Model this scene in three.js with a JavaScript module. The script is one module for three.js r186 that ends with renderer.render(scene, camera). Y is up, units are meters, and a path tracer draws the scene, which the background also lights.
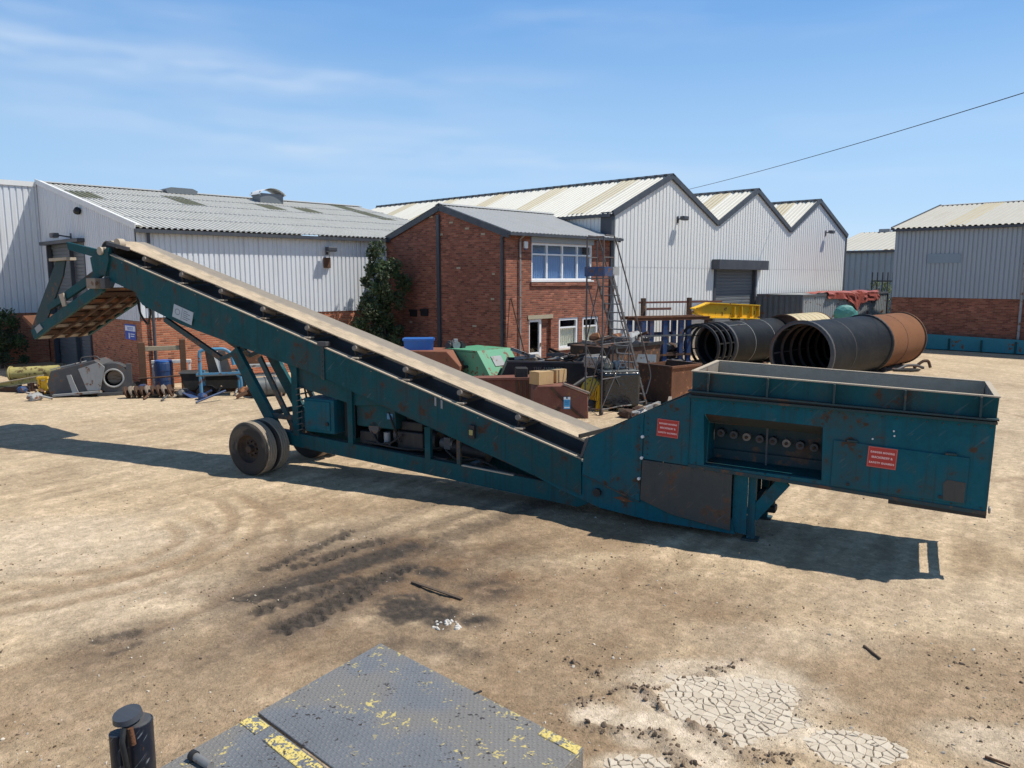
import * as THREE from 'three';
import { mergeGeometries } from 'three/addons/utils/BufferGeometryUtils.js';
import { RoundedBoxGeometry } from 'three/addons/geometries/RoundedBoxGeometry.js';

// ---------------------------------------------------------------- camera, sky, sun, exposure
const scene = new THREE.Scene();
const FPX = 768, HORIZON = 277, CAMH = 3.6;
const PITCH = Math.atan((384 - HORIZON) / FPX);
const camera = new THREE.PerspectiveCamera(2 * Math.atan(384 / FPX) * 180 / Math.PI, 1024 / 768, 0.1, 1500);
camera.position.set(0, CAMH, 0);
camera.rotation.set(-PITCH, 0, 0);
const renderer = new THREE.WebGLRenderer();
renderer.toneMapping = THREE.LinearToneMapping;
renderer.toneMappingExposure = 1.0;
renderer.shadowMap.enabled = true;

const SUN = new THREE.Vector3(0.60, 1, -0.01).normalize();
const sun = new THREE.DirectionalLight(new THREE.Color().setRGB(1, 0.95, 0.86), 5.0);
sun.position.copy(SUN).multiplyScalar(90).add(new THREE.Vector3(5, 0, -25));
sun.target.position.set(5, 0, -25);
sun.castShadow = true; sun.shadow.radius = 1.2;
Object.assign(sun.shadow.camera, { left: -50, right: 50, top: 50, bottom: -50, near: 1, far: 220 });
sun.shadow.mapSize.set(4096, 4096);
scene.add(sun, sun.target);

// ---------------------------------------------------------------- seeded noise
function rng(seed) { let a = seed >>> 0; return () => { a = (a + 0x6D2B79F5) | 0; let t = Math.imul(a ^ (a >>> 15), 1 | a); t = (t + Math.imul(t ^ (t >>> 7), 61 | t)) ^ t; return ((t ^ (t >>> 14)) >>> 0) / 4294967296; }; }
const R0 = rng(1234);
const rnd = (a = 0, b = 1) => a + (b - a) * R0();
function hash2(x, y, s) { let h = Math.imul(x | 0, 374761393) ^ Math.imul(y | 0, 668265263) ^ Math.imul(s | 0, 2147483647 - 19); h = Math.imul(h ^ (h >>> 13), 1274126177); return ((h ^ (h >>> 16)) >>> 0) / 4294967296; }
const fade = t => t * t * (3 - 2 * t), lerp = (a, b, t) => a + (b - a) * t;
const clamp = (x, a = 0, b = 1) => x < a ? a : x > b ? b : x;
const sst = (a, b, x) => { const t = clamp((x - a) / (b - a)); return t * t * (3 - 2 * t); };
function vnoise(x, y, s = 0) {
  const xi = Math.floor(x), yi = Math.floor(y), u = fade(x - xi), v = fade(y - yi);
  return lerp(lerp(hash2(xi, yi, s), hash2(xi + 1, yi, s), u), lerp(hash2(xi, yi + 1, s), hash2(xi + 1, yi + 1, s), u), v);
}
function fbm(x, y, s = 0, o = 4) { let a = 0.5, r = 0, n = 0; for (let i = 0; i < o; i++) { r += a * vnoise(x, y, s + i * 17); n += a; a *= 0.5; x = x * 2.03 + 3.7; y = y * 2.03 + 1.3; } return r / n; }
// tileable fields
const TN = 512;
function field(px, py, seed, oct = 4) {
  const f = new Float32Array(TN * TN); let amp = 1, tot = 0;
  for (let o = 0; o < oct; o++) {
    const ax = px << o, ay = py << o; if (ax > TN / 2 && o) break;
    for (let j = 0; j < TN; j++) for (let i = 0; i < TN; i++) {
      const x = i / TN * ax, y = j / TN * ay, xi = Math.floor(x), yi = Math.floor(y), u = fade(x - xi), v = fade(y - yi);
      const x1 = (xi + 1) % ax, y1 = (yi + 1) % ay;
      f[j * TN + i] += amp * lerp(lerp(hash2(xi, yi, seed + o), hash2(x1, yi, seed + o), u), lerp(hash2(xi, y1, seed + o), hash2(x1, y1, seed + o), u), v);
    }
    tot += amp; amp *= 0.55;
  }
  for (let i = 0; i < f.length; i++) f[i] /= tot;
  return f;
}
const F = { big: field(3, 3, 11), mid: field(12, 12, 22, 3), fine: field(64, 64, 33, 2), grain: field(256, 256, 44, 1), streak: field(90, 3, 55, 2), streakB: field(24, 2, 66, 3), scratch: field(6, 128, 77, 1) };
const at = (f, i, j) => f[(((j % TN) + TN) % TN) * TN + (((i % TN) + TN) % TN)];
const toS = c => { c = clamp(c); return Math.round(255 * (c <= 0.0031308 ? 12.92 * c : 1.055 * Math.pow(c, 1 / 2.4) - 0.055)); };
function makeTex(fn, n = TN, srgb = true, m = n) {
  const d = new Uint8Array(n * m * 4);
  for (let j = 0; j < m; j++) for (let i = 0; i < n; i++) {
    const c = fn(i, j), k = (j * n + i) * 4;
    if (srgb) { d[k] = toS(c[0]); d[k + 1] = toS(c[1]); d[k + 2] = toS(c[2]); } else { d[k] = d[k + 1] = d[k + 2] = Math.round(255 * clamp(c)); }
    d[k + 3] = 255;
  }
  const t = new THREE.DataTexture(d, n, m, THREE.RGBAFormat);
  t.wrapS = t.wrapT = THREE.RepeatWrapping; t.magFilter = THREE.LinearFilter; t.minFilter = THREE.LinearMipmapLinearFilter; t.generateMipmaps = true;
  if (srgb) t.colorSpace = THREE.SRGBColorSpace;
  t.needsUpdate = true; return t;
}
const scaled = (t, sx, sy = sx) => { t.repeat.set(1 / sx, 1 / sy); return t; };
const mix3 = (a, b, t) => [lerp(a[0], b[0], t), lerp(a[1], b[1], t), lerp(a[2], b[2], t)];
const mul3 = (a, k) => [a[0] * k, a[1] * k, a[2] * k];

// ---------------------------------------------------------------- sky: clear summer blue with thin cirrus
{
  const W = 1536, H = 768, SUNAZ = 180, d = new Float32Array(W * H * 4);
  const hor = [0.60, 0.79, 0.96], low = [0.42, 0.66, 0.95], mid = [0.142, 0.368, 0.78], top = [0.075, 0.128, 0.235], gndc = [0.30, 0.26, 0.20];
  // thin cirrus: [start azimuth, length, elevation, tilt, half thickness, waviness, strength]
  const CIRRUS = [[40, 62, 13.4, 0.005, 0.8, 0.5, 0.55], [44, 36, 14.2, -0.01, 1.6, 0.6, 0.40], [62, 52, 9.6, -0.045, 0.7, 0.6, 0.55], [50, 50, 10.6, 0.0, 1.5, 0.8, 0.42], [58, 44, 7.4, -0.01, 0.9, 0.5, 0.35], [40, 40, 16.5, 0.02, 1.3, 0.7, 0.25], [84, 26, 17.0, 0.06, 1.0, 0.6, 0.26], [106, 22, 10.5, -0.08, 0.8, 0.5, 0.25], [112, 14, 18.5, 0.12, 0.7, 0.5, 0.35], [96, 30, 6.5, 0.0, 1.0, 0.5, 0.25]];
  { const rc = rng(404); for (let k = 0; k < 46; k++) CIRRUS.push([rc() * 330, 16 + 40 * rc(), 6 + 40 * rc() * rc() + 4, (rc() - 0.5) * 0.08, 0.6 + 1.6 * rc(), 0.6, 0.15 + 0.3 * rc()]); for (let k = 10; k < CIRRUS.length; k++) { const q = CIRRUS[k]; if (q[0] + q[1] > 50 && q[0] < 128 && q[2] < 20) q[6] *= 0.3; } }
  for (let j = 0; j < H; j++) {
    const el = (j + 0.5) / H * 180 - 90;             // DataTexture rows run from the bottom up
    for (let i = 0; i < W; i++) {
      const az = (i + 0.5) / W * 360;
      let c;
      if (el < 0) c = mix3(hor, gndc, sst(0, -4, el));
      else if (el < 7) c = mix3(hor, low, sst(0, 7, el));
      else if (el < 21) c = mix3(low, mid, sst(5, 22, el));
      else c = mix3(mid, top, sst(17, 60, el));
      c = mul3(c, 1 + 0.07 * Math.cos((az - SUNAZ) * Math.PI / 180) * sst(0, 3, el));   // a little brighter on the sun's side
      if (el > 1 && el < 60) {                        // long thin cirrus streaks, drawn out along the horizon
        let k = 0, wav = null, fib = 0;
        for (const q of CIRRUS) {
          const da = az - q[0]; if (da < 0 || da > q[1]) continue;
          if (wav === null) { wav = (vnoise(az * 0.09, 3, 5) - 0.5) * 1.6 + (vnoise(az * 0.31, 9, 6) - 0.5) * 0.5; fib = fbm(az * 0.22 + el * 0.5, el * 1.9 - az * 0.05, 81, 4); }
          const de = (el - (q[2] + q[3] * da + wav * q[5])) / q[4]; if (de > 2.2 || de < -2.2) continue;
          k += q[6] * Math.exp(-de * de) * sst(0, 0.25, da / q[1]) * (1 - sst(0.65, 1, da / q[1])) * clamp(fib * 1.5 - 0.2);
        }
        c = mix3(c, [0.66, 0.78, 0.95], clamp(k * 0.8, 0, 0.55));
      }
      const k = (j * W + i) * 4; d[k] = c[0]; d[k + 1] = c[1]; d[k + 2] = c[2]; d[k + 3] = 1;
    }
  }
  const t = new THREE.DataTexture(d, W, H, THREE.RGBAFormat, THREE.FloatType);
  t.mapping = THREE.EquirectangularReflectionMapping; t.magFilter = THREE.LinearFilter; t.minFilter = THREE.LinearFilter; t.wrapS = THREE.RepeatWrapping; t.needsUpdate = true;
  scene.background = t; scene.environment = t;
}

// ---------------------------------------------------------------- pixel rays (only for finding positions) and the yard's two building axes
function ray(x, y) {
  const dx = (x - 512) / FPX, dy = -(y - 384) / FPX, c = Math.cos(-PITCH), s = Math.sin(-PITCH);
  return [dx, dy * c + s, dy * s - c];
}
function G(x, y, h = 0) { const r = ray(x, y), t = (h - CAMH) / r[1]; return [t * r[0], h, t * r[2]]; }
const YA = 44.6 * Math.PI / 180, D1 = [Math.sin(YA), -Math.cos(YA)], D2 = [-Math.cos(YA), -Math.sin(YA)];
const yard = (s, t, h = 0) => [D1[0] * s + D2[0] * t, h, D1[1] * s + D2[1] * t];
const YROT = Math.PI / 2 - YA;                 // local x along D1, local z against D2 (towards the camera)
function onT(x, y, t) { const r = ray(x, y), k = t / (r[0] * D2[0] + r[2] * D2[1]); return [k * (r[0] * D1[0] + r[2] * D1[1]), CAMH + k * r[1]]; }  // wall plane t -> [s, h]
function depthPt(x, y, depth) { const r = ray(x, y), k = depth / -r[2]; return [k * r[0], CAMH + k * r[1], -depth]; }

// ---------------------------------------------------------------- scene helpers
const taken = {};
function numbered(n) { if (!(n in taken)) { taken[n] = 0; return n; } taken[n]++; return n + '_' + String(taken[n]).padStart(3, '0'); }
function thing(name, label, category, pos = [0, 0, 0], turn = 0, group) {
  const o = new THREE.Group(); o.name = numbered(name); scene.add(o); o.position.set(...pos); o.rotation.y = turn;
  o.userData = { label, category }; if (group) o.userData.group = group; return o;
}
function shadowed(m) { m.castShadow = true; m.receiveShadow = true; return m; }
function part(name, geo, mat, parent) { const m = shadowed(new THREE.Mesh(Array.isArray(geo) ? mg(geo) : geo, mat)); m.name = name; parent.add(m); return m; }
function solo(name, label, category, geo, mat, pos = [0, 0, 0], turn = 0, group) {
  const m = shadowed(new THREE.Mesh(Array.isArray(geo) ? mg(geo) : geo, mat)); m.name = numbered(name); scene.add(m); m.position.set(...pos); m.rotation.y = turn;
  m.userData = { label, category }; if (group) m.userData.group = group; return m;
}
function struct(name, geo, mat, pos = [0, 0, 0], turn = 0) { const m = shadowed(new THREE.Mesh(geo, mat)); m.name = numbered(name); m.userData.kind = 'structure'; m.position.set(...pos); m.rotation.y = turn; scene.add(m); return m; }
function copyOf(root, pos, turn, label, group) { const r = root.clone(); r.name = numbered(root.name.replace(/_\d{3}$/, '')); r.userData = { ...root.userData }; scene.add(r); r.position.set(...pos); r.rotation.y = turn; if (label) r.userData.label = label; if (group) r.userData.group = group; return r; }

// ---------------------------------------------------------------- geometry helpers (metres, uv in metres by box projection)
function boxUV(g) {
  if (g.index) g = g.toNonIndexed();
  const p = g.attributes.position, n = p.count, uv = new Float32Array(n * 2);
  for (let i = 0; i < n; i += 3) {
    const ax = p.getX(i + 1) - p.getX(i), ay = p.getY(i + 1) - p.getY(i), az = p.getZ(i + 1) - p.getZ(i);
    const bx_ = p.getX(i + 2) - p.getX(i), by = p.getY(i + 2) - p.getY(i), bz = p.getZ(i + 2) - p.getZ(i);
    const nx = Math.abs(ay * bz - az * by), ny = Math.abs(az * bx_ - ax * bz), nz = Math.abs(ax * by - ay * bx_);
    for (let k = 0; k < 3; k++) {
      const X = p.getX(i + k), Y = p.getY(i + k), Z = p.getZ(i + k);
      const q = (ny >= nx && ny >= nz) ? [X, Z] : nx > nz ? [Z, Y] : [X, Y];
      uv[(i + k) * 2] = q[0]; uv[(i + k) * 2 + 1] = q[1];
    }
  }
  g.setAttribute('uv', new THREE.BufferAttribute(uv, 2));
  for (const k of Object.keys(g.attributes)) if (!['position', 'normal', 'uv', 'color'].includes(k)) g.deleteAttribute(k);
  return g;
}
function mg(list) { const l = list.map(g => g.index ? g.toNonIndexed() : g); return l.length === 1 ? l[0] : mergeGeometries(l); }
const E0 = new THREE.Euler();
function place(g, pos = [0, 0, 0], rot = [0, 0, 0]) { const m = new THREE.Matrix4().makeRotationFromEuler(E0.set(...rot)); m.setPosition(...pos); return g.applyMatrix4(m); }
function bx(x0, x1, y0, y1, z0, z1) { const g = new THREE.BoxGeometry(Math.abs(x1 - x0), Math.abs(y1 - y0), Math.abs(z1 - z0)); g.translate((x0 + x1) / 2, (y0 + y1) / 2, (z0 + z1) / 2); return boxUV(g); }
function rb(x0, x1, y0, y1, z0, z1, r = 0.01, seg = 1) { const w = Math.abs(x1 - x0), h = Math.abs(y1 - y0), d = Math.abs(z1 - z0); const g = new RoundedBoxGeometry(w, h, d, seg, Math.min(r, w * 0.45, h * 0.45, d * 0.45)); g.translate((x0 + x1) / 2, (y0 + y1) / 2, (z0 + z1) / 2); return boxUV(g); }
const V = a => new THREE.Vector3(...a);
function frame(p, q, upv = [0, 1, 0]) {       // matrix whose z runs from p to q
  const a = V(p), b = V(q), z = b.clone().sub(a).normalize(); let u = V(upv); if (Math.abs(u.dot(z)) > 0.99) u.set(1, 0, 0);
  const x = u.clone().cross(z).normalize(), y = z.clone().cross(x);
  const m = new THREE.Matrix4().makeBasis(x, y, z); m.setPosition(a.add(b).multiplyScalar(0.5)); return m;
}
function bar(p, q, w, h, upv) { const L = V(p).distanceTo(V(q)); return boxUV(new THREE.BoxGeometry(w, h, L)).applyMatrix4(frame(p, q, upv)); }
function channel(p, q, w, h, t = 0.02, upv) {  // C section along p-q
  const L = V(p).distanceTo(V(q)), l = [bx(-w / 2, -w / 2 + t, -h / 2, h / 2, -L / 2, L / 2), bx(-w / 2 + t, w / 2, h / 2 - t, h / 2, -L / 2, L / 2), bx(-w / 2 + t, w / 2, -h / 2, -h / 2 + t, -L / 2, L / 2)];
  return mg(l).applyMatrix4(frame(p, q, upv));
}
function ibeam(p, q, w, h, t = 0.02) {
  const L = V(p).distanceTo(V(q)), l = [bx(-t / 2, t / 2, -h / 2 + t, h / 2 - t, -L / 2, L / 2), bx(-w / 2, w / 2, h / 2 - t, h / 2, -L / 2, L / 2), bx(-w / 2, w / 2, -h / 2, -h / 2 + t, -L / 2, L / 2)];
  return mg(l).applyMatrix4(frame(p, q));
}
function cyl(p, q, r, r2 = r, seg = 12, open = false) { const L = V(p).distanceTo(V(q)); const g = new THREE.CylinderGeometry(r2, r, L, seg, 1, open); g.rotateX(Math.PI / 2); const n = g.toNonIndexed(); const uv = n.attributes.uv; for (let i = 0; i < uv.count; i++) uv.setXY(i, uv.getX(i) * 2 * Math.PI * r, uv.getY(i) * L); return n.applyMatrix4(frame(p, q)); }
function pipe(pts, r, seg = 8, closed = false, n = 0) { const c = new THREE.CatmullRomCurve3(pts.map(V), closed, 'catmullrom', 0.3); return new THREE.TubeGeometry(c, n || pts.length * 6, r, seg, closed).toNonIndexed(); }
function prism(pts, z0, z1, bev = 0, holes = []) {   // polygon in x-y, extruded along z
  const s = new THREE.Shape(pts.map(p => new THREE.Vector2(p[0], p[1])));
  for (const h of holes) s.holes.push(new THREE.Path(h.map(p => new THREE.Vector2(p[0], p[1]))));
  const g = new THREE.ExtrudeGeometry(s, { depth: Math.abs(z1 - z0) - 2 * bev, bevelEnabled: bev > 0, bevelSize: bev, bevelThickness: bev, bevelSegments: 1, bevelOffset: -bev, curveSegments: 8 });
  g.translate(0, 0, Math.min(z0, z1) + bev); return boxUV(g);
}
function lathe(pts, seg = 24) { return new THREE.LatheGeometry(pts.map(p => new THREE.Vector2(p[0], p[1])), seg).toNonIndexed(); }
// corrugated sheet: x along the wall, y from y0(x) to y1(x), ribs standing out along +z
function corr(len, y0, y1, pitch = 0.2, depth = 0.035, prof = [[0, 1], [0.66, 1], [0.76, 0], [0.90, 0]]) {
  const f0 = typeof y0 === 'function' ? y0 : () => y0, f1 = typeof y1 === 'function' ? y1 : () => y1;
  const xs = []; for (let k = 0; k * pitch < len; k++) for (const [f, z] of prof) { const x = (k + f) * pitch; if (x <= len) xs.push([x, z * depth]); }
  if (xs[xs.length - 1][0] < len) xs.push([len, xs[xs.length - 1][1]]);
  const P = [], U = [];
  for (let i = 0; i + 1 < xs.length; i++) {
    const [xa, za] = xs[i], [xb, zb] = xs[i + 1], A = [xa, f0(xa), za], B = [xb, f0(xb), zb], Cc = [xb, f1(xb), zb], D = [xa, f1(xa), za];
    for (const q of [A, B, Cc, A, Cc, D]) { P.push(...q); U.push(q[0], q[1]); }
  }
  const g = new THREE.BufferGeometry(); g.setAttribute('position', new THREE.Float32BufferAttribute(P, 3)); g.setAttribute('uv', new THREE.Float32BufferAttribute(U, 2)); g.computeVertexNormals(); return g;
}
function basis(g, o, ex, ey) { const x = V(ex).normalize(), y = V(ey).normalize(), z = x.clone().cross(y); const m = new THREE.Matrix4().makeBasis(x, y, z); m.setPosition(...o); return g.applyMatrix4(m); }
function lump(r, seed, sx = 1, sy = 1, sz = 1, det = 1) {
  const g = new THREE.IcosahedronGeometry(r, det), p = g.attributes.position;
  for (let i = 0; i < p.count; i++) { const x = p.getX(i) / r, y = p.getY(i) / r, z = p.getZ(i) / r, k = 0.72 + 0.56 * vnoise(x * 1.6 + 7 + seed, y * 1.6 + z * 1.3 + 3, seed); p.setXYZ(i, x * r * k * sx, y * r * k * sy, z * r * k * sz); }
  g.computeVertexNormals(); return boxUV(g);
}

// ---------------------------------------------------------------- materials
function grime(base, o = {}) {
  const { v = 0.22, dirt = [0.16, 0.12, 0.085], da = 0.35, rust = [0.13, 0.05, 0.02], ra = 0, st = 0.2, seed = 0, stc = dirt, scr = 0, scrc = [0.4, 0.4, 0.38] } = o;
  const a = seed * 131, b = seed * 57;
  return makeTex((i, j) => {
    const big = at(F.big, i + a, j + b), mid = at(F.mid, i + b, j + a), fine = at(F.fine, i, j + a), gr = at(F.grain, i + a, j);
    const sk = at(F.streak, i + b, j + a) * 0.6 + at(F.streakB, i + a, j) * 0.4;
    let c = mul3(base, 1 + v * ((big - 0.5) * 1.4 + (mid - 0.5) * 0.8 + (fine - 0.5) * 0.4 + (gr - 0.5) * 0.25));
    c = mix3(c, stc, clamp(st * sst(0.52, 0.72, sk) * (0.5 + big)));
    c = mix3(c, dirt, clamp(da * sst(0.46, 0.72, big * 0.55 + mid * 0.45)) * (0.6 + 0.6 * fine));
    if (ra) c = mix3(c, mul3(rust, 0.6 + 0.9 * fine), clamp(sst(0.66 - ra * 0.35, 0.72 - ra * 0.30, mid * 0.55 + big * 0.3 + fine * 0.15)));
    if (scr) c = mix3(c, scrc, scr * sst(0.86, 0.93, at(F.scratch, i + j, j - i + a)) * sst(0.45, 0.6, mid));
    return c;
  });
}
const bumpBig = scaled(makeTex((i, j) => at(F.big, i, j) * 0.7 + at(F.mid, i, j) * 0.3, TN, false), 1.6);
const bumpFine = scaled(makeTex((i, j) => at(F.fine, i, j) * 0.6 + at(F.grain, i, j) * 0.4, TN, false), 1.0);
function std(tex, rough = 0.7, metal = 0, bump = bumpBig, bs = 0.004, extra = {}) {
  const m = new (extra.specularIntensity !== undefined ? THREE.MeshPhysicalMaterial : THREE.MeshStandardMaterial)({ roughness: rough, metalness: metal, side: THREE.DoubleSide, ...extra });
  if (Array.isArray(tex)) m.color.setRGB(...tex); else m.map = tex;
  if (bump) { m.bumpMap = bump; m.bumpScale = bs; }
  return m;
}
const g2 = (base, o, size = 2.4) => scaled(grime(base, o), size);
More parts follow.
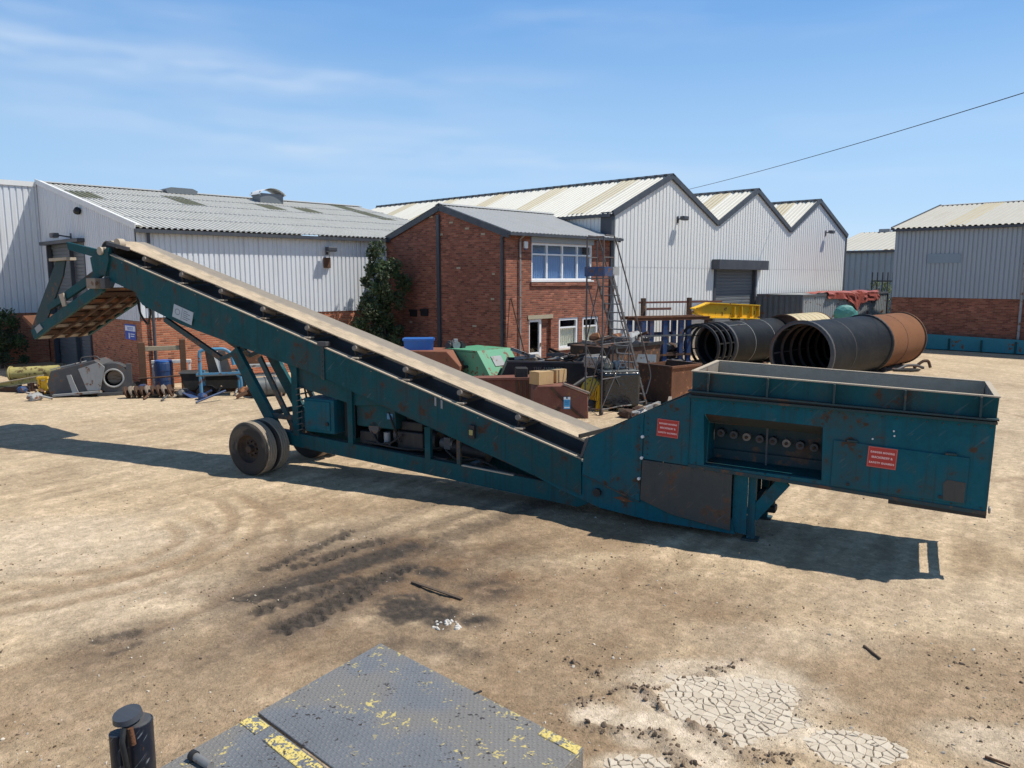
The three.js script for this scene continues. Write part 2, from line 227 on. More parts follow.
const M = {
  teal: std(g2([0.003, 0.073, 0.086], { da: 0.8, dirt: [0.040, 0.046, 0.042], ra: 0.04, rust: [0.05, 0.032, 0.022], st: 0.45, stc: [0.014, 0.038, 0.042], scr: 0.5, scrc: [0.08, 0.12, 0.125], seed: 1, v: 0.45 }), 0.6, 0, bumpBig, 0.016, { specularIntensity: 0.4 }),
  tealBright: std(g2([0.002, 0.098, 0.132], { da: 0.75, dirt: [0.040, 0.056, 0.054], ra: 0.04, rust: [0.055, 0.034, 0.022], st: 0.45, stc: [0.018, 0.045, 0.05], scr: 0.4, scrc: [0.1, 0.14, 0.15], seed: 2, v: 0.45 }), 0.6, 0, bumpBig, 0.016, { specularIntensity: 0.4 }),
  tealTrough: std(g2([0.008, 0.19, 0.25], { da: 0.2, dirt: [0.05, 0.1, 0.11], ra: 0.03, seed: 53 }, 2.4), 0.5),
  tealWorn: std(g2([0.010, 0.045, 0.052], { da: 0.6, dirt: [0.045, 0.042, 0.036], ra: 0.18, rust: [0.09, 0.05, 0.03], st: 0.3, seed: 3, v: 0.3 }), 0.65),
  darkPlate: std(g2([0.045, 0.052, 0.05], { da: 0.55, dirt: [0.075, 0.06, 0.045], ra: 0.16, rust: [0.075, 0.04, 0.025], st: 0.35, stc: [0.03, 0.033, 0.032], seed: 4, scr: 0.5, scrc: [0.14, 0.14, 0.13] }), 0.62),
  dusty: std(g2([0.46, 0.385, 0.29], { da: 0.4, dirt: [0.27, 0.21, 0.15], st: 0, seed: 5, v: 0.25 }, 1.2), 0.95, 0, bumpFine, 0.004),
  dustSteel: std(g2([0.27, 0.225, 0.18], { da: 0.5, dirt: [0.17, 0.13, 0.10], ra: 0.2, rust: [0.15, 0.085, 0.05], st: 0.3, seed: 6 }, 1.5), 0.85),
  belt: std(scaled(makeTex((i, j) => {           // dust on the belt lies in lengthwise bands; the far edge is rubbed to grey rubber
    const z = -(1 - j / TN) * 1.4, s1 = at(F.scratch, i, j), s2 = at(F.scratch, i * 2 + 90, (j >> 1) + 40), b = at(F.big, i, j), f = at(F.fine, i, j), m = at(F.mid, i, j + 60);
    let c = mul3([0.49, 0.385, 0.265], 0.72 + 0.22 * s1 + 0.2 * s2 + 0.3 * (b - 0.5) + 0.25 * (f - 0.5));
    c = mix3(c, [0.27, 0.215, 0.155], 0.55 * sst(0.5, 0.68, m * 0.5 + s1 * 0.5));
    return mix3(c, [0.22, 0.20, 0.175], 0.75 * sst(-0.66, -0.74, z + (b - 0.5) * 0.12 + (s1 - 0.5) * 0.06));
  }), 1.4), 0.96, 0, bumpFine, 0.003),
  rubber: std(g2([0.022, 0.021, 0.020], { da: 0.3, dirt: [0.06, 0.05, 0.04], seed: 8 }, 1), 0.85, 0, bumpFine, 0.002),
  tyre: std(g2([0.030, 0.028, 0.026], { da: 0.75, dirt: [0.13, 0.105, 0.08], st: 0, seed: 9 }, 0.9), 0.92, 0, bumpFine, 0.004),
  tread: std(g2([0.36, 0.295, 0.22], { da: 0.5, dirt: [0.24, 0.195, 0.145], st: 0.1, seed: 10 }, 0.7), 0.95, 0, bumpFine, 0.006),
  black: std(g2([0.014, 0.014, 0.015], { da: 0.35, dirt: [0.05, 0.045, 0.04], seed: 11 }, 1.5), 0.6),
  stepsSteel: std(g2([0.10, 0.10, 0.105], { da: 0.5, dirt: [0.13, 0.10, 0.075], ra: 0.2, seed: 56 }, 1), 0.6, 0.2, bumpFine, 0.001),
  steel: std(g2([0.32, 0.31, 0.29], { da: 0.4, dirt: [0.14, 0.11, 0.08], ra: 0.12, seed: 12 }, 1), 0.5, 0.5, bumpFine, 0.001),
  galv: std(g2([0.30, 0.31, 0.32], { da: 0.3, dirt: [0.2, 0.17, 0.14], ra: 0.1, seed: 13 }, 1), 0.5, 0.4, bumpFine, 0.001),
  rust: std(g2([0.155, 0.062, 0.028], { da: 0.5, dirt: [0.09, 0.045, 0.028], ra: 0.15, rust: [0.26, 0.11, 0.045], st: 0.35, stc: [0.08, 0.035, 0.02], seed: 14, v: 0.5 }, 1.6), 0.92, 0, bumpFine, 0.004),
  rustRed: std(g2([0.185, 0.070, 0.050], { da: 0.45, dirt: [0.14, 0.085, 0.065], ra: 0.1, rust: [0.2, 0.09, 0.04], st: 0.3, stc: [0.1, 0.045, 0.035], seed: 15, v: 0.4 }, 2), 0.85),
  rustOrange: std(g2([0.185, 0.070, 0.024], { da: 0.35, dirt: [0.12, 0.052, 0.022], ra: 0.0, rust: [0.26, 0.11, 0.04], st: 0.3, stc: [0.14, 0.065, 0.03], seed: 16, v: 0.35 }, 2.4), 0.9, 0, bumpFine, 0.003),
  rustDark: std(g2([0.075, 0.040, 0.026], { da: 0.4, dirt: [0.1, 0.06, 0.035], ra: 0.1, rust: [0.22, 0.09, 0.03], seed: 17, v: 0.4 }, 1.4), 0.9, 0, bumpFine, 0.004),
  drum: std(g2([0.013, 0.0155, 0.019], { da: 0.35, dirt: [0.028, 0.027, 0.026], st: 0.25, stc: [0.018, 0.021, 0.024], seed: 18, v: 0.3, scr: 0.3, scrc: [0.05, 0.055, 0.06] }, 2.6), 0.55, 0, bumpBig, 0.012, { specularIntensity: 0.25 }),
  green: std(g2([0.085, 0.31, 0.175], { da: 0.35, dirt: [0.14, 0.2, 0.13], ra: 0.12, st: 0.2, seed: 19 }, 2), 0.6),
  brownBox: std(g2([0.23, 0.085, 0.045], { da: 0.4, dirt: [0.19, 0.1, 0.06], ra: 0.06, st: 0.25, stc: [0.13, 0.055, 0.03], seed: 20 }, 2), 0.75),
  blue: std(g2([0.025, 0.15, 0.48], { da: 0.15, seed: 21 }, 1), 0.45),
  bluePaint: std(g2([0.012, 0.050, 0.15], { da: 0.35, ra: 0.14, seed: 22 }, 1.2), 0.55),
  blueLight: std(g2([0.06, 0.25, 0.42], { da: 0.25, ra: 0.12, seed: 23 }, 1.2), 0.55),
  yellow: std(g2([0.80, 0.46, 0.012], { da: 0.15, dirt: [0.5, 0.27, 0.03], ra: 0.02, st: 0.2, seed: 24 }, 2), 0.6),
  yellowPale: std(g2([0.42, 0.36, 0.13], { da: 0.5, dirt: [0.16, 0.13, 0.05], ra: 0.2, rust: [0.12, 0.08, 0.03], seed: 25 }, 1.2), 0.8),
  casing: std(g2([0.062, 0.064, 0.068], { da: 0.35, dirt: [0.12, 0.105, 0.09], ra: 0.08, seed: 26 }, 1.4), 0.6),
  casingLight: std(g2([0.30, 0.31, 0.31], { da: 0.4, dirt: [0.2, 0.18, 0.15], ra: 0.1, seed: 27 }, 1.4), 0.6),
  card: std(g2([0.50, 0.33, 0.16], { da: 0.2, dirt: [0.36, 0.23, 0.11], seed: 28 }, 0.8), 0.9, 0, bumpFine, 0.001),
  timber: std(scaled(makeTex((i, j) => { const s = at(F.scratch, i * 2, j), k = at(F.fine, i, j), b = at(F.big, i, j); return mix3([0.15, 0.075, 0.04], [0.075, 0.04, 0.024], clamp(s * 0.8 + k * 0.3 - 0.15 + b * 0.2)); }), 1.2), 0.9, 0, bumpFine, 0.003),
  timberPale: std(g2([0.34, 0.29, 0.20], { da: 0.5, dirt: [0.18, 0.14, 0.09], seed: 30 }, 0.8), 0.9, 0, bumpFine, 0.002),
  white: std(g2([0.74, 0.74, 0.72], { da: 0.18, dirt: [0.5, 0.46, 0.4], st: 0.15, seed: 31, v: 0.08 }, 2), 0.55, 0, null),
  upvc: std([0.80, 0.81, 0.81], 0.35, 0, null),
  cream: std([0.62, 0.59, 0.50], 0.5, 0, null),
  clad: std(g2([0.66, 0.685, 0.71], { da: 0.20, dirt: [0.53, 0.52, 0.50], st: 0.4, stc: [0.52, 0.525, 0.52], seed: 32, v: 0.07 }, 5), 0.55, 0, null),
  cladShed: std(g2([0.71, 0.71, 0.69], { da: 0.16, dirt: [0.6, 0.585, 0.55], st: 0.4, stc: [0.60, 0.585, 0.55], seed: 33, v: 0.06 }, 6), 0.55, 0, null),
  cladGrey: std(g2([0.32, 0.36, 0.40], { da: 0.15, dirt: [0.28, 0.29, 0.29], st: 0.2, stc: [0.27, 0.29, 0.3], seed: 34, v: 0.08 }, 5), 0.55, 0, null),
  cladBlue: std(g2([0.23, 0.29, 0.34], { da: 0.15, st: 0.2, stc: [0.17, 0.2, 0.23], seed: 35, v: 0.08 }, 5), 0.55, 0, null),
  roofOld: std(g2([0.52, 0.51, 0.47], { da: 0.45, dirt: [0.37, 0.36, 0.31], st: 0.35, stc: [0.42, 0.41, 0.36], seed: 36, v: 0.16 }, 4.5), 0.9, 0, bumpFine, 0.002),
  roofLight: std(g2([0.17, 0.165, 0.10], { da: 0.6, dirt: [0.10, 0.10, 0.055], st: 0.4, stc: [0.25, 0.24, 0.17], seed: 37, v: 0.3 }, 2), 0.7, 0, null),
  roofCream: std(g2([0.66, 0.64, 0.57], { da: 0.25, dirt: [0.5, 0.46, 0.36], st: 0.3, stc: [0.55, 0.50, 0.40], seed: 38, v: 0.08 }, 5), 0.7, 0, null),
  roofOchre: std(g2([0.50, 0.42, 0.25], { da: 0.4, dirt: [0.40, 0.31, 0.16], st: 0.5, stc: [0.58, 0.53, 0.40], seed: 39, v: 0.14 }, 4), 0.7, 0, null),
  roofGrey: std(g2([0.40, 0.405, 0.40], { da: 0.35, dirt: [0.31, 0.31, 0.285], st: 0.35, stc: [0.33, 0.33, 0.31], seed: 40, v: 0.1 }, 4), 0.75, 0, null),
  roofRight: std(g2([0.47, 0.45, 0.39], { da: 0.35, dirt: [0.36, 0.33, 0.27], st: 0.35, stc: [0.40, 0.37, 0.30], seed: 54, v: 0.12 }, 5), 0.75, 0, null),
  hub: std(g2([0.045, 0.03, 0.022], { da: 0.5, dirt: [0.09, 0.06, 0.04], seed: 55, v: 0.4 }, 0.6), 0.85, 0, bumpFine, 0.003),
  trimDark: std(g2([0.050, 0.056, 0.068], { da: 0.2, dirt: [0.1, 0.1, 0.1], seed: 41 }, 2), 0.5, 0, null),
  shutter: std(g2([0.135, 0.15, 0.165], { da: 0.25, dirt: [0.12, 0.12, 0.115], st: 0.2, seed: 42, v: 0.1 }, 2), 0.5, 0, null),
  stone: std(g2([0.40, 0.34, 0.24], { da: 0.4, dirt: [0.28, 0.23, 0.16], seed: 43 }, 1), 0.9, 0, bumpFine, 0.002),
  concrete: std(g2([0.30, 0.28, 0.25], { da: 0.4, dirt: [0.2, 0.18, 0.15], seed: 44 }, 1.2), 0.95, 0, bumpFine, 0.006),
  tarp: std(g2([0.33, 0.070, 0.050], { da: 0.4, dirt: [0.24, 0.095, 0.075], seed: 45 }, 1.4), 0.55),
  tarpTeal: std([0.06, 0.24, 0.22], 0.6),
  wrap: new THREE.MeshPhysicalMaterial({ color: new THREE.Color().setRGB(0.010, 0.013, 0.017), roughness: 0.18, clearcoat: 0.4, clearcoatRoughness: 0.2, side: THREE.DoubleSide, bumpMap: bumpBig, bumpScale: 0.05 }),
  tankGrey: std(g2([0.10, 0.115, 0.12], { da: 0.3, seed: 46 }, 1), 0.5),
  dark: std([0.012, 0.012, 0.013], 0.9, 0, null),
  container: std(g2([0.085, 0.10, 0.115], { da: 0.2, ra: 0.08, seed: 47, v: 0.15 }, 2.4), 0.6, 0, null),
  containerPale: std(g2([0.30, 0.325, 0.33], { da: 0.3, dirt: [0.24, 0.23, 0.2], ra: 0.12, st: 0.3, seed: 48 }, 2.4), 0.6, 0, null),
  glass: new THREE.MeshPhysicalMaterial({ color: 0xffffff, transmission: 1, thickness: 0, roughness: 0.02, ior: 1.5, side: THREE.DoubleSide }),
  blind: std([0.24, 0.38, 0.60], 0.9, 0, null, 0, {}),
  blindPale: std([0.75, 0.75, 0.62], 0.9, 0, null),
  room: std([0.10, 0.10, 0.10], 0.95, 0, null),
  mudDry: std(g2([0.60, 0.52, 0.41], { da: 0.4, dirt: [0.49, 0.41, 0.31], st: 0, seed: 49, v: 0.12 }, 1.1), 0.97, 0, bumpFine, 0.003),
  stick: std([0.10, 0.07, 0.048], 0.9, 0, bumpFine, 0.004),
  bark: std([0.09, 0.065, 0.045], 0.95, 0, bumpFine, 0.01),
};
// brickwork, laid in metres: 0.225 x 0.075 with recessed mortar (bricks are under 10 px here)
function brickTex(cols, mortar, seed, dark = 0.2) {
  const N = 1024, S = 3.6, nb = 16, nc = 48;
  const cell = (i, j) => { const y = j / N * nc, r = Math.floor(y); const x = i / N * nb + (r & 1 ? 0.5 : 0), c = Math.floor(x) % nb; return [c, r, x - Math.floor(x), y - r]; };
  const joint = (fx, fy) => Math.min(sst(0.015, 0.05, fx), sst(0.015, 0.05, 1 - fx), sst(0.05, 0.15, fy), sst(0.05, 0.15, 1 - fy));
  const map = makeTex((i, j) => {
    const [c, r, fx, fy] = cell(i, j), k = joint(fx, fy), h = hash2(c, r, seed), h2 = hash2(c, r, seed + 9);
    let b = mul3(cols[Math.floor(h * cols.length)], 0.8 + 0.4 * h2); if (hash2(c, r, seed + 21) < dark) b = mul3(b, 0.68);
    b = mul3(b, 0.85 + 0.3 * at(F.fine, i, j)); const big = at(F.big, i >> 1, j >> 1);
    return mul3(mix3(mortar, b, k), 0.80 + 0.4 * big);
  }, N);
  const bump = makeTex((i, j) => { const [, , fx, fy] = cell(i, j); return joint(fx, fy) * 0.9 + 0.1 * at(F.fine, i, j); }, N, false);
  scaled(map, S); scaled(bump, S);
  return std(map, 0.92, 0, bump, 0.010);
}
M.brick = brickTex([[0.255, 0.080, 0.046], [0.295, 0.096, 0.054], [0.22, 0.066, 0.040], [0.33, 0.118, 0.07]], [0.225, 0.145, 0.105], 101, 0.16);
M.brickOrange = brickTex([[0.40, 0.13, 0.065], [0.44, 0.16, 0.08], [0.36, 0.11, 0.055]], [0.38, 0.25, 0.17], 131, 0.08);
// checker plate: grey anti-slip paint over a raised lug pattern, worn, with flakes of old yellow line paint
{
  const N = 1024, S = 1.2, per = 72;                 // 17 mm pitch lugs in alternating directions
  const lug = (i, j) => { const x = i / N * per, y = j / N * per, cx = Math.floor(x), cy = Math.floor(y), a = (cx + cy) & 1 ? 0.785 : -0.785; const fx = x - cx - 0.5, fy = y - cy - 0.5; const u = fx * Math.cos(a) + fy * Math.sin(a), v = -fx * Math.sin(a) + fy * Math.cos(a); return 1 - sst(0.6, 1, Math.hypot(u / 0.50, v / 0.15)); };
  const worn = (i, j) => at(F.mid, i, j) * 0.6 + at(F.fine, i + 50, j) * 0.4;
  const col = (yel) => makeTex((i, j) => {
    const l = lug(i, j), w = worn(i, j), b = at(F.big, i >> 1, j >> 1), gr = at(F.grain, i, j);
    let c = mul3([0.165, 0.172, 0.182], 0.75 + 0.5 * b + 0.25 * (gr - 0.5));
    c = mix3(c, [0.21, 0.185, 0.15], 0.6 * sst(0.46, 0.62, b));
    c = mix3(c, [0.32, 0.31, 0.29], 0.35 * l * sst(0.42, 0.6, w));
    const yf = at(F.mid, i + 200, j + 90) * 0.5 + at(F.fine, i + 17, j + 31) * 0.5, y2 = yel ? sst(0.45, 0.49, yf) : 0.8 * sst(0.66, 0.70, yf) * sst(0.40, 0.54, b);
    c = mix3(c, mul3([0.66, 0.52, 0.16], 0.85 + 0.3 * gr), y2);
    const chip = sst(0.70, 0.74, at(F.mid, i + 321, j + 77) * 0.45 + at(F.fine, i + 9, j + 140) * 0.55); c = mix3(c, [0.045, 0.035, 0.03], chip);
    return c;
  }, N);
  const bump = scaled(makeTex((i, j) => lug(i, j) * 0.9 + 0.1 * at(F.fine, i, j), N, false), S);
  M.plate = std(scaled(col(false), S), 0.55, 0.1, bump, 0.0018);
  M.plateYellow = std(scaled(col(true), S), 0.6, 0, bump, 0.0035);
}
// small printed signs
function signTex(w, h, draw) { const c = document.createElement('canvas'); c.width = w; c.height = h; const x = c.getContext('2d'); draw(x, w, h); const t = new THREE.CanvasTexture(c); t.colorSpace = THREE.SRGBColorSpace; t.magFilter = THREE.LinearFilter; return t; }
function signMesh(w, h, tex, rough = 0.5) {          // thin plate, print on the front face, uv 0..1
  const g = new THREE.BoxGeometry(w, h, 0.006); return [g, [0, 1, 2, 3, 5].reduce((a, k) => { a[k] = M.dusty; return a; }, (() => { const a = []; a[4] = new THREE.MeshStandardMaterial({ map: tex, roughness: rough }); return a; })())];
}
function sign(name, w, h, tex, parent, pos, rot = [0, 0, 0]) { const [g, mats] = signMesh(w, h, tex); const m = shadowed(new THREE.Mesh(g, mats)); m.name = name; m.position.set(...pos); m.rotation.set(...rot); parent.add(m); return m; }

// ---------------------------------------------------------------- ground: one sheet of compacted dirt out to the horizon
const g2d = (x, y) => { const p = G(x, y); return [p[0], p[2]]; };
const seg = (x0, y0, x1, y1, w, dark, tread = 0) => ({ a: g2d(x0, y0), b: g2d(x1, y1), w, dark, tread });
const TRACKS = [seg(270, 568, 350, 532, 0.13, 0.75, 1), seg(296, 566, 380, 540, 0.14, 0.8, 1), seg(250, 598, 412, 546, 0.24, 0.95, 0), seg(262, 610, 356, 580, 0.15, 0.85, 1), seg(288, 626, 404, 568, 0.20, 0.95, 1),
  seg(200, 660, 300, 618, 0.25, 0.35, 0), seg(395, 556, 560, 496, 0.26, 0.55, 0), seg(372, 546, 500, 502, 0.14, 0.5, 0), seg(340, 540, 440, 500, 0.12, 0.4, 0), seg(240, 580, 330, 545, 0.20, 0.4, 0), seg(420, 590, 520, 540, 0.2, 0.35, 0), seg(360, 660, 400, 642, 0.16, 0.5, 0), seg(110, 655, 138, 644, 0.09, 0.6, 0), seg(98, 641, 136, 633, 0.10, 0.75, 0)];
const RIDGES = [seg(648, 695, 745, 662, 0.07, 0.7), seg(650, 698, 700, 725, 0.10, 0.85), seg(700, 725, 768, 768, 0.10, 0.6), seg(586, 727, 662, 736, 0.06, 0.7), seg(662, 736, 690, 772, 0.10, 0.65), seg(566, 660, 602, 678, 0.04, 0.6), seg(608, 693, 645, 690, 0.05, 0.6), seg(575, 705, 600, 700, 0.08, 0.5), seg(760, 764, 800, 758, 0.05, 0.5)];
const blob = (x, y, rx, ry, dark, r = 0) => ({ c: g2d(x, y), rx, ry, dark, r });
const OIL = [blob(404, 606, 0.36, 0.50, 0.85), blob(438, 616, 0.28, 0.34, 1.0), blob(476, 622, 0.26, 0.17, 0.8), blob(488, 588, 0.42, 0.42, 0.62), blob(432, 572, 0.30, 0.26, 0.85), blob(330, 590, 0.5, 0.4, 0.5), blob(395, 580, 0.25, 0.22, 0.8), blob(452, 552, 0.4, 0.4, 0.4), blob(300, 536, 0.5, 0.3, 0.25), blob(440, 648, 0.3, 0.2, 0.5), blob(470, 655, 0.25, 0.2, 0.45), blob(396, 640, 0.2, 0.15, 0.4), blob(520, 560, 0.5, 0.4, 0.3)];
const DAMP = [blob(390, 578, 2.2, 1.9, 1.0), blob(560, 600, 2.6, 1.6, 0.72), blob(540, 530, 2.6, 1.3, 0.55), blob(380, 505, 2.0, 0.8, 0.45), blob(700, 640, 1.6, 0.7, 0.25), blob(850, 685, 1.0, 0.35, 0.55), blob(920, 720, 0.9, 0.4, 0.45), blob(620, 700, 1.1, 0.9, 0.30), blob(620, 580, 1.5, 0.7, 0.25), blob(150, 710, 3.0, 1.3, 0.60), blob(560, 690, 2.6, 1.2, 0.66), blob(900, 690, 2.6, 1.4, 0.60), blob(330, 640, 2.0, 1.2, 0.66), blob(780, 600, 2.5, 1.0, 0.40), blob(240, 560, 1.2, 0.8, 0.45)];
const PALE = [blob(730, 702, 1.0, 0.8, 1.0), blob(660, 725, 0.45, 0.3, 0.95), blob(790, 730, 0.5, 0.35, 0.9), blob(596, 714, 0.28, 0.22, 0.85), blob(700, 752, 0.34, 0.34, 0.8), blob(842, 745, 0.45, 0.35, 0.75), blob(640, 764, 0.4, 0.15, 0.75), blob(985, 740, 0.6, 0.35, 0.55), blob(790, 640, 1.2, 0.5, 0.25), blob(690, 665, 0.5, 0.14, 0.6), blob(60, 545, 2.2, 1.6, 0.42), blob(130, 600, 1.8, 1.0, 0.25), blob(940, 600, 2.4, 1.0, 0.22), blob(300, 590, 0.5, 0.2, 0.3)];
const ARCS = [[95, 545, 1.05], [95, 545, 1.45], [60, 535, 2.3], [60, 535, 2.7], [20, 560, 3.3], [800, 420, 6.0]].map(([x, y, r]) => ({ c: g2d(x, y), r }));
const MUD = [[g2d(728, 704), 0.70, 0.56, 0.076], [g2d(848, 748), 0.40, 0.28, 0.070], [g2d(640, 766), 0.28, 0.13, 0.070]];
const EA = [0.55, -0.835], FA = [0.835, 0.55];
const inb = (b, x, z, jig) => { const dx = (x - b.c[0]) / b.rx, dz = (z - b.c[1]) / b.ry; return 1 - sst(0.45, 1.15, Math.hypot(dx, dz) + jig); };
function segd(s, x, z) { const ax = s.b[0] - s.a[0], az = s.b[1] - s.a[1], L = Math.hypot(ax, az), u = ((x - s.a[0]) * ax + (z - s.a[1]) * az) / L, c = clamp(u, 0, L); const px_ = s.a[0] + ax * c / L, pz = s.a[1] + az * c / L; const v = (-(x - s.a[0]) * az + (z - s.a[1]) * ax) / L; return [Math.hypot(x - px_, z - pz), u, v]; }
function groundAt(x, z) {
  const near = z > -24 && Math.abs(x) < 18;
  const r2 = Math.hypot(x, z);
  const n1 = fbm(x * 0.28, z * 0.28, 1, 4), n2 = fbm(x * 1.3 + 9, z * 1.3, 2, 4), p = x * EA[0] + z * EA[1], q = x * FA[0] + z * FA[1];
  const st = fbm(p * 0.45, q * 3.2, 3, 4), st2 = fbm(p * 1.6, q * 9, 4, 3);
  const n3 = near ? fbm(x * 7, z * 7, 5, 3) : 0.5, n4 = near && z > -13 ? fbm(x * 24, z * 24, 6, 2) : 0.5;
  let h = (n1 - 0.5) * 0.05 + (n2 - 0.5) * 0.022 + (n3 - 0.5) * 0.017 + (n4 - 0.5) * 0.010 + (st - 0.5) * 0.03;
  if (!near) h = (n1 - 0.5) * 0.05 * Math.max(0, 1 - r2 / 120);
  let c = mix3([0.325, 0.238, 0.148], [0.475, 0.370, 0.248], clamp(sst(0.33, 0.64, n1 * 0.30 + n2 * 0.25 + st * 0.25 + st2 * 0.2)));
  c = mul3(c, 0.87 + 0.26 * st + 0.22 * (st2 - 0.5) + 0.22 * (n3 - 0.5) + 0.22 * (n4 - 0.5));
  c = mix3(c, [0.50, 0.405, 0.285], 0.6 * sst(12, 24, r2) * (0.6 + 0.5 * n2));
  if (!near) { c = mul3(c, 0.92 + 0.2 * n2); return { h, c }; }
  const jig = (n2 - 0.5) * 1.1 + (n3 - 0.5) * 0.5, jig2 = (n3 - 0.5) * 1.1 + (st - 0.5) * 0.6;
  let damp = 0; for (const b of DAMP) damp = Math.max(damp, b.dark * inb(b, x, z, jig));
  c = mix3(c, [0.185, 0.118, 0.066], clamp(damp * (0.15 + 0.9 * st + 0.5 * st2 + 0.7 * (n3 - 0.5))));
  let pale = 0; for (const b of PALE) pale = Math.max(pale, b.dark * inb(b, x, z, jig * 0.7));
  c = mix3(c, [0.57, 0.485, 0.375], clamp(pale * (0.7 + 0.5 * n3)));
  for (const a of ARCS) { const d = Math.abs(Math.hypot(x - a.c[0], (z - a.c[1])) - a.r + (n2 - 0.5) * 0.12), k = (1 - sst(0.04, 0.15, d)) * sst(0.34, 0.5, n1 * 0.5 + n2 * 0.5) * sst(-0.1, 0.55, ((x - a.c[0]) * 0.93 + (z - a.c[1]) * 0.36) / a.r); c = mix3(c, [0.27, 0.19, 0.118], 0.62 * k * (0.6 + 0.8 * n3)); h -= 0.012 * k; }
  let halo = 0; for (const s of TRACKS) { const [d] = segd(s, x, z); if (d < 1.0) halo = Math.max(halo, s.dark * (1 - sst(0.1, 0.85, d + (n3 - 0.5) * 0.35 + (st - 0.5) * 0.4))); } for (const b of OIL) halo = Math.max(halo, b.dark * (1 - sst(0.5, 1.7, Math.hypot((x - b.c[0]) / b.rx, (z - b.c[1]) / b.ry) + jig2)));
  c = mix3(c, mix3([0.085, 0.060, 0.042], [0.15, 0.105, 0.07], n4), clamp(halo * (0.2 + 0.5 * st2 + 0.55 * n3)));
  let oil = 0; for (const b of OIL) oil = Math.max(oil, b.dark * inb(b, x, z, jig2));
  oil *= sst(0.22, 0.62, n3 * 0.6 + n2 * 0.4 + 0.06);
  let rough = oil * 0.6;
  for (const s of TRACKS) {
    const [d, u, v] = segd(s, x, z); if (d > s.w * 2.2) continue;
    const k = (1 - sst(s.w * 0.45, s.w * 1.25, d + (n3 - 0.5) * s.w * 1.3)) * s.dark * sst(0.12, 0.48, st2 * 0.4 + n2 * 0.3 + n3 * 0.3);
    const lug = s.tread ? clamp(Math.sin((u + Math.abs(v) * 0.7 + (n3 - 0.5) * 0.06) * 2 * Math.PI / 0.15) * 0.45 + 0.2 + n3 * 0.6) : n3;
    h += k * ((lug - 0.55) * (s.tread ? 0.040 : 0.02) - 0.014); oil = Math.max(oil, k * (s.tread ? 0.72 + 0.28 * (1 - lug) : 0.85)); rough = Math.max(rough, k * 0.5);
  }
  c = mix3(c, mix3([0.020, 0.0165, 0.014], [0.070, 0.055, 0.043], n4), clamp(0.60 * oil + 0.45 * sst(0.30, 0.70, oil + (n4 - 0.5) * 0.6 + (n3 - 0.5) * 0.3)));
  let fl = 0;
  for (const s of RIDGES) {
    const [d] = segd(s, x, z); if (d > s.w * 2.5) continue;
    const k = (1 - sst(s.w * 0.3, s.w * 1.5, d + (n3 - 0.5) * s.w * 1.6)) * s.dark; h += k * (0.035 * sst(0.3, 0.7, n4 * 0.5 + n3 * 0.5) + 0.012); c = mix3(c, [0.17, 0.118, 0.075], k * 0.75 * (0.5 + n4)); rough = Math.max(rough, k); fl = Math.max(fl, k);
  }
  h += rough * (n4 - 0.45) * 0.045;
  if (pale > 0.5) h = lerp(h, h * 0.25 + (fl ? h * 0.75 * fl : 0), sst(0.5, 0.9, pale));
  for (const [mc, rx, rz] of MUD) { const e = Math.hypot((x - mc[0]) / rx, (z - mc[1]) / rz) + (vnoise(x * 5, z * 5, 8) - 0.5) * 0.5, k = 1 - sst(0.72, 0.95, e + (n4 - 0.5) * 0.15); if (k > 0) { h = lerp(h, -0.020, k); c = mix3(c, [0.33, 0.26, 0.185], sst(0.55, 1, k) * 0.8); } }
  return { h, c };
}
const hgt = (x, z) => groundAt(x, z).h;
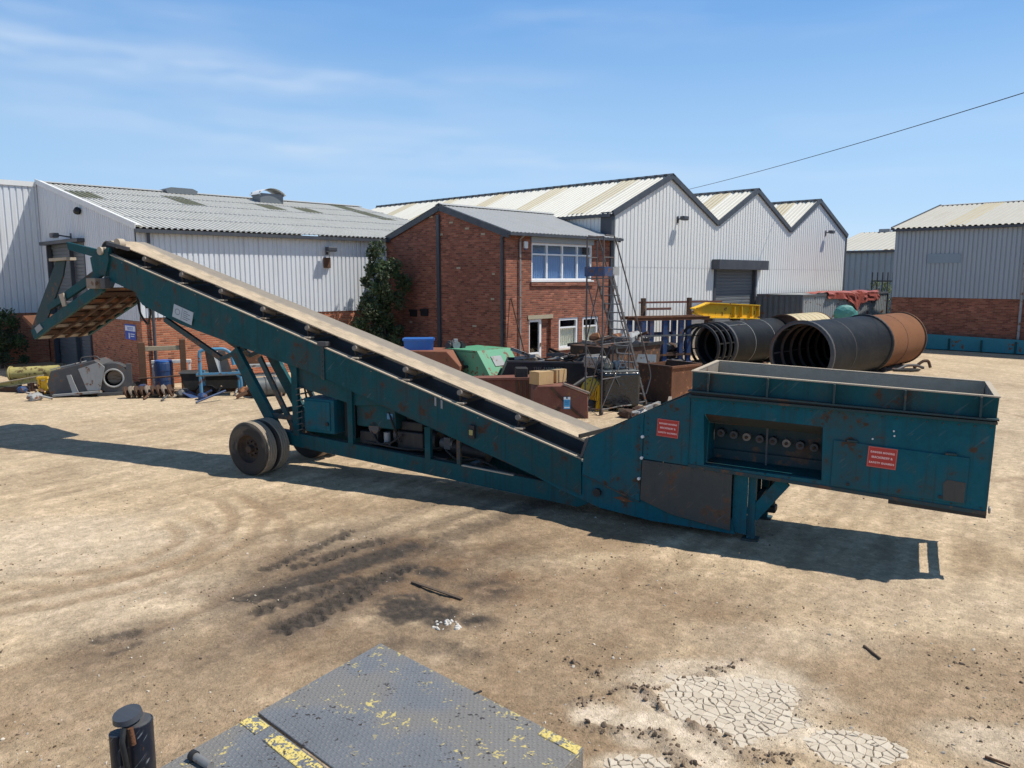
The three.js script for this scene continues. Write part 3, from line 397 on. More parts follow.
{
  const line = (a, b, step) => { const o = []; for (let v = a; v < b - 1e-6; v += step) o.push(v); return o; };
  const grow = (a, end, s0, k) => { const o = []; let s = s0, v = a; while (v < end) { v += s; s *= k; o.push(Math.min(v, end)); } return o; };
  const half = [...line(0, 5.2, 0.032), ...line(5.2, 10, 0.05), ...line(10, 18, 0.12), 18, ...grow(18, 600, 0.3, 1.25)];
  const xs = [...half.slice(1).reverse().map(v => -v), ...half];
  const zs = [...grow(-3, 300, 0.6, 1.5).map(v => v).reverse(), ...line(3.0, 9.5, 0.028).map(v => -v), ...line(9.5, 14, 0.045).map(v => -v), ...line(14, 24, 0.1).map(v => -v), -24, ...grow(24, 700, 0.25, 1.2).map(v => -v)];
  const nx = xs.length, nz = zs.length, P = new Float32Array(nx * nz * 3), Cc = new Float32Array(nx * nz * 3), U = new Float32Array(nx * nz * 2), I = new Uint32Array((nx - 1) * (nz - 1) * 6);
  for (let j = 0, k = 0; j < nz; j++) for (let i = 0; i < nx; i++, k++) {
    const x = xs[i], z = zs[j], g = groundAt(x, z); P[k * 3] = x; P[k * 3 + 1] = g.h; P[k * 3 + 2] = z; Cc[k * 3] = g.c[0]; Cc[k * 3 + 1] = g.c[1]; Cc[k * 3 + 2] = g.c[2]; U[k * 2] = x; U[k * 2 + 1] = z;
  }
  for (let j = 0, k = 0; j < nz - 1; j++) for (let i = 0; i < nx - 1; i++) { const a = j * nx + i, b = a + 1, c = a + nx, d = c + 1; I[k++] = a; I[k++] = b; I[k++] = c; I[k++] = b; I[k++] = d; I[k++] = c; }
  const g = new THREE.BufferGeometry(); g.setAttribute('position', new THREE.BufferAttribute(P, 3)); g.setAttribute('color', new THREE.BufferAttribute(Cc, 3)); g.setAttribute('uv', new THREE.BufferAttribute(U, 2)); g.setIndex(new THREE.BufferAttribute(I, 1)); g.computeVertexNormals();
  const n = g.attributes.normal; if (n.getY(5000) < 0) { for (let k = 0; k < I.length; k += 3) { const t = I[k]; I[k] = I[k + 1]; I[k + 1] = t; } g.computeVertexNormals(); }
  const N = 2048, mapT = makeTex((i, j) => {
    const gr = at(F.grain, i, j), f1 = at(F.fine, i, j), f2 = at(F.fine, (i >> 2) + 40, (j >> 2) + 90), md = at(F.mid, i >> 2, j >> 2), m2 = at(F.mid, (i >> 1) + 31, (j >> 1) + 7);
    let v = 0.70 + 0.16 * (gr - 0.5) + 0.26 * (f1 - 0.5) + 0.22 * (f2 - 0.5) + 0.08 * (md - 0.5) + 0.13 * (m2 - 0.5), w = 1;
    const crust = sst(0.56, 0.64, f2 * 0.5 + m2 * 0.5); v += 0.06 * crust; v -= 0.08 * sst(0.60, 0.68, at(F.fine, (i >> 1) + 200, (j >> 1) + 11));
    for (const [cs, sd, pr] of [[9, 3, 0.16], [22, 8, 0.10]]) {          // embedded grit and stones, lighter or darker than the dirt
      const ci = Math.floor(i / cs), cj = Math.floor(j / cs), hh = hash2(ci, cj, sd); if (hh > pr) continue;
      const dx = i / cs - ci - 0.3 - 0.4 * hash2(ci, cj, sd + 1), dy = j / cs - cj - 0.3 - 0.4 * hash2(ci, cj, sd + 2), r = 0.12 + 0.18 * hash2(ci, cj, sd + 3);
      if (dx * dx + dy * dy * 1.4 < r * r) { v = lerp(v, hash2(ci, cj, sd + 4) < 0.45 ? 0.34 + 0.1 * gr : 0.98, 0.75); w = 0.985; }
    }
    return [v, v * 0.992 * w, v * (0.965 + 0.03 * crust)];
  }, N);
  const m = new THREE.MeshStandardMaterial({ vertexColors: true, map: scaled(mapT, 5.3), roughness: 0.97, bumpMap: scaled(makeTex((i, j) => 0.5 * at(F.fine, i, j) + 0.3 * at(F.grain, i + 5, j) + 0.2 * at(F.mid, i, j), 1024, false), 2.3), bumpScale: 0.016 });
  m.color.setRGB(1.52, 1.49, 1.46);
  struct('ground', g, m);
}
// dried mud that has cracked into plates: every plate is a piece of its own
{
  const rm = rng(77), mudBase = new THREE.Group(); mudBase.name = 'dried_mud'; mudBase.userData.kind = 'structure'; scene.add(mudBase);
  const zones = MUD;
  const mats = [1, 0.94, 0.88].map((k, i) => { const m = M.mudDry.clone(); m.color.setRGB(k, k * (1 - 0.01 * i), k * (1 - 0.02 * i)); return m; });
  for (const [c, rx, rz, sp] of zones) {
    const S = []; const nx = Math.ceil(rx / sp) + 2, nz = Math.ceil(rz / sp) + 2;
    for (let j = -nz; j <= nz; j++) for (let i = -nx; i <= nx; i++) S.push([c[0] + (i + (j & 1) * 0.5 + (rm() - 0.5) * 1.15) * sp, c[1] + (j + (rm() - 0.5) * 1.15) * sp]);
    S.forEach((s, n) => {
      const e = Math.hypot((s[0] - c[0]) / rx, (s[1] - c[1]) / rz) + (vnoise(s[0] * 5, s[1] * 5, 8) - 0.5) * 0.5; if (e > 1.0) return;
      let poly = [[-1, -1], [1, -1], [1, 1], [-1, 1]].map(q => [s[0] + q[0] * sp * 1.5, s[1] + q[1] * sp * 1.5]);
      for (const o of S) {
        if (o === s || Math.hypot(o[0] - s[0], o[1] - s[1]) > sp * 3) continue;
        const mx = (o[0] + s[0]) / 2, mz = (o[1] + s[1]) / 2, nx_ = o[0] - s[0], nz_ = o[1] - s[1], out = [];
        for (let k = 0; k < poly.length; k++) { const a = poly[k], b = poly[(k + 1) % poly.length], da = (a[0] - mx) * nx_ + (a[1] - mz) * nz_, db = (b[0] - mx) * nx_ + (b[1] - mz) * nz_; if (da <= 0) out.push(a); if (da * db < 0) { const t = da / (da - db); out.push([a[0] + (b[0] - a[0]) * t, a[1] + (b[1] - a[1]) * t]); } }
        poly = out;
      }
      if (poly.length < 3) return;
      // wobble long edges so that cracks are not straight
      const pts = []; poly.forEach((a, k) => { const b = poly[(k + 1) % poly.length]; pts.push(a); const L = Math.hypot(b[0] - a[0], b[1] - a[1]); if (L > 0.03) { const mx = (a[0] + b[0]) / 2, mz = (a[1] + b[1]) / 2, w = (vnoise(mx * 30, mz * 30, 15) - 0.5) * 0.35 * Math.min(L, 0.05); pts.push([mx - (b[1] - a[1]) / L * w, mz + (b[0] - a[0]) / L * w]); } });
      const gap = 0.0014 + 0.0040 * Math.pow(vnoise(s[0] * 4, s[1] * 4, 3), 1.5), cx = pts.reduce((a, p) => a + p[0], 0) / pts.length, cz = pts.reduce((a, p) => a + p[1], 0) / pts.length;
      const rr = (p, d) => { const dx = p[0] - cx, dz = p[1] - cz, L = Math.hypot(dx, dz), k = Math.max(0.2, (L - d) / L); return [cx + dx * k, cz + dz * k]; };
      const P = [], y0 = -0.03, top = 0.001 + rm() * 0.003 - 0.010 * sst(0.75, 1.0, e), curl = 0.002 * rm(), tx = (rm() - 0.5) * 0.05, tz = (rm() - 0.5) * 0.05;
      const yv = (p, e_) => top + e_ + (p[0] - cx) * tx + (p[1] - cz) * tz, tri = (a, b, c_) => P.push(...a, ...b, ...c_);
      for (let k = 0; k < pts.length; k++) {
        const a = pts[k], b = pts[(k + 1) % pts.length], a1 = rr(a, gap + 0.006), b1 = rr(b, gap + 0.006), a2 = rr(a, gap), b2 = rr(b, gap);
        const A1 = [a1[0], yv(a1, curl), a1[1]], B1 = [b1[0], yv(b1, curl), b1[1]], A2 = [a2[0], yv(a2, -0.004), a2[1]], B2 = [b2[0], yv(b2, -0.004), b2[1]], A3 = [a2[0], y0 - 0.02, a2[1]], B3 = [b2[0], y0 - 0.02, b2[1]];
        tri([cx, yv([cx, cz], 0), cz], B1, A1); tri(A1, B1, B2); tri(A1, B2, A2); tri(A2, B2, B3); tri(A2, B3, A3);
      }
      const g = new THREE.BufferGeometry(); g.setAttribute('position', new THREE.Float32BufferAttribute(P, 3)); g.computeVertexNormals();
      part('mud_plate', boxUV(g), mats[n % 3], mudBase);
    });
  }
}
// loose stones and clods lying about: uncountable
{
  const rp = rng(5), N = 9000, geo = lump(1, 3, 1, 0.7, 1, 1), mat = std([1, 1, 1], 0.95, 0, null), im = new THREE.InstancedMesh(geo, mat, N), d = new THREE.Object3D(), col = new THREE.Color();
  let k = 0;
  const put = (x, z, s, c) => { if (k >= N) return; d.position.set(x, hgt(x, z) + s * 0.15, z); d.rotation.set(rp() * 6, rp() * 6, rp() * 6); d.scale.set(s * (0.7 + rp() * 0.7), s * (0.6 + rp() * 0.5), s * (0.7 + rp() * 0.7)); d.updateMatrix(); im.setMatrixAt(k, d.matrix); col.setRGB(...c); im.setColorAt(k, col); k++; };
  const tone = () => { const t = rp(), b = 0.7 + 0.6 * rp(); return t < 0.55 ? [0.30 * b, 0.215 * b, 0.135 * b] : t < 0.8 ? [0.13 * b, 0.092 * b, 0.06 * b] : [0.5 * b, 0.44 * b, 0.36 * b]; };
  for (let i = 0; i < 12000; i++) { const p = g2d(rp() * 1100 - 40, 430 + 345 * Math.pow(rp(), 0.8)); if (fbm(p[0] * 0.9, p[1] * 0.9, 40, 3) < 0.36 + rp() * 0.25) continue; put(p[0], p[1], 0.003 + 0.011 * Math.pow(rp(), 4), tone()); }
  for (let i = 0; i < 160; i++) { const p = g2d(985 + (rp() - 0.5) * 90, 690 + (rp() - 0.5) * 80); put(p[0], p[1], 0.004 + 0.018 * Math.pow(rp(), 4), tone()); }
  for (let i = 0; i < 130; i++) { const p = g2d(640 + (rp() - 0.5) * 260, 545 + rp() * 50); put(p[0], p[1], 0.004 + 0.012 * Math.pow(rp(), 3), tone()); }
  for (const s of [...TRACKS.filter(t => t.tread), ...RIDGES]) for (let i = 0; i < (s.tread ? 16 : 34); i++) { const u = rp(), v = (rp() - 0.5) * s.w * 2.2, ax = s.b[0] - s.a[0], az = s.b[1] - s.a[1], L = Math.hypot(ax, az); put(s.a[0] + ax * u - az / L * v, s.a[1] + az * u + ax / L * v, 0.006 + 0.016 * Math.pow(rp(), 2), s.tread ? mul3([0.06, 0.048, 0.038], 0.6 + rp()) : mul3([0.19, 0.135, 0.09], 0.6 + 0.7 * rp())); }
  for (let i = 0; i < 22; i++) { const p = g2d(446 + (rp() - 0.5) * 26, 626 + (rp() - 0.5) * 8); put(p[0], p[1], 0.012 + 0.016 * rp(), [0.62, 0.58, 0.52]); }
  im.count = k; im.name = 'loose_stones'; im.userData = { kind: 'stuff', label: 'small stones and clods scattered over the dirt yard', category: 'stones' }; shadowed(im); scene.add(im);
}

// ---------------------------------------------------------------- buildings
function onS(x, y, s) { const r = ray(x, y), k = s / (r[0] * D1[0] + r[2] * D1[1]); return [k * (r[0] * D2[0] + r[2] * D2[1]), CAMH + k * r[1]]; }   // wall plane s -> [t, h]
const faceLeft = (g, z0) => basis(g, [0, 0, z0], [0, 0, 1], [0, 1, 0]);     // x of the shape runs along +z, faces -x
function slope(len, x0, zE, hE, zR, hR, pitch, depth = 0.035, prof) {       // roof slope in local x, rising from z=zE to z=zR
  const L = Math.hypot(zR - zE, hR - hE), front = zR < zE;
  return front ? basis(corr(len, 0, L, pitch, depth, prof), [x0, hE, zE], [1, 0, 0], [0, hR - hE, zR - zE]) : basis(corr(len, 0, L, pitch, depth, prof), [x0 + len, hE, zE], [-1, 0, 0], [0, hR - hE, zR - zE]);
}
const ROOFP = [[0, 1], [0.42, 1], [0.56, 0], [0.86, 0]];
function floodlight(parent, pos, out = 0.5, turn = 0) {
  const f = part('floodlight', [bar([0, -0.05, 0], [0, 0.02, out], 0.05, 0.05), rb(-0.20, 0.20, -0.08, 0.09, out - 0.04, out + 0.20, 0.03), bx(-0.06, 0.06, -0.2, 0.1, 0, 0.03)], M.trimDark, parent);
  part('lens', bx(-0.17, 0.17, -0.10, -0.082, out, out + 0.17), M.casingLight, f);
  f.position.set(...pos); f.rotation.y = turn; return f;
}
// office
{
  const o = thing('brick_office', 'two storey red brick office with grey pitched roof and white framed windows', 'building', yard(19.42, 19.45), YROT);
  const W = 6.12, Dp = 7.05, E = 5.17, RZ = -3.53, RH = 6.32;
  const U = [1.32, 4.85, 3.47, 4.84], DR = [1.2, 2.41, 0, 2.05], A = [2.87, 4.03, 0.85, 2.04], B = [4.29, 5.30, 0.85, 2.03];
  const rect = r => [[r[0], r[2]], [r[1], r[2]], [r[1], r[3]], [r[0], r[3]]];
  part('front_wall', prism([[0, 0], [DR[0], 0], [DR[0], DR[3]], [DR[1], DR[3]], [DR[1], 0], [W, 0], [W, E], [0, E]], -0.25, 0, 0, [rect(U), rect(A), rect(B)]), M.brick, o);
  const gp = [[0, 0], [Dp - 0.25, 0], [Dp - 0.25, E + 0.08], [Dp - 3.53, RH - 0.05], [0, E]];
  part('gable_wall', faceLeft(prism(gp, -0.25, 0), -Dp), M.brick, o);
  part('rear_wall', [bx(0.25, W - 0.25, 0, E, -Dp, -Dp + 0.25), bx(W - 0.25, W, 0, E, -Dp, -0.25), basis(prism([[0, E], [Dp, E], [Dp - 3.53, RH - 0.05]], 0, 0.2), [W - 0.05, 0, -Dp], [0, 0, 1], [0, 1, 0])], M.brick, o);
  part('floor', [bx(0.25, W - 0.25, 0.02, 0.1, -Dp + 0.25, -0.25), bx(0.25, W - 0.25, 2.6, 2.8, -Dp + 0.25, -0.25)], M.room, o);
  const roof = part('roof', [slope(W + 0.42, -0.12, 0.24, E - 0.02, RZ, RH, 0.2, 0.03, ROOFP), slope(W + 0.42, -0.12, -Dp - 0.1, E + 0.02, RZ, RH, 0.2, 0.03, ROOFP)], M.roofGrey, o);
  part('ridge_cap', [bar([-0.1, RH + 0.035, RZ + 0.1], [W + 0.3, RH + 0.035, RZ + 0.1], 0.26, 0.015, [0, 1, 0.3]), bar([-0.1, RH + 0.035, RZ - 0.1], [W + 0.3, RH + 0.035, RZ - 0.1], 0.26, 0.015, [0, 1, -0.3])], M.roofGrey, roof);
  part('barge_board', [bar([-0.07, E - 0.10, 0.24], [-0.07, RH - 0.09, RZ], 0.07, 0.24), bar([-0.07, RH - 0.09, RZ], [-0.07, E - 0.08, -Dp - 0.1], 0.07, 0.24)], M.trimDark, roof);
  part('barge_board', [bar([W + 0.27, E - 0.09, 0.24], [W + 0.27, RH - 0.09, RZ], 0.05, 0.18)], M.trimDark, roof);
  part('gutter', [bar([-0.12, E - 0.07, 0.30], [W + 0.3, E - 0.07, 0.30], 0.12, 0.10), bar([0, E - 0.10, 0.12], [W + 0.25, E - 0.10, 0.12], 0.22, 0.03)], M.trimDark, roof);
  // windows
  function win(r, cols, tr, frameMat, blindMat, sillMat, bh = 0.07) {
    const [x0, x1, y0, y1] = r, w = part('window', [bx(x0, x1, y0, y0 + bh, -0.12, -0.03), bx(x0, x1, y1 - bh, y1, -0.12, -0.03), bx(x0, x0 + bh, y0 + bh, y1 - bh, -0.12, -0.03), bx(x1 - bh, x1, y0 + bh, y1 - bh, -0.12, -0.03)], frameMat, o);
    const cw = (x1 - x0) / cols, ty = y0 + (y1 - y0) * tr;
    for (let c = 1; c < cols; c++) part('mullion', bx(x0 + c * cw - 0.035, x0 + c * cw + 0.035, y0 + bh, y1 - bh, -0.115, -0.035), frameMat, w);
    for (let c = 0; c < cols; c++) {
      const a = x0 + c * cw + (c ? 0.036 : bh + 0.001), b = x0 + (c + 1) * cw - (c === cols - 1 ? bh + 0.001 : 0.036);
      part('transom', bx(a, b, ty - 0.03, ty + 0.03, -0.11, -0.04), frameMat, w);
      part('pane', bx(a, b, y0 + bh, ty - 0.03, -0.078, -0.072), M.glass, w); part('pane', bx(a, b, ty + 0.03, y1 - bh, -0.078, -0.072), M.glass, w);
    }
    part('blind', corr(x1 - x0 - 0.1, y0 + 0.02, ty - 0.02, 0.12, 0.05, [[0, 1], [0.4, 0.2], [0.6, 0]]).translate(x0 + 0.05, 0, -0.17), blindMat, w);
    if (cols > 2) { part('roller_shade', bx(x0 + 0.05, x1 - 0.05, ty + 0.02, y1 - 0.02, -0.5, -0.48), M.blind, w); }
    part('sill', bx(x0 - 0.06, x1 + 0.06, y0 - 0.05, y0 - 0.002, -0.14, 0.06), sillMat, w); return w;
  }
  const uw = win(U, 4, 0.70, M.upvc, M.blind, M.upvc, 0.08);
  part('sill', bx(U[0] - 0.05, U[1] + 0.05, 3.27, 3.40, 0.002, 0.06), M.brick, uw);
  part('head_panel', bx(U[0] - 0.05, U[1] + 0.05, 4.845, 5.06, 0.003, 0.05), M.cladGrey, uw);
  win(A, 1, 0.68, M.upvc, M.blindPale, M.cream, 0.1); win(B, 1, 0.68, M.upvc, M.blindPale, M.cream, 0.1);
  const d = part('door', [bx(1.2, 1.30, 0.1, 2.04, -0.14, -0.06), bx(1.83, 1.93, 0.1, 2.04, -0.14, -0.06), bx(1.30, 1.83, 1.94, 2.04, -0.14, -0.06), bx(1.30, 1.83, 0.1, 0.80, -0.13, -0.07)], M.upvc, o);
  part('pane', bx(1.30, 1.83, 0.80, 1.94, -0.105, -0.099), M.glass, d); part('handle', rb(1.86, 1.90, 1.0, 1.15, -0.06, -0.02, 0.01), M.steel, d);
  part('lintel', bx(1.12, 2.5, 2.055, 2.20, 0.003, 0.03), M.stone, o);
  part('door_recess', bx(1.94, 2.40, 0, 2.04, -0.24, -0.12), M.brick, o);
  part('door_step', bx(1.1, 2.5, 0, 0.15, 0.01, 0.4), M.concrete, o);
  const al = part('alarm_box', rb(0.86, 1.06, 4.62, 4.88, 0.002, 0.09, 0.03), M.white, o); part('strobe', rb(0.92, 1.0, 4.58, 4.615, 0.02, 0.08, 0.01), M.blue, al);
  part('drainpipe', [cyl([0.66, 0.05, 0.06], [0.66, 4.95, 0.06], 0.035), cyl([0.66, 4.95, 0.06], [0.66, 5.08, 0.28], 0.035)], M.casingLight, o);
  part('drainpipe', [cyl([-0.07, 0.05, -0.14], [-0.07, 5.0, -0.14], 0.05), cyl([-0.07, 5.0, -0.14], [-0.07, 5.1, 0.2], 0.05)], M.trimDark, o);
  part('drainpipe', [bx(-0.09, -0.002, 0.05, 5.95, -3.72, -3.56)], M.trimDark, o);
  for (const [x, y, w] of [[451, 222.5, 1], [467, 228.5, 1], [483, 234, 1], [458.5, 268, 1], [493.5, 274, 0.6], [492.5, 299, 0.8], [474.5, 326, 1], [441.5, 234.5, 0.6], [431, 217, 0.9], [411, 322, 0.8]]) { const [t, h] = onS(x, y, 19.42); part('brick', rb(-0.006, 0.05, h - 0.036, h + 0.036, -(t - 19.45) - 0.11 * w, -(t - 19.45) + 0.11 * w, 0.003), M.stone, o); }
  for (const [x, y] of [[414, 313], [425, 312.5]]) { const [t, h] = onS(x, y, 19.42); part('vent', [bx(-0.05, -0.002, h - 0.14, h + 0.14, -(t - 19.45) - 0.22, -(t - 19.45) + 0.22), bx(-0.08, -0.05, h + 0.05, h + 0.14, -(t - 19.45) - 0.24, -(t - 19.45) + 0.24)], M.dark, o); }
  // rod leaning on the wall beside the door
  solo('steel_rod', 'thin rusty rod leaning on the brick office wall beside the door', 'rod', cyl([0.5, 0.0, 0.75], [0.22, 2.85, 0.03], 0.022), M.rustDark, yard(19.42, 19.45), YROT);
}
// triple gabled shed
{
  const o = thing('triple_gable_shed', 'white corrugated shed with three gables, dark trim and a roller door', 'building', yard(25.46, 19.45), YROT);
  const X = [0, 8.31, 16.15, 24.06], PK = [4.22, 12.16, 19.76], HE = 6.17, HP = 8.03, Dp = 21.8;
  const top = x => { for (let k = 0; k < 3; k++) if (x <= X[k + 1] + 1e-6) return x < PK[k] ? lerp(HE, HP, (x - X[k]) / (PK[k] - X[k])) : lerp(HP, HE, (x - PK[k]) / (X[k + 1] - PK[k])); return HE; };
  const P = 0.262, d0 = 8.2, d1 = 12.4;
  part('front_wall', [corr(d0, 0, top, P, 0.026), corr(d1 - d0, 4.0, x => top(x + d0), P, 0.026).translate(d0, 0, 0), corr(X[3] - d1, 0, x => top(x + d1), P, 0.026).translate(d1, 0, 0)], M.cladShed, o);
  part('inner_wall', [bx(0, d0, 0, HE - 0.1, -0.12, -0.02), bx(d1, X[3], 0, HE - 0.1, -0.12, -0.02), bx(d0, d1, 4.0, HE - 0.1, -0.12, -0.02), bx(0.02, X[3], 0, HE - 0.1, -Dp, -Dp + 0.1), bx(X[3] - 0.1, X[3], 0, HE - 0.1, -Dp + 0.1, -0.12)], M.room, o);
  part('side_wall', [faceLeft(corr(Dp, 0, HE - 0.02, 0.2), -Dp), bx(0.01, 0.08, 0, HE - 0.1, -Dp + 0.1, -0.12)], M.cladShed, o);
  part('corner_trim', [bx(-0.045, 0.16, 0, HE + 0.05, 0.036, 0.062), bx(-0.06, -0.036, 0, HE + 0.05, -0.5, 0.062)], M.trimDark, o);
  part('corner_trim', bx(X[3] - 0.1, X[3] + 0.06, 0, HE, 0.036, 0.062), M.trimDark, o);
  part('sheet_lap', corr(d0, 4.02, 4.08, P, 0.026).translate(0, 0, 0.007), M.cladShed, o); part('sheet_lap', corr(X[3] - d1, 4.02, 4.08, P, 0.026).translate(d1, 0, 0.007), M.cladShed, o);
  const sh = part('roller_door', [basis(corr(4.0, 0, 4.2, 0.16, 0.02), [d0, 4.0, -0.12], [0, -1, 0], [1, 0, 0])], M.shutter, o);
  part('guide_rail', bx(d0 - 0.05, d0 + 0.12, 0, 3.98, -0.1, 0.08), M.trimDark, sh); part('guide_rail', bx(d1 - 0.12, d1 + 0.05, 0, 3.98, -0.1, 0.08), M.trimDark, sh);
  part('shutter_hood', rb(7.9, 12.97, 3.96, 4.44, 0.04, 0.46, 0.02), M.trimDark, sh);
  for (let k = 0; k < 3; k++) {
    const hw = PK[k] - X[k], hw2 = X[k + 1] - PK[k], dh = HP - HE, L = Math.hypot(hw, dh), L2 = Math.hypot(hw2, dh), ov = k === 0 ? 0.12 : 0;
    const r = part('roof', [basis(corr(Dp + 0.1, -ov, L, 0.25, 0.035, ROOFP), [X[k], HE, -Dp], [0, 0, 1], [hw, dh, 0]), basis(corr(Dp + 0.1, k === 2 ? -0.12 : 0, L2, 0.25, 0.035, ROOFP), [X[k + 1], HE, 0.1], [0, 0, -1], [-hw2, dh, 0])], M.roofCream, o);
    const strips = k === 0 ? [-2.4, -6.6, -10.6, -14.6, -18.4] : [-2.2, -5.6, -9.5];
    for (const z of strips) part('rooflight', basis(corr(1.0, 0.1, L - 0.2, 0.25, 0.035, ROOFP).translate(0, 0, 0.012), [X[k], HE, z], [0, 0, 1], [hw, dh, 0]), M.roofOchre, r);
    part('verge_trim', [bar([X[k], HE - 0.03, 0.09], [PK[k], HP - 0.03, 0.09], 0.10, 0.23), bar([PK[k], HP - 0.03, 0.091], [X[k + 1], HE - 0.03, 0.091], 0.10, 0.23)], M.trimDark, r);
    part('ridge_cap', [bar([PK[k] - 0.09, HP + 0.03, -Dp], [PK[k] - 0.09, HP + 0.03, 0.16], 0.24, 0.02, [-0.42, 1, 0]), bar([PK[k] + 0.09, HP + 0.03, -Dp], [PK[k] + 0.09, HP + 0.03, 0.16], 0.24, 0.02, [0.42, 1, 0])], M.trimDark, r);
    const nb = []; for (let z = -Dp + 0.1; z < 0.1; z += 0.5) nb.push(bx(PK[k] - 0.25, PK[k] - 0.02, HP - 0.01, HP + 0.055, z, z + 0.16)); part('ridge_closer', nb, M.trimDark, r);
    if (k < 2) part('valley_gutter', bar([X[k + 1], HE - 0.02, -Dp], [X[k + 1], HE - 0.02, 0.05], 0.3, 0.03), M.trimDark, r);
  }
  part('gutter', bx(-0.22, -0.08, HE - 0.16, HE - 0.04, -Dp, 0.03), M.trimDark, o);
  floodlight(o, [4.83, 6.2, 0.03], 0.28); floodlight(o, [20.9, 6.25, 0.03], 0.28);
}
// long white warehouse on the left
const WH = { s: 9.47, t: 26.5, rz: -10.57, e: 5.2, rh: 7.47 };
{
  const o = thing('white_warehouse', 'long white corrugated warehouse on a brick base with weathered fibre roof', 'building', yard(WH.s, WH.t), YROT);
  const L = 15.9, E = WH.e, RZ = WH.rz, RH = WH.rh, BZ = 2 * RZ, BT = 2.29;
  part('brick_base', [bx(0.0, L, 0, BT, -0.25, 0)], M.brickOrange, o);
  part('front_cladding', [corr(L, BT - 0.03, E - 0.05, 0.185, 0.035).translate(0, 0, 0.012), bx(0.02, L, BT, E - 0.1, -0.15, -0.01)], M.clad, o);
  const gt = x => { const z = BZ + x; return z > RZ ? lerp(RH, E, (z - RZ) / -RZ) : lerp(E, RH, x / -RZ); };
  const dz0 = 11.3, dz1 = 16.1;                        // door in the gable, measured from the rear corner
  part('gable_cladding', [faceLeft(corr(dz0, 2.15, gt, 0.2, 0.035), BZ), faceLeft(corr(dz1 - dz0, 4.9, x => gt(x + dz0), 0.2, 0.035).translate(dz0, 0, 0), BZ), faceLeft(corr(-BZ - dz1, 2.15, x => gt(x + dz1), 0.2, 0.035).translate(dz1, 0, 0), BZ)], M.clad, o);
  part('brick_base', bx(0.0, 0.25, 0, 2.13, BZ, BZ + dz0), M.brickOrange, o); part('brick_base', bx(0.0, 0.25, 0, 2.13, BZ + dz1, -0.25), M.brickOrange, o);
  part('inner_wall', [bx(0.04, 0.15, 2.13, E - 0.1, BZ, BZ + dz0), bx(0.04, 0.15, 2.13, E - 0.1, BZ + dz1, -0.15), bx(0.25, L, 0, E - 0.1, BZ, BZ + 0.2), bx(L - 0.2, L, 0, E - 0.1, BZ + 0.2, -0.25)], M.room, o);
  const dr = part('roller_door', faceLeft(basis(corr(4.9, 0, dz1 - dz0, 0.14, 0.02), [dz0, 4.9, -0.16], [0, -1, 0], [1, 0, 0]), BZ), M.shutter, o);
  part('shutter_hood', rb(-0.30, -0.03, 4.88, 5.02, BZ + dz0, BZ + dz1 + 0.1, 0.02), M.trimDark, dr);
  part('guide_rail', bx(-0.06, 0.1, 0, 4.86, BZ + dz0, BZ + dz0 + 0.12), M.trimDark, dr); part('guide_rail', bx(-0.06, 0.1, 0, 4.86, BZ + dz1 - 0.12, BZ + dz1), M.trimDark, dr);
  part('door_post', bx(-0.05, 0.1, 0, 4.86, BZ + 14.2, BZ + 14.32), M.trimDark, dr);
  const nr = Math.hypot(RZ, RH - E), rf = part('roof', [slope(L + 0.04, -0.04, 0.22, E - 0.03, RZ, RH, 0.2, 0.045, ROOFP), slope(L + 0.04, -0.04, BZ - 0.2, E - 0.03, RZ, RH, 0.2, 0.045, ROOFP)], M.roofOld, o);
  const ey = [0, RH - E, RZ], el = Math.hypot(RZ, RH - E), rn = V([0, -RZ, RH - E]).normalize();
  const roofPt = (x, y) => {                              // pixel to a point on the front slope, in local x and distance up the slope
    const r = V(ray(x, y)), O = V([0, CAMH, 0]).sub(V(yard(WH.s, WH.t))); const c = Math.cos(-YROT), s = Math.sin(-YROT), rot = v => new THREE.Vector3(v.x * c + v.z * s, v.y, -v.x * s + v.z * c);
    const lo = rot(O), ld = rot(r), n = rn, k = V([0, E, 0]).sub(lo).dot(n) / ld.dot(n), q = lo.add(ld.multiplyScalar(k)); return [q.x, V([0, q.y - E, q.z]).dot(V(ey)) / el];
  };
  for (let k = 1; k < 5; k++) { const u = el * k / 5; part('sheet_lap', basis(corr(L + 0.04, u, u + 0.10, 0.2, 0.045, ROOFP).translate(0, 0, 0.009), [-0.04, E - 0.03, 0.22], [1, 0, 0], ey), M.roofGrey, rf); }
  for (const [xa, ya, xb, yb] of [[63, 191, 104, 200], [168, 197, 206, 207], [158, 210, 204, 220], [255, 204.5, 288, 211.5], [289, 208, 326, 214.5], [336, 206, 406, 225], [258, 216.5, 295, 223.5], [337, 221.5, 372, 228.5]]) {
    const a = roofPt(xa, ya), b = roofPt(xb, yb), u0 = Math.min(a[1], b[1]), u1 = Math.max(a[1], b[1]), x0 = Math.round(((a[0] + b[0]) / 2 - 0.5 + 0.04) / 0.2) * 0.2 - 0.04;
    part('rooflight', basis(corr(1.0, Math.max(0.2, u0), Math.min(el - 0.2, u1), 0.2, 0.045, ROOFP).translate(0, 0, 0.008), [x0, E, 0], [1, 0, 0], ey), M.roofLight, rf);
  }
  part('verge_trim', bar([-0.065, E + 0.02, 0.2], [-0.065, RH + 0.06, RZ], 0.04, 0.20), M.white, rf); part('verge_trim', bar([0.04, E + 0.065, 0.2], [0.04, RH + 0.105, RZ], 0.24, 0.02), M.white, rf);
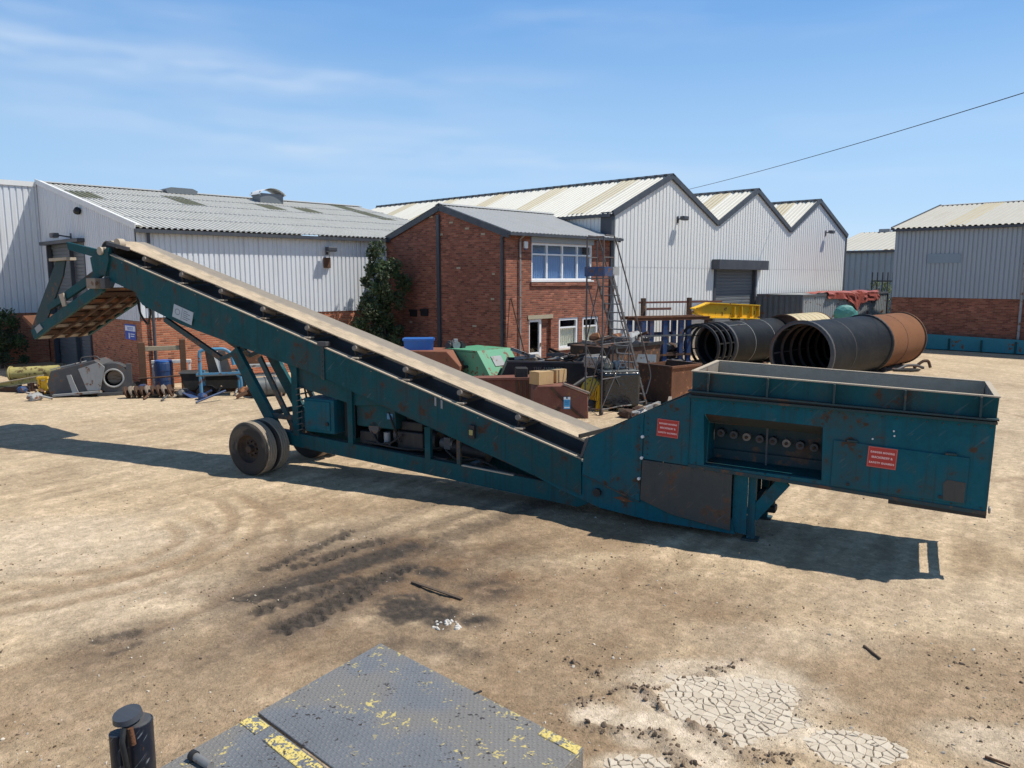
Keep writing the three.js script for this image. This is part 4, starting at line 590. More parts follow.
  part('ridge_cap', [bar([-0.04, RH + 0.06, RZ + 0.14], [L, RH + 0.06, RZ + 0.14], 0.32, 0.02, [0, 1, 0.21]), bar([-0.04, RH + 0.06, RZ - 0.14], [L, RH + 0.06, RZ - 0.14], 0.32, 0.02, [0, 1, -0.21])], M.roofGrey, rf);
  part('gutter', [bar([-0.1, E - 0.12, 0.24], [L, E - 0.12, 0.24], 0.14, 0.12), bar([0, E - 0.08, 0.1], [L, E - 0.08, 0.1], 0.18, 0.02)], M.trimDark, rf);
  // ventilators on the ridge slope
  const v1 = roofPt(268, 203), vz = [v1[0], E + v1[1] * (RH - E) / el, v1[1] * RZ / el];
  const vent = part('ridge_ventilator', [rb(-0.62, 0.62, -0.05, 0.42, -0.40, 0.40, 0.02)], M.shutter, rf); vent.position.set(...vz);
  part('cowl', new THREE.CylinderGeometry(0.95, 0.95, 1.1, 14, 1, true, -0.85, 1.7).rotateX(-Math.PI / 2).translate(0, -0.28, 0).toNonIndexed(), M.white, vent);
  for (const [x, z] of [[-0.62, 0.42], [0.62, 0.42], [-0.62, -0.42], [0.62, -0.42]]) part('cowl_bracket', bar([x, 0.3, z], [x, 0.50, z], 0.05, 0.05), M.galv, vent);
  const v2 = roofPt(170, 191), vz2 = [v2[0], E + Math.min(v2[1], el) * (RH - E) / el, Math.min(v2[1], el) * RZ / el];
  const lv = part('ridge_ventilator', [prism([[-0.68, -0.05], [0.68, -0.05], [0.74, 0.12], [0.5, 0.22], [-0.5, 0.22], [-0.74, 0.12]], -0.5, 0.5)], M.shutter, rf); lv.position.set(...vz2);
  floodlight(o, [16.54 - WH.s, 4.66, 0.05], 0.25); part('junction_box', rb(16.54 - WH.s - 0.18, 16.54 - WH.s + 0.1, 3.95, 4.35, 0.05, 0.17, 0.02), M.timber, o);
  const hl = onS(72, 236, WH.s); floodlight(o, [-0.03, hl[1], -(hl[0] - WH.t)], 0.5, -Math.PI / 2);
  const sd = onS(81.5, 211, WH.s); part('lamp', lump(0.14, 4, 1, 1, 1, 1).translate(-0.14, sd[1], -(sd[0] - WH.t)), M.black, o);
  part('bracket', bx(-0.5, 0.0, 4.72, 4.78, -0.9, -0.84), M.trimDark, o);
  // no parking style wall sign in blue with two rows of white print
  const bt = signTex(128, 64, (x, w, h) => { x.fillStyle = '#2c57b4'; x.fillRect(0, 0, w, h); x.fillStyle = '#dfe8f5'; x.fillRect(4, 6, w - 8, 22); x.fillStyle = '#2c57b4'; x.font = 'bold 18px sans-serif'; x.textAlign = 'center'; x.fillText('NOTICE', w / 2, 24); x.fillStyle = '#e8eef8'; x.beginPath(); x.arc(48, 42, 7, 0, 7); x.fill(); x.fillRect(41, 48, 14, 12); x.fillRect(64, 38, 50, 4); x.fillRect(64, 47, 44, 4); });
  const sg = onS(131, 332, WH.s); sign('wall_sign', 1.0, 0.52, bt, o, [-0.02, sg[1], -(sg[0] - WH.t)], [0, -Math.PI / 2, 0]);
  part('drainpipe', cyl([0.35, 0.05, 0.1], [0.35, E - 0.15, 0.14], 0.05), M.trimDark, o);
}
// annexe that continues the white warehouse
{
  const o = thing('white_annexe', 'tall white corrugated annexe wall joined behind the warehouse gable, half in shade', 'building', yard(-12, 37.07), YROT);
  const L = 12 + 9.47 - 0.05;
  part('brick_base', bx(0, L, 0, 2.15, -0.25, 0), M.brickOrange, o);
  part('cladding', [corr(L, 2.12, 7.36, 0.23, 0.04).translate(0, 0, 0.012)], M.clad, o);
  part('inner_wall', [bx(0, L, 2.15, 7.3, -0.2, -0.01), bx(0, 0.2, 0, 7.3, -12, -0.25), bx(0.2, L, 0, 7.3, -12, -11.8)], M.room, o);
  part('roof', bx(-0.1, L, 7.3, 7.42, -12.1, 0.02), M.roofGrey, o); part('verge_trim', bx(-0.1, L - 0.02, 7.30, 7.50, 0.055, 0.10), M.white, o);
}
// grey building on the right
{
  const s0 = 42.51, t0 = 14.16, o = thing('grey_corrugated_building', 'grey corrugated building on a red brick base with ribbed cream roof', 'building', yard(s0, t0), -YA);
  const L = 22, E = 6.06, RZ = -7.6, RH = 7.68, B = 2.6;
  part('brick_base', bx(0, L, 0, B, -0.25, 0), M.brick, o);
  part('cladding', corr(L, B - 0.03, E - 0.05, 0.2, 0.04).translate(0, 0, 0.012), M.cladGrey, o);
  const gt = x => { const z = 2 * RZ + x; return z > RZ ? lerp(RH, E, (z - RZ) / -RZ) : lerp(E, RH, x / -RZ); };
  part('side_wall', [faceLeft(corr(-2 * RZ, 0, gt, 0.2, 0.035), 2 * RZ), bx(0.03, 0.2, 0, E, 2 * RZ, -0.25)], M.cladGrey, o);
  part('inner_wall', [bx(0, L, B, E - 0.1, -0.2, -0.01), bx(0.2, L, 0, E, 2 * RZ, 2 * RZ + 0.2), bx(L - 0.2, L, 0, E, 2 * RZ + 0.2, -0.25)], M.room, o);
  const rf = part('roof', [slope(L + 0.15, -0.15, 0.2, E - 0.02, RZ, RH, 0.25, 0.05, ROOFP), slope(L + 0.15, -0.15, 2 * RZ - 0.2, E - 0.02, RZ, RH, 0.25, 0.05, ROOFP)], M.roofRight, o);
  for (const x of [2.2, 8.2]) part('rooflight', basis(corr(1.0, 0.1, 7.5, 0.25, 0.05, ROOFP).translate(0, 0, 0.01), [x, E, 0], [1, 0, 0], [0, RH - E, RZ]), M.roofOchre, rf);
  part('gutter', bar([-0.1, E - 0.1, 0.22], [L, E - 0.1, 0.22], 0.13, 0.12), M.trimDark, rf);
  part('verge_trim', bar([-0.17, E, 0.2], [-0.17, RH + 0.03, RZ], 0.06, 0.16), M.trimDark, rf);
  part('ridge_cap', bar([-0.15, RH + 0.05, RZ + 0.1], [L, RH + 0.05, RZ + 0.1], 0.28, 0.02, [0, 1, 0.2]), M.roofGrey, rf);
  const a = onS(928, 254, s0), b = onS(961, 263, s0); part('vent_panel', bx(t0 - a[0], t0 - b[0], b[1], a[1], 0.055, 0.09), M.cladBlue, o);
  const dpx = onS(1022, 300, s0); part('drainpipe', cyl([t0 - dpx[0], 0, 0.12], [t0 - dpx[0], E - 0.15, 0.14], 0.06), M.casingLight, o);
}
// far shed between the two
{
  const o = thing('far_shed', 'distant blue grey shed with pale roof seen between the two sheds', 'building', yard(70.2, 29.5), -YA);
  const L = 14, E = 5.9, RZ = -9, RH = 7.9;
  part('wall', [corr(L, 0, E, 0.5, 0.06), bx(0, L, 0, E, -0.2, -0.02)], M.cladBlue, o); part('side_wall', [bx(0, 0.2, 0, E, -18, -0.2), bx(L - 0.2, L, 0, E, -18, -0.2)], M.cladBlue, o);
  const rf = part('roof', [slope(L + 0.3, -0.15, 0.2, E, RZ, RH, 0.5, 0.06, ROOFP), slope(L + 0.3, -0.15, -18, E, RZ, RH, 0.5, 0.06, ROOFP)], M.roofRight, o);
  part('gutter', bar([-0.1, E - 0.1, 0.22], [L, E - 0.1, 0.22], 0.14, 0.2), M.trimDark, rf); part('ridge_vent', [rb(1.6, 2.6, RH - 0.05, RH + 0.3, RZ - 0.3, RZ + 0.3, 0.05)], M.galv, rf);
}
// overhead cable
{
  const a = V(depthPt(640, 200, 70)), b = V(depthPt(1090, 72, 26)), pts = []; for (let k = 0; k <= 12; k++) { const t = k / 12, p = a.clone().lerp(b, t); p.y -= 0.9 * 4 * t * (1 - t) * 0.35; pts.push([p.x, p.y, p.z]); }
  solo('overhead_cable', 'thin black overhead cable crossing the sky above the sheds', 'cable', pipe(pts, 0.017, 5, false, 60), M.black);
}

// ---------------------------------------------------------------- the mobile conveyor: local x along it (a), y up (h), z towards the yard (l)
const cv = thing('mobile_conveyor', 'long teal mobile belt conveyor with a feed hopper and twin tyred wheels', 'conveyor', [3.184, 0, -10.117], -27.5 * Math.PI / 180);
{
  const T = a => 0.91 + 0.299 * (-2.47 - a), W = -1.02, A0 = -13.05, A1 = -2.42;
  const LG = Math.atan(-0.299);                       // pitch of the belt line
  const sideplate = (name, z0, z1, mat) => part(name, prism([[A0, T(A0) - 0.54], [-3.2, T(-3.2) - 0.56], [A1, T(A1) - 0.55], [A1, T(A1)], [A0, T(A0)]], z0, z1), mat, cv);
  const sp = sideplate('side_plate', -0.05, 0, M.teal); sideplate('side_plate', W, W + 0.05, M.teal);
  part('lower_web', prism([[-12.35, T(-12.35) - 0.541], [-12.1, T(-12.1) - 0.75], [-11, T(-11) - 0.79], [-8.4, T(-8.4) - 0.62], [-7.42, T(-7.42) - 0.542]], -0.07, -0.025), M.teal, cv);
  part('lower_web', prism([[-12.35, T(-12.35) - 0.541], [-12.1, T(-12.1) - 0.75], [-11, T(-11) - 0.79], [-8.4, T(-8.4) - 0.62], [-7.42, T(-7.42) - 0.542]], W + 0.025, W + 0.07), M.teal, cv);
  // dusty top flanges, with the odd torn and bent length
  const fl = (a, b, z0, z1, dh = 0) => prism([[a, T(a) + 0.002 + dh], [b, T(b) + 0.002 + dh], [b, T(b) + 0.022 + dh], [a, T(a) + 0.022 + dh]], z0, z1);
  for (const [a, b] of [[A0, -10.6], [-10.58, -7.42], [-7.30, -4.9], [-4.88, A1 - 0.06]]) { part('top_flange', fl(a, b, -0.115, 0.016), M.dusty, sp); }
  part('top_flange', fl(A0, A1, W - 0.016, W + 0.1), M.dusty, cv);
  part('bottom_flange', bar([-7.4, T(-7.4) - 0.55, -0.05], [-3.2, T(-3.2) - 0.57, -0.05], 0.10, 0.016), M.teal, sp);
  part('joint_strap', prism([[-7.40, T(-7.4) - 0.57], [-7.32, T(-7.32) - 0.57], [-7.32, T(-7.32) + 0.035], [-7.40, T(-7.4) + 0.035]], 0.001, 0.022), M.tealWorn, sp);
  part('joint_bracket', [rb(-7.46, -7.26, T(-7.36) + 0.02, T(-7.36) + 0.10, -0.1, 0.03, 0.01)], M.casing, sp);
  for (const a of [-12.2, -5.02, -4.9, -3.86]) part('weld_scar', prism([[a, T(a) - 0.16], [a + 0.035, T(a + 0.035) - 0.16], [a + 0.035, T(a + 0.035) - 0.02], [a, T(a) - 0.02]], 0.001, 0.006), a === -5.02 || a === -4.9 ? M.casingLight : M.tealWorn, sp);
  part('junction_box', rb(-4.34, -4.24, T(-4.3) - 0.42, T(-4.3) - 0.20, 0.001, 0.06, 0.01), M.black, sp); part('switch', rb(-4.325, -4.255, T(-4.3) - 0.36, T(-4.3) - 0.27, 0.061, 0.085, 0.01), M.yellowPale, sp);
  // manufacturer's plate on the lower web
  const pt = signTex(128, 72, (x, w, h) => { x.fillStyle = '#a9b4bb'; x.fillRect(0, 0, w, h); x.fillStyle = '#5f6a75'; x.fillRect(56, 4, 3, h - 8); for (let k = 0; k < 5; k++) { x.fillRect(66, 12 + k * 11, 26 + (k * 17) % 30, 4); } x.strokeStyle = '#6a7480'; x.lineWidth = 4; x.beginPath(); x.arc(29, 34, 15, 0, 7); x.stroke(); });
  sign('label_plate', 0.56, 0.26, pt, cv, [-10.88, T(-10.88) - 0.555, 0.006], [0, 0, LG]);
  // belt: trough section with thickness, wrapped round the head drum
  {
    const prof = [[-0.095, 0.285], [-0.26, 0.235], [-0.51, 0.205], [-0.76, 0.235], [-0.925, 0.285]], path = [];
    for (let k = 0; k <= 60; k++) { const a = -2.1 + (A0 - 0.02 + 2.1) * k / 60; path.push([a, T(a), 1]); }
    const P = [], tri = (a, b, c) => P.push(...a, ...b, ...c), quad = (a, b, c, d) => { tri(a, b, c); tri(a, c, d); };
    const row = (p, k, off) => { const tr = sst(-12.9, -11.6, p[0]), y = lerp(0.27, prof[k][1], tr) + (k === 0 || k === 4 ? 0.012 * (vnoise(p[0] * 1.7, k, 9) - 0.5) : 0); return [p[0], p[1] + y + off, prof[k][0] + (k === 0 ? 0.02 * (vnoise(p[0] * 0.8, 4, 2) - 0.5) : 0)]; };
    for (let i = 0; i + 1 < path.length; i++) for (let k = 0; k < 4; k++) { quad(row(path[i], k, 0), row(path[i + 1], k, 0), row(path[i + 1], k + 1, 0), row(path[i], k + 1, 0)); quad(row(path[i], k, -0.018), row(path[i], k + 1, -0.018), row(path[i + 1], k + 1, -0.018), row(path[i + 1], k, -0.018)); }
    for (let i = 0; i + 1 < path.length; i++) { quad(row(path[i], 0, -0.018), row(path[i + 1], 0, -0.018), row(path[i + 1], 0, 0), row(path[i], 0, 0)); quad(row(path[i], 4, 0), row(path[i + 1], 4, 0), row(path[i + 1], 4, -0.018), row(path[i], 4, -0.018)); }
    const hc = [A0 - 0.12, T(A0) + 0.06]; for (let k = 0; k < 12; k++) { const q = t => { const a = Math.PI / 2 - LG + Math.PI * 1.05 * t / 12 - 0.05; return [hc[0] + Math.cos(a) * 0.22, hc[1] + Math.sin(a) * 0.22]; }; const u = q(k), v = q(k + 1); quad([u[0], u[1], -0.10], [v[0], v[1], -0.10], [v[0], v[1], -0.92], [u[0], u[1], -0.92]); }
    const g = new THREE.BufferGeometry(); g.setAttribute('position', new THREE.Float32BufferAttribute(P, 3)); g.computeVertexNormals(); part('belt', boxUV(g), M.belt, cv);
    part('deck_plate', prism([[A0 + 0.3, T(A0 + 0.3) - 0.03], [-2.3, T(-2.3) - 0.03], [-2.3, T(-2.3) - 0.02], [A0 + 0.3, T(A0 + 0.3) - 0.02]], -0.965, -0.055), M.rubber, cv); part('return_belt', prism([[A0 - 0.1, T(A0) - 0.18], [-2.3, T(-2.3) - 0.22], [-2.3, T(-2.3) - 0.20], [A0 - 0.1, T(A0) - 0.16]], -0.92, -0.10), M.rubber, cv);
    part('head_drum', cyl([hc[0], hc[1], -0.11], [hc[0], hc[1], -0.91], 0.205, 0.205, 24), M.rubber, cv); part('drum_shaft', cyl([hc[0], hc[1], 0.06], [hc[0], hc[1], -1.08], 0.04), M.steel, cv);
    part('bearing', [rb(hc[0] - 0.13, hc[0] + 0.13, hc[1] - 0.10, hc[1] + 0.08, -0.03, 0.05, 0.03), cyl([hc[0], hc[1], 0.04], [hc[0], hc[1], 0.09], 0.085)], M.dusty, cv);
    part('scraper', [cyl([hc[0] + 0.42, hc[1] + 0.15, -0.02], [hc[0] + 0.42, hc[1] + 0.15, -0.16], 0.10, 0.10, 14)], M.dusty, cv); part('scraper_arm', [bar([hc[0] + 0.1, hc[1] + 0.16, -0.04], [hc[0] + 0.75, hc[1] + 0.03, -0.04], 0.06, 0.07)], M.casing, cv);
  }
  // idler sets under the belt
  for (let k = 0; k < 10; k++) {
    const a = -12.0 + k * 1.06, y = T(a); if (a > -2.5) break;
    const s = part('idler_set', [bar([a, y + 0.04, -0.06], [a, y + 0.04, -0.96], 0.06, 0.05), bar([a, y + 0.04, -0.11], [a, y + 0.19, -0.09], 0.05, 0.02), bar([a, y + 0.04, -0.91], [a, y + 0.19, -0.93], 0.05, 0.02), bar([a, y + 0.04, -0.36], [a, y + 0.15, -0.36], 0.04, 0.02), bar([a, y + 0.04, -0.66], [a, y + 0.15, -0.66], 0.04, 0.02)], M.black, cv);
    part('roller', cyl([a, y + 0.205, -0.075], [a, y + 0.115, -0.36], 0.05, 0.05, 12), M.dustSteel, s); part('roller', cyl([a, y + 0.13, -0.38], [a, y + 0.13, -0.64], 0.05, 0.05, 12), M.steel, s); part('roller', cyl([a, y + 0.115, -0.66], [a, y + 0.205, -0.95], 0.05, 0.05, 12), M.steel, s);
    part('end_cap', cyl([a, y + 0.21, -0.050], [a, y + 0.203, -0.078], 0.045, 0.045, 12), M.dustSteel, s);
    part('mounting_foot', rb(a - 0.10, a + 0.10, y + 0.02, y + 0.05, -0.14, -0.02, 0.01), k % 3 ? M.dusty : M.dustSteel, s).rotation.z = 0;
  }
  for (const a of [-11, -9, -7, -5, -3.4]) part('cross_member', bar([a, T(a) - 0.35, -0.05], [a, T(a) - 0.35, -0.97], 0.08, 0.10), M.tealWorn, cv);
  // discharge head: hinged section folded down beyond the drum
  {
    const Z = -1.34, plate = (pts, z0, z1, m, n) => part(n, prism(pts, z0, z1), m, cv);
    for (const [z0, z1] of [[-0.06, 0.02], [Z, Z + 0.08]]) {
      plate([[-13.22, 3.55], [-13.28, 3.30], [-15.80, 2.20], [-15.90, 2.40]], z0, z1, M.teal, 'head_beam');
      plate([[-13.12, 3.92], [-13.15, 3.68], [-15.20, 2.86], [-15.26, 2.98]], z0 - 0.02, z1 - 0.02, M.teal, 'head_rail');
      plate([[-12.95, 4.20], [-12.95, 3.95], [-13.1, 3.62], [-13.5, 3.72], [-13.55, 4.0]], z0 + 0.03, z1 + 0.03, M.teal, 'head_cheek');
      plate([[-13.05, 4.12], [-13.1, 3.95], [-14.30, 4.18], [-14.34, 4.34]], z0 + 0.01, z1 + 0.01, M.teal, 'head_arm');
      plate([[-14.48, 3.98], [-14.80, 3.96], [-15.92, 2.44], [-15.34, 2.62], [-14.62, 3.62]], z0 + 0.012, z1 - 0.03, M.tealWorn, 'wing_plate');
      plate([[-14.30, 4.02], [-14.92, 4.00], [-14.92, 3.94], [-14.30, 3.96]], z0 - 0.08, z1 + 0.06, M.dusty, 'wing_cap');
    }
    part('hinge_block', rb(-13.58, -13.28, 3.36, 3.58, 0.021, 0.16, 0.015), M.dustSteel, cv); part('hinge_block', [rb(-13.16, -13.0, 3.36, 3.58, 0.01, 0.14, 0.015)], M.casing, cv);
    part('stop_plate', prism([[-14.72, 3.22], [-14.56, 3.26], [-14.50, 2.98], [-14.62, 2.96]], 0.021, 0.05), M.dusty, cv); part('stop_plate', prism([[-15.72, 2.46], [-15.52, 2.56], [-15.42, 2.46], [-15.64, 2.34]], 0.021, 0.04), M.casingLight, cv);
    part('motor', [cyl([-14.95, 2.86, -0.15], [-14.95, 2.86, -0.5], 0.13, 0.13, 16), rb(-15.05, -14.85, 2.9, 3.06, -0.4, -0.2, 0.02)], M.casing, cv);
    const dn = V([-2.6, -1.10, 0]).normalize(), P0 = [-13.3, 3.30];
    part('underside_sheet', prism([[-13.25, 3.36], [-15.82, 2.26], [-15.82, 2.28], [-13.25, 3.38]], Z + 0.08, -0.06), M.rustDark, cv);
    for (let k = 0; k < 8; k++) { const d = 0.12 + k * 0.37, x = P0[0] + dn.x * d, y = P0[1] + dn.y * d; part('cross_bar', bar([x, y, Z + 0.081], [x, y, -0.061], 0.06, 0.075, [0.39, 0.92, 0]), k === 7 ? M.dusty : k % 3 === 1 ? M.rust : k % 3 === 2 ? M.dustSteel : M.rustDark, cv); }
    for (const z of [-0.38, -0.7, -1.02]) part('stringer_bar', bar([-13.4, 3.20, z], [-15.75, 2.20, z], 0.05, 0.05, [0.39, 0.92, 0]), M.rustDark, cv);
    part('end_flap', prism([[-15.75, 2.38], [-16.32, 2.72], [-16.36, 2.67], [-15.8, 2.28]], Z + 0.1, -0.08), M.rust, cv);
    part('hanging_hose', pipe([[-12.9, 3.35, -0.5], [-12.75, 2.85, -0.45], [-12.4, 2.62, -0.35], [-12.1, 2.85, -0.2], [-12.0, 3.1, -0.1]], 0.022), M.rubber, cv); part('hanging_hose', pipe([[-12.75, 3.3, -0.5], [-12.6, 2.95, -0.5], [-12.45, 3.1, -0.5], [-12.4, 3.4, -0.5]], 0.02), M.rubber, cv);
    part('stay_bar', bar([-11.6, 2.75, -0.16], [-10.05, 2.02, -0.16], 0.07, 0.10), M.tealWorn, cv); part('stay_bar', bar([-11.6, 2.75, -0.9], [-10.05, 2.02, -0.9], 0.07, 0.10), M.tealWorn, cv);
    part('stay_tie', bar([-10.05, 2.02, -0.16], [-9.4, 2.25, -0.16], 0.06, 0.08), M.tealWorn, cv); part('stay_tie', bar([-10.05, 2.02, -0.9], [-9.4, 2.25, -0.9], 0.06, 0.08), M.tealWorn, cv);
  }
  // undercarriage
  const rail = (z, n) => { const r = part(n, [prism([[-8.75, 0.78], [-8.75, 0.53], [-4.17, 0.24], [-2.5, 0.13], [-2.3, 0.22], [-2.7, 0.44], [-4.17, 0.52]], z, z + 0.05)], M.teal, cv); part('rail_flange', [bar([-8.75, 0.775, z - 0.03], [-4.17, 0.515, z - 0.03], 0.10, 0.016), bar([-4.17, 0.515, z - 0.03], [-2.8, 0.44, z - 0.03], 0.10, 0.016), bar([-8.75, 0.535, z - 0.03], [-4.17, 0.245, z - 0.03], 0.10, 0.016)], M.tealWorn, r); return r; };
  rail(-0.12, 'chassis_rail'); rail(-0.94, 'chassis_rail');
  for (const a of [-8.5, -6.5, -4.6]) { const y = lerp(0.65, 0.38, (a + 8.75) / 4.6); part('cross_member', bar([a, y, -0.13], [a, y, -0.88], 0.12, 0.14), M.tealWorn, cv); }
  part('dirt_strip', bar([-4.55, 0.545, -0.08], [-3.6, 0.492, -0.08], 0.05, 0.02), M.dusty, cv);
  for (const z of [-0.10, -0.94]) {
    part('wheel_strut', channel([-9.62, 2.22, z], [-8.60, 0.72, z], 0.09, 0.22, 0.02, [0.8, 0.55, 0]), M.teal, cv);
    part('support_post', bar([-6.85, 0.62, z], [-6.85, 1.72, z], 0.07, 0.11, [1, 0, 0]), M.teal, cv);
    part('support_post', bar([-5.22, 0.55, z], [-5.22, 1.12, z], 0.07, 0.11, [1, 0, 0]), M.teal, cv);
    part('support_post', bar([-4.62, 0.5, z], [-4.62, 0.98, z], 0.05, 0.07, [1, 0, 0]), M.tealWorn, cv);
    part('support_post', bar([-8.12, 0.7, z], [-8.12, 2.0, z], 0.07, 0.14, [1, 0, 0]), M.teal, cv);
    part('rear_brace', bar([-9.0, 2.1, z - 0.02], [-8.2, 0.78, z - 0.02], 0.05, 0.10, [0.8, 0.5, 0]), M.tealWorn, cv);
  }
  part('strut_tie', bar([-8.80, 1.05, -0.1], [-8.80, 1.05, -0.94], 0.08, 0.09), M.tealWorn, cv); part('strut_tie', bar([-8.80, 1.02, -0.1], [-8.15, 1.02, -0.1], 0.06, 0.09), M.tealWorn, cv);
  part('gusset_plate', prism([[-8.35, 2.08], [-8.15, 1.62], [-6.75, 1.36], [-6.1, 1.42], [-7.42, 1.86], [-8.3, 2.12]], -0.15, -0.12), M.teal, cv);
  const cab = part('control_cabinet', rb(-7.92, -7.22, 0.80, 1.42, -0.52, -0.08, 0.015), M.tealBright, cv); part('cabinet_door', rb(-7.88, -7.30, 0.85, 1.38, -0.079, -0.060, 0.008), M.tealBright, cab); part('lock', cyl([-7.36, 0.98, -0.06], [-7.36, 0.98, -0.035], 0.035), M.black, cab);
  part('tank', rb(-6.80, -5.95, 0.98, 1.42, -0.72, -0.18, 0.03), M.teal, cv); part('tank_label', bx(-6.12, -6.0, 1.16, 1.26, -0.179, -0.172), M.blueLight, cv); part('panel', prism([[-7.16, 1.40], [-7.16, 0.74], [-6.92, 0.72], [-6.92, 1.38]], -0.7, -0.3), M.black, cv);
  part('rear_cover', [bx(-7.2, -5.0, 0.62, 1.16, -0.90, -0.88)], M.tealWorn, cv); part('hose_bundle', [pipe([[-6.9, 1.25, -0.35], [-6.6, 1.0, -0.25], [-6.35, 0.95, -0.22], [-6.2, 1.1, -0.3]], 0.025), pipe([[-5.6, 1.2, -0.22], [-5.5, 1.0, -0.16], [-5.3, 0.85, -0.2]], 0.02)].slice(0, 1), M.rubber, cv); part('fuel_tank', cyl([-5.0, 0.72, -0.55], [-4.3, 0.66, -0.55], 0.14, 0.14, 18), M.black, cv); part('pulley', [cyl([-6.42, 0.98, -0.24], [-6.42, 0.98, -0.18], 0.11, 0.11, 18)], M.casing, cv);
  // louvred guard beside the cabinet
  for (let k = 0; k < 8; k++) part('louvre', bar([-8.08, 0.80 + k * 0.11, -0.2], [-7.94, 0.84 + k * 0.11, -0.2], 0.3, 0.02), M.casing, cv);
  // diesel power pack: block, head, cooling fan, flywheel housing, pump, hoses
  const eng = part('engine', [rb(-6.0, -5.45, 0.62, 0.95, -0.75, -0.28, 0.03), rb(-5.95, -5.5, 0.95, 1.12, -0.68, -0.34, 0.03), cyl([-5.42, 0.80, -0.52], [-5.26, 0.80, -0.52], 0.20, 0.18, 18), rb(-5.9, -5.6, 1.12, 1.2, -0.6, -0.42, 0.03)], M.black, cv);
  part('cooling_fan', [cyl([-6.1, 0.86, -0.5], [-6.04, 0.86, -0.5], 0.19, 0.19, 18, true), cyl([-6.12, 0.86, -0.5], [-6.02, 0.86, -0.5], 0.05)], M.casing, eng); for (let k = 0; k < 6; k++) { const a = k * Math.PI / 3; part('fan_blade', bar([-6.07, 0.86, -0.5], [-6.07, 0.86 + Math.sin(a) * 0.18, -0.5 + Math.cos(a) * 0.18], 0.07, 0.012, [1, 0.4, 0]), M.casingLight, eng); }
  part('exhaust', pipe([[-5.7, 1.2, -0.3], [-5.66, 1.32, -0.28], [-5.5, 1.34, -0.25], [-5.4, 1.28, -0.22]], 0.035), M.rustDark, eng); part('hydraulic_pump', [cyl([-5.2, 0.78, -0.5], [-4.95, 0.78, -0.5], 0.10), rb(-5.12, -4.98, 0.68, 0.9, -0.6, -0.4, 0.02)], M.tankGrey, cv);
  for (const [s, pts] of [[0.018, [[-6.5, 0.95, -0.2], [-6.3, 0.72, -0.16], [-6.05, 0.75, -0.18], [-5.85, 0.9, -0.24]]], [0.016, [[-6.6, 0.72, -0.2], [-6.2, 0.70, -0.14], [-5.7, 0.66, -0.2], [-5.2, 0.7, -0.4]]], [0.016, [[-6.1, 1.3, -0.2], [-6.0, 1.15, -0.14], [-5.95, 0.95, -0.18], [-5.9, 0.75, -0.25]]], [0.02, [[-5.0, 0.7, -0.3], [-4.7, 0.58, -0.2], [-4.4, 0.62, -0.3], [-4.0, 0.5, -0.3]]], [0.016, [[-5.3, 0.62, -0.2], [-4.8, 0.56, -0.16], [-4.3, 0.54, -0.2], [-3.8, 0.48, -0.3]]], [0.018, [[-8.05, 1.6, -0.25], [-8.02, 1.2, -0.3], [-7.98, 0.9, -0.25], [-8.2, 0.75, -0.3]]]]) part('hose', pipe(pts, s), M.rubber, cv);
  part('battery_box', rb(-6.75, -6.35, 0.66, 0.9, -0.5, -0.2, 0.02), M.black, cv); part('filter', cyl([-6.22, 0.66, -0.3], [-6.22, 0.9, -0.3], 0.06), M.casingLight, cv); part('engine_tray', bx(-6.9, -4.9, 0.56, 0.6, -0.86, -0.15), M.black, cv);
  // axle and twin wheels
  part('axle', cyl([-8.70, 0.5, 0.42], [-8.70, 0.5, -1.45], 0.075, 0.075, 14), M.rustDark, cv); part('axle_bracket', prism([[-8.82, 0.46], [-8.42, 0.46], [-8.35, 0.72], [-8.78, 0.75]], -0.16, -0.08), M.tealWorn, cv); part('axle_bracket', prism([[-8.82, 0.46], [-8.42, 0.46], [-8.35, 0.72], [-8.78, 0.75]], -0.96, -0.88), M.tealWorn, cv);
  const TY = [[0.27, -0.115], [0.34, -0.128], [0.42, -0.132], [0.465, -0.122], [0.495, -0.098], [0.502, -0.05], [0.503, 0], [0.502, 0.05], [0.495, 0.098], [0.465, 0.122], [0.42, 0.132], [0.34, 0.128], [0.27, 0.115]];
  const tyreG3 = lathe(TY.map(p => [p[0] > 0.488 ? 0.488 : p[0], p[1]]), 40);
  const treadG = (() => { const l = []; const W4 = [[-0.098, -0.058], [-0.048, -0.006], [0.006, 0.048], [0.058, 0.098]]; for (const [a, b] of W4) l.push(lathe([[0.490, a], [0.504, a + 0.004], [0.504, b - 0.004], [0.490, b]], 40)); l.push(lathe([[0.490, -0.1], [0.490, 0.1]], 40)); return mg(l); })();
  const rimG = mg([lathe([[0.275, 0.11], [0.262, 0.118], [0.255, 0.10], [0.235, 0.03], [0.20, 0.0], [0.155, -0.01], [0.10, 0.025], [0.0, 0.025]], 28), lathe([[0.27, -0.115], [0.255, -0.1], [0.25, 0.1]], 28)]);
  const nuts = []; for (let k = 0; k < 8; k++) { const a = k * Math.PI / 4; nuts.push(new THREE.CylinderGeometry(0.018, 0.018, 0.04, 6).translate(Math.cos(a) * 0.125, 0.035, Math.sin(a) * 0.125).toNonIndexed()); } nuts.push(new THREE.CylinderGeometry(0.065, 0.075, 0.10, 14).translate(0, 0.06, 0).toNonIndexed());
  const nutG = mg(nuts);
  for (const [z, out] of [[0.445, 1], [0.125, -1], [-1.115, 1], [-1.435, -1]]) {
    const w = part('wheel', rimG, M.hub, cv); part('tyre', tyreG3, M.tyre, w); part('tread', treadG, M.tread, w); part('hub', nutG, M.hub, w);
    w.position.set(-8.70, 0.502, z); w.rotation.x = out * Math.PI / 2; if (out < 0) w.rotation.x = -Math.PI / 2;
  }
